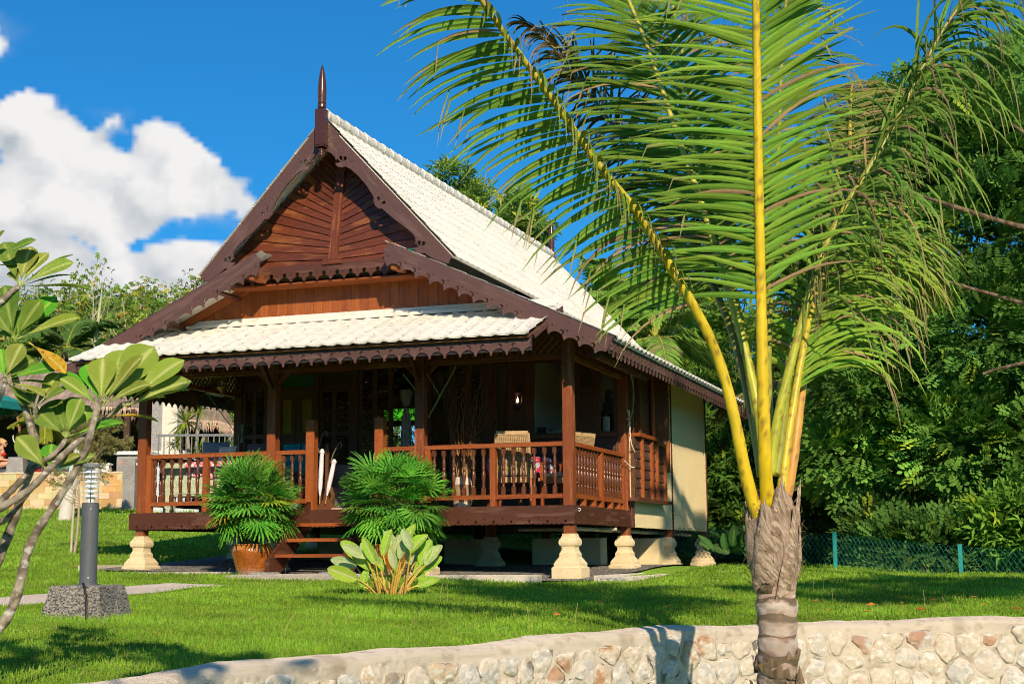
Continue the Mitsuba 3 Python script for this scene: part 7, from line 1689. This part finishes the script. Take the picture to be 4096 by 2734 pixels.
PW = thing("pale_wall", "low pale blue rendered wall behind the veranda", "wall"); gbox(B(), (-9.75, 38.3, .2), (-7.0, 38.7, 1.68), (.50, .56, .62)).put(PW, "face", "matte"); gbox(B(), (-9.8, 38.25, 1.681), (-6.95, 38.75, 1.75), (.60, .62, .64)).put(PW, "coping", "matte")
RL = thing("metal_railing", "grey metal railing of thin upright bars above the pale wall", "railing")
gbox(B(), (-9.35, 38.45, 2.44), (-6.9, 38.51, 2.50), (.16, .17, .19)).put(RL, "top_rail", "paint"); gbox(B(), (-9.35, 38.46, 1.85), (-6.9, 38.5, 1.89), (.16, .17, .19)).put(RL, "bottom_rail", "paint")
for i, x in enumerate(np.arange(-9.3, -6.9, .145)): gbox(B(), (x, 38.465, 1.89), (x + (.06 if i % 9 == 8 else .024), 38.495, 2.44), (.16, .17, .19)).put(RL, "bar", "paint")


def thatch(lab, x0, x1, y0, y1, ze, zr, seed):
    t = thing("thatched_shelter", lab, "hut"); r = np.random.default_rng(seed); b = B(); n, m_ = 40, 10; rows = []
    for i in range(m_ + 1):
        q = i / m_; 
        for j in range(n + 1):
            a = j / n * 2 * PI; ex, ey = (x1 - x0) / 2, (y1 - y0) / 2; c_, s_ = math.cos(a), math.sin(a); k_ = (abs(c_) ** 5 + abs(s_) ** 5) ** (-.2)
            rows.append(gd((x0 + x1) / 2 + (ex * (1 - q) * k_ * c_ + (ex * .55) * q * np.sign(c_) * min(1, abs(c_) * 3)), (y0 + y1) / 2 + ey * (1 - q * .95) * k_ * s_, ze + (zr - ze) * q ** .9 + .05 * r.random()))
    b.add(rows, [[i * (n + 1) + j, i * (n + 1) + j + 1, (i + 1) * (n + 1) + j + 1, (i + 1) * (n + 1) + j] for i in range(m_) for j in range(n)], [[i / m_ * 2, j / n * 12] for i in range(m_ + 1) for j in range(n + 1)]); b.put(t, "thatch", "thatch", True)
    fr = B()
    for _ in range(1500):
        u = r.random() * 2 * PI; c_, s_ = math.cos(u), math.sin(u); k_ = (abs(c_) ** 5 + abs(s_) ** 5) ** (-.2); sc__ = r.uniform(.93, 1.01)
        p = gd((x0 + x1) / 2 + (x1 - x0) / 2 * k_ * c_ * sc__, (y0 + y1) / 2 + (y1 - y0) / 2 * k_ * s_ * sc__, ze + .12); l = r.uniform(.12, .42); w_ = .02
        fr.add([p - GR * w_, p + GR * w_, p + np.array([.05 * (r.random() - .5), .05 * (r.random() - .5), -l])], [[0, 1, 2]], None, jit((.52, .40, .32), .4, r))
    k = fr.put(t, "fringe", "matte"); labels[k] = {"kind": "stuff"}
    for x in np.linspace(x0 + .6, x1 - .6, 3): gbox(B(), (x, y0 + .5, .3), (x + .16, y0 + .66, ze + .3), (.07, .045, .03)).put(t, "post", "matte")
    gbox(B(), (x0 + .4, y1 - .7, .3), (x1 - .4, y1 - .5, ze + .2), (.05, .04, .035)).put(t, "back_wall", "matte"); gbox(B(), (x0 + .3, y0 + .55, ze - .05), (x1 - .3, y0 + .7, ze + .08), (.07, .045, .03)).put(t, "beam", "matte")
    g_ = B()
    return t


thatch("thatched bar with a shaggy straw fringe behind the frangipani", -18.5, -11.0, 43.2, 49, 3.62, 5.4, 5)
thatch("round ended thatched roof behind the stone pillar", -12.0, -9.25, 46, 50, 3.45, 4.9, 6)
UM = thing("garden_parasol", "teal garden parasol on a wooden pole at the left edge", "parasol"); cu = gd(-15.3, 42, 0); b = B(); n = 8
v = [cu + [0, 0, 4.25]] + [cu + (GR * math.cos(a) + GF * math.sin(a)) * 1.30 + [0, 0, 3.72] for a in np.arange(n) * 2 * PI / n] + [cu + (GR * math.cos(a) + GF * math.sin(a)) * 1.31 + [0, 0, 3.50] for a in np.arange(n) * 2 * PI / n]
for i in range(n): b.add([v[0], v[1 + i], v[1 + (i + 1) % n]], [[0, 1, 2]], None, (.012, .17, .16)); b.add([v[1 + i], v[9 + i], v[9 + (i + 1) % n], v[1 + (i + 1) % n]], [[0, 1, 2, 3]], None, (.012, .17, .16))
b.put(UM, "canopy", "matte"); B().tube(spline([gd(-14.14, 42, 1.9), gd(-14.14, 42, 3.0), gd(-14.5, 42, 3.9), gd(-15.3, 42, 4.2)], 16), .04, 8, (.26, .12, .07)).put(UM, "pole", "paint", True)
gbox(B(), (0, 0, 0), (.001, .001, .001)) if False else None
B().lathe([(.27, 1.62), (.20, 2.13)], 24, gd(-13.98, 41.5, 0), R=RG, square=.95).put(UM, "base", "granite", 40)
B().tube(spline([gd(-14.1, 41.4, 2.75), gd(-14.0, 41.35, 2.5), gd(-13.85, 41.3, 2.3), gd(-13.9, 41.3, 2.15)], 12), .014, 5, (.75, .75, .75)).put(UM, "cord", "paint", True)


def body(name, lab, bones, extra, skin):
    """One continuous figure: hulls of spheres along the bones, joined and smoothed."""
    import manifold3d as mf
    tot = None
    for (p, ra), (q, rb) in bones:
        h = mf.Manifold.batch_hull([mf.Manifold.sphere(ra, 16).translate(tuple(map(float, p))), mf.Manifold.sphere(rb, 16).translate(tuple(map(float, q)))]); tot = h if tot is None else tot + h
    tot = tot.refine_to_length(.03); m_ = tot.to_mesh(); tm = trimesh.Trimesh(m_.vert_properties[:, :3], m_.tri_verts, process=True); trimesh.smoothing.filter_taubin(tm, iterations=8)
    t = thing(name, lab, "person"); b = B(); b.add(np.array(tm.vertices), np.array(tm.faces), None, skin); b.put(t, "body", "gloss_soft", True)
    for nm, fn in extra: fn(t, nm)
    return t


o = gd(-14.45, 41.5, 0); P_ = lambda x, y, z: o + GR * x + GF * y + np.array([0, 0, z]); SK = (.56, .30, .19)
hand = lambda w, d: [((w, .028), (w + d * .05, .026))] + [((w + d * .05 + np.array([0, 0, .010 * (i - 1.5)]) + GF * .012 * (i - 1.5), .0095), (w + d * (.10 + .008 * (1.5 - abs(i - 1.5))) + np.array([0, 0, .010 * (i - 1.5) - .02]) + GF * .016 * (i - 1.5), .008)) for i in range(4)] + [((w + d * .02, .012), (w + d * .06 + np.array([0, 0, .045]), .009))]
bones = [((P_(-.06, 0, 1.90), .125), (P_(-.04, 0, 2.05), .11)), ((P_(-.04, 0, 2.05), .11), (P_(-.02, 0, 2.27), .115)), ((P_(-.02, -.15, 2.33), .055), (P_(-.02, .15, 2.33), .055)), ((P_(-.02, 0, 2.28), .09), (P_(.0, 0, 2.42), .05)), ((P_(0, 0, 2.42), .05), (P_(.04, 0, 2.50), .05)),
         ((P_(.05, 0, 2.55), .088), (P_(.07, 0, 2.49), .062)), ((P_(.06, 0, 2.56), .085), (P_(.0, 0, 2.57), .080)), ((P_(.135, 0, 2.535), .012), (P_(.148, 0, 2.515), .014)), ((P_(.105, 0, 2.455), .03), (P_(.09, 0, 2.46), .035)), ((P_(.02, -.088, 2.53), .016), (P_(.02, -.09, 2.55), .018)),
         ((P_(-.02, -.16, 2.32), .048), (P_(.03, -.19, 2.07), .038)), ((P_(.03, -.19, 2.07), .038), (P_(.22, -.12, 2.05), .028)), ((P_(-.02, .16, 2.32), .048), (P_(.03, .19, 2.07), .038)), ((P_(.03, .19, 2.07), .038), (P_(.23, .08, 2.07), .028)),
         ((P_(-.04, -.09, 1.90), .095), (P_(.30, -.10, 1.96), .062)), ((P_(.30, -.10, 1.96), .060), (P_(.27, -.10, 1.64), .040)), ((P_(-.04, .09, 1.90), .095), (P_(.30, .10, 1.95), .062)), ((P_(.30, .10, 1.95), .060), (P_(.30, .10, 1.64), .040)), ((P_(.27, -.10, 1.62), .035), (P_(.40, -.10, 1.60), .028)), ((P_(.30, .10, 1.62), .035), (P_(.43, .10, 1.60), .028))]
bones += hand(P_(.23, -.11, 2.05), GR) + hand(P_(.24, .07, 2.07), GR)
def hair(t, nm):
    b = B(); b.lathe([(.0, -.092), (.06, -.07), (.09, 0), (.075, .06), (.03, .09), (0, .095)], 16, P_(-.005, 0, 2.585), R=frame(norm(GR * .35 * -1 + np.array([0, 0, 1.0]))), c=(.50, .33, .12)); b.lathe([(0, -.05), (.04, -.03), (.05, 0), (.04, .03), (0, .05)], 12, P_(-.09, 0, 2.64), c=(.48, .31, .11)); b.put(t, nm, "matte", True)
def bikini(t, nm):
    b = B(); b.tube([P_(-.05, -.12, 1.90), P_(-.02, -.10, 1.92), P_(.03, 0, 1.97), P_(-.02, .10, 1.92), P_(-.05, .12, 1.90)], [.085, .10, .075, .10, .085], 12, (.62, .05, .03)); b.tube([P_(.045, -.11, 2.22), P_(.075, -.05, 2.21), P_(.065, 0, 2.22), P_(.075, .05, 2.21), P_(.045, .11, 2.22)], [.03, .055, .03, .055, .03], 10, (.62, .05, .03)); b.put(t, nm, "matte", True)
body("person", "blonde person in a red bikini sitting at the left edge of the terrace", bones, [("hair", hair), ("bikini", bikini), ("sunglasses", lambda t, nm: B().tube([P_(.12, -.07, 2.55), P_(.146, -.035, 2.548), P_(.15, 0, 2.55), P_(.146, .035, 2.548), P_(.12, .07, 2.55)], .014, 6, (.01, .01, .01)).put(t, nm, "paint"))], SK)
o = gd(-13.42, 41.9, 0)
bones = [((P_(.10, 0, 1.88), .13), (P_(.14, 0, 2.10), .12)), ((P_(.14, 0, 2.10), .12), (P_(.18, 0, 2.30), .13)), ((P_(.18, -.18, 2.34), .06), (P_(.18, .18, 2.34), .06)), ((P_(.18, 0, 2.35), .08), (P_(.17, 0, 2.46), .055)), ((P_(.15, 0, 2.57), .09), (P_(.12, 0, 2.51), .065)), ((P_(.06, 0, 2.55), .014), (P_(.045, 0, 2.53), .015)), ((P_(.18, -.19, 2.32), .05), (P_(.05, -.2, 2.08), .042)), ((P_(.05, -.2, 2.08), .040), (P_(-.17, -.14, 2.06), .03)),
         ((P_(.18, .19, 2.32), .05), (P_(.05, .2, 2.08), .042)), ((P_(.05, .2, 2.08), .040), (P_(-.17, .12, 2.06), .03)), ((P_(.08, -.09, 1.87), .10), (P_(-.28, -.12, 1.93), .068)), ((P_(-.28, -.12, 1.93), .065), (P_(-.26, -.12, 1.64), .045)), ((P_(.08, .09, 1.87), .10), (P_(-.28, .12, 1.93), .068)), ((P_(-.28, .12, 1.93), .065), (P_(-.28, .12, 1.64), .045)), ((P_(-.26, -.12, 1.62), .04), (P_(-.40, -.12, 1.60), .03)), ((P_(-.28, .12, 1.62), .04), (P_(-.42, .12, 1.60), .03))] + hand(P_(-.18, -.13, 2.06), -GR) + hand(P_(-.18, .11, 2.06), -GR)
body("person", "person in navy shorts sitting behind the frangipani stem on the terrace", bones, [("shorts", lambda t, nm: B().tube([P_(.10, -.09, 1.88), P_(-.16, -.11, 1.915)], [.118, .098], 12, (.015, .018, .07)).tube([P_(.10, .09, 1.88), P_(-.16, .11, 1.915)], [.118, .098], 12, (.015, .018, .07)).put(t, nm, "matte", True)), ("hair", lambda t, nm: B().lathe([(0, -.09), (.07, -.06), (.094, 0), (.07, .06), (0, .09)], 14, P_(.17, 0, 2.60), c=(.05, .03, .02)).put(t, nm, "matte", True))], (.50, .28, .19))
for i, (x0, x1, c) in enumerate(((-14.75, -14.2, (.08, .09, .11)), (-13.5, -13.1, (.30, .02, .03)))):
    k = thing("terrace_seat", ["dark wicker seat under the blonde person", "red seat with a high back behind the frangipani stems"][i], "seat"); gbox(B(), (x0, 41.25, 1.62), (x1, 41.8, 1.79), c).put(k, "seat", "matte")
    if i: gbox(B(), (x1, 41.3, 1.62), (x1 + .12, 41.85, 2.3), c).put(k, "backrest", "matte")
k = thing("sun_lounger", "dark wicker lounger with a turquoise towel on the terrace", "lounger"); gbox(B(), (-12.9, 41.2, 1.62), (-11.9, 41.8, 1.80), (.09, .10, .12)).put(k, "frame", "matte"); gbox(B(), (-12.8, 41.18, 1.80), (-12.1, 41.82, 1.88), (.02, .38, .46)).put(k, "towel", "matte")
k = thing("planter_box", "small white planter box standing on the terrace wall", "planter"); gbox(B(), (-11.6, 40.2, 1.626), (-11.05, 40.5, 1.82), (.72, .70, .66)).put(k, "box", "paint"); gbox(B(), (-11.63, 40.17, 1.82), (-11.02, 40.53, 1.87), (.74, .72, .68)).put(k, "rim", "paint")
# dragon trees, the whitewashed tree and the staked sapling
for i, (x, z, s) in enumerate(((-8.75, 2.88, 1), (-8.40, 3.22, 1.05), (-8.95, 2.35, .75), (-8.35, 2.20, .7))):
    k = thing("dragon_tree", ["left of two spiky leaved dragon trees beside the railing", "taller spiky leaved dragon tree beside the railing", "low spiky rosette left of the dragon trees", "low spiky rosette below the dragon trees"][i], "plant"); r_ = np.random.default_rng(40 + i); h = gd(x, 39.2, z)
    B().tube(spline([gd(-8.5, 39.2, .8), gd(x * .5 - 4.25, 39.2, z * .5 + .5), h], 10), .05, 7, (.30, .26, .2)).put(k, "stem", "matte", True); V, F = [], []
    for j in range(60):
        a, e = r_.uniform(0, 2 * PI), r_.uniform(-.7, 1.4); d = (GR * math.cos(a) + GF * math.sin(a)) * math.cos(e) + np.array([0, 0, math.sin(e)]); L = .62 * s * r_.uniform(.8, 1.1); w_ = norm(np.cross(d, [0.1, .2, 1])) * .028 * s; q = len(V)
        V += [h - w_ * .6, h + w_ * .6, h + d * L * .5 - w_, h + d * L * .5 + w_, h + d * L + DOWN * .12 * L]; F += [[q, q + 1, q + 3], [q, q + 3, q + 2], [q + 2, q + 3, q + 4]]
    kk = putmesh(k, "leaves", np.array(V), np.array(F), np.tile((.22, .30, .03), (len(V), 1)) * np.repeat(.6 + .8 * r_.random((60, 1)), 5, 0), "leaf"); labels[kk] = {"kind": "stuff"}
t = thing("whitewashed_tree", "small tree with a whitewashed trunk and flat sprays of tiny pale leaves", "tree"); B().tube(spline(g3([(-10.93, 36, .15), (-10.85, 36, .8), (-10.72, 36, 1.5), (-10.62, 36, 2.1)]), 14), np.linspace(.17, .11, 14), 12, (.60, .57, .52)).put(t, "trunk", "sandstone", True)
limbs(t, [([(-10.62, 36, 2.0), (-10.3, 36, 2.3), (-9.9, 36, 2.5)], .03, .01), ([(-10.6, 36, 1.9), (-10.2, 36, 2.0), (-9.6, 36, 2.1)], .03, .01)], "bark_grey", "limb")
crown(t, [(-10.6, 36, 2.32, .42), (-10.15, 36, 2.45, .36), (-9.75, 36, 2.55, .22), (-10.3, 35.9, 1.95, .28), (-9.85, 35.8, 2.02, .28), (-9.45, 35.8, 2.08, .20), (-10.9, 36, 2.5, .25)], 2600, TUFT, .075, (.26, .25, .10), 45, yellow=.0)
t = thing("staked_sapling", "thin bare sapling tied to a stake in front of the terrace wall", "sapling"); B().tube(g3([(-8.06, 27, -.62), (-8.03, 27, .55)]), .022, 6, (.48, .42, .33)).put(t, "stake", "matte"); B().tube(spline(g3([(-7.98, 26.95, -.62), (-7.93, 26.95, .3), (-7.98, 26.95, .9)]), 10), np.linspace(.028, .014, 10), 7, (.36, .30, .22)).put(t, "stem", "matte", True)
b = B()
for i in range(14):
    a = -.9 + i * .14; z0 = .25 + .05 * i; p = gd(-7.95, 26.95, min(.9, z0)); e = p + GR * math.sin(a * 2.2) * .45 + GF * .2 * math.cos(i * 2) + np.array([0, 0, .25 + .02 * i]); b.tube(spline([p, (p + e) / 2 + [0, 0, -.03], e], 6), np.linspace(.009, .003, 6), 4, (.30, .25, .18), False)
b.put(t, "twigs", "matte"); labels[t + "__twigs"] = {"kind": "stuff"}; crown(t, [(-8.3, 26.95, .75, .28), (-7.6, 26.95, .85, .30), (-7.95, 26.95, 1.1, .26)], 420, TUFT, .05, (.20, .22, .06), 46)

# ================================================================ TREES OUTSIDE THE VIEW, whose shade falls into it
t = thing("shade_tree", "frangipani standing over the viewer, outside the view", "tree"); limbs(t, [([(1.6, -1.2, -2.4), (1.3, -.6, .5), (.7, .2, 1.8), (.15, .9, 2.3)], .10, .03), ([(1.2, -.4, .8), (.0, .0, 1.6), (-.6, .8, 2.1)], .06, .02)], "bark_grey")
crown(t, [(.0, 1, 2.35, .26), (-.3, 1, 2.45, .2), (-1.4, 1, 2.65, .2)], 90, oval, .30, (.06, .12, .02), 47)
feather_palm("coconut_palm", "tall coconut palm outside the right edge of the view", (6.3, 13.5, 7.2), ring(9, -.2, 1.1, 8), 2.4, (.10, .16, .03), 69, 56, .7, .03, .7, (.9, -2.3, .17), .5)
t = thing("shade_tree", "broad tree outside the right edge of the view", "tree"); limbs(t, [([(8.2, 5.8, -2.4), (8.0, 6, 2), (7.2, 6.3, 4.4)], .2, .06)])
crown(t, [(5.6, 6.1, 4.3, .75), (6.6, 6.4, 4.5, .8), (7.7, 6.7, 4.7, .95), (8.8, 6.2, 4.8, 1.0)], 1500, SPRAY, .42, (.05, .11, .02), 48)
for i, (X, Y, z, R0) in enumerate(((-18, -9, 4.4, 3.2), (-22, -6.5, 4.5, 3.4), (-26, -3, 4.6, 3.4), (-30, 0, 4.5, 3.4), (-34, 3.5, 4.6, 3.4), (-25, -11, 5.4, 3.6), (-32, -6, 5.6, 3.6))):
    t = thing("garden_tree", "garden tree behind the viewer, seen only as a reflection in the window panes", "tree", "trees behind the viewer")
    limbs(t, [([(X, Y, -2.4), (X + .2, Y, z)], .22, .1)]); crown(t, [(X, Y, z, R0), (X + 2, Y + .5, z - 1.2, R0 * .8), (X, Y - .5, z - 3.2, R0 * .8), (X - 2, Y + .3, z - 1.0, R0 * .7)], 2600, TUFT, .85, (.07, .14, .025), 120 + i)
t = thing("garden_hedge", "tall hedge behind the viewer, seen only as a reflection in the window panes", "hedge"); crown(t, [(-14 - 1.9 * i, -8.5 + 1.35 * i, z, 1.7) for i in range(12) for z in (-1.0, .9)], 4200, TUFT, .60, (.08, .17, .03), 140, out=.6)
print("triangles", sum(len(meshkit.WRITTEN[d["filename"]][1]) for d in scene.values() if d.get("type") == "ply"), "entries", len(scene), "script")
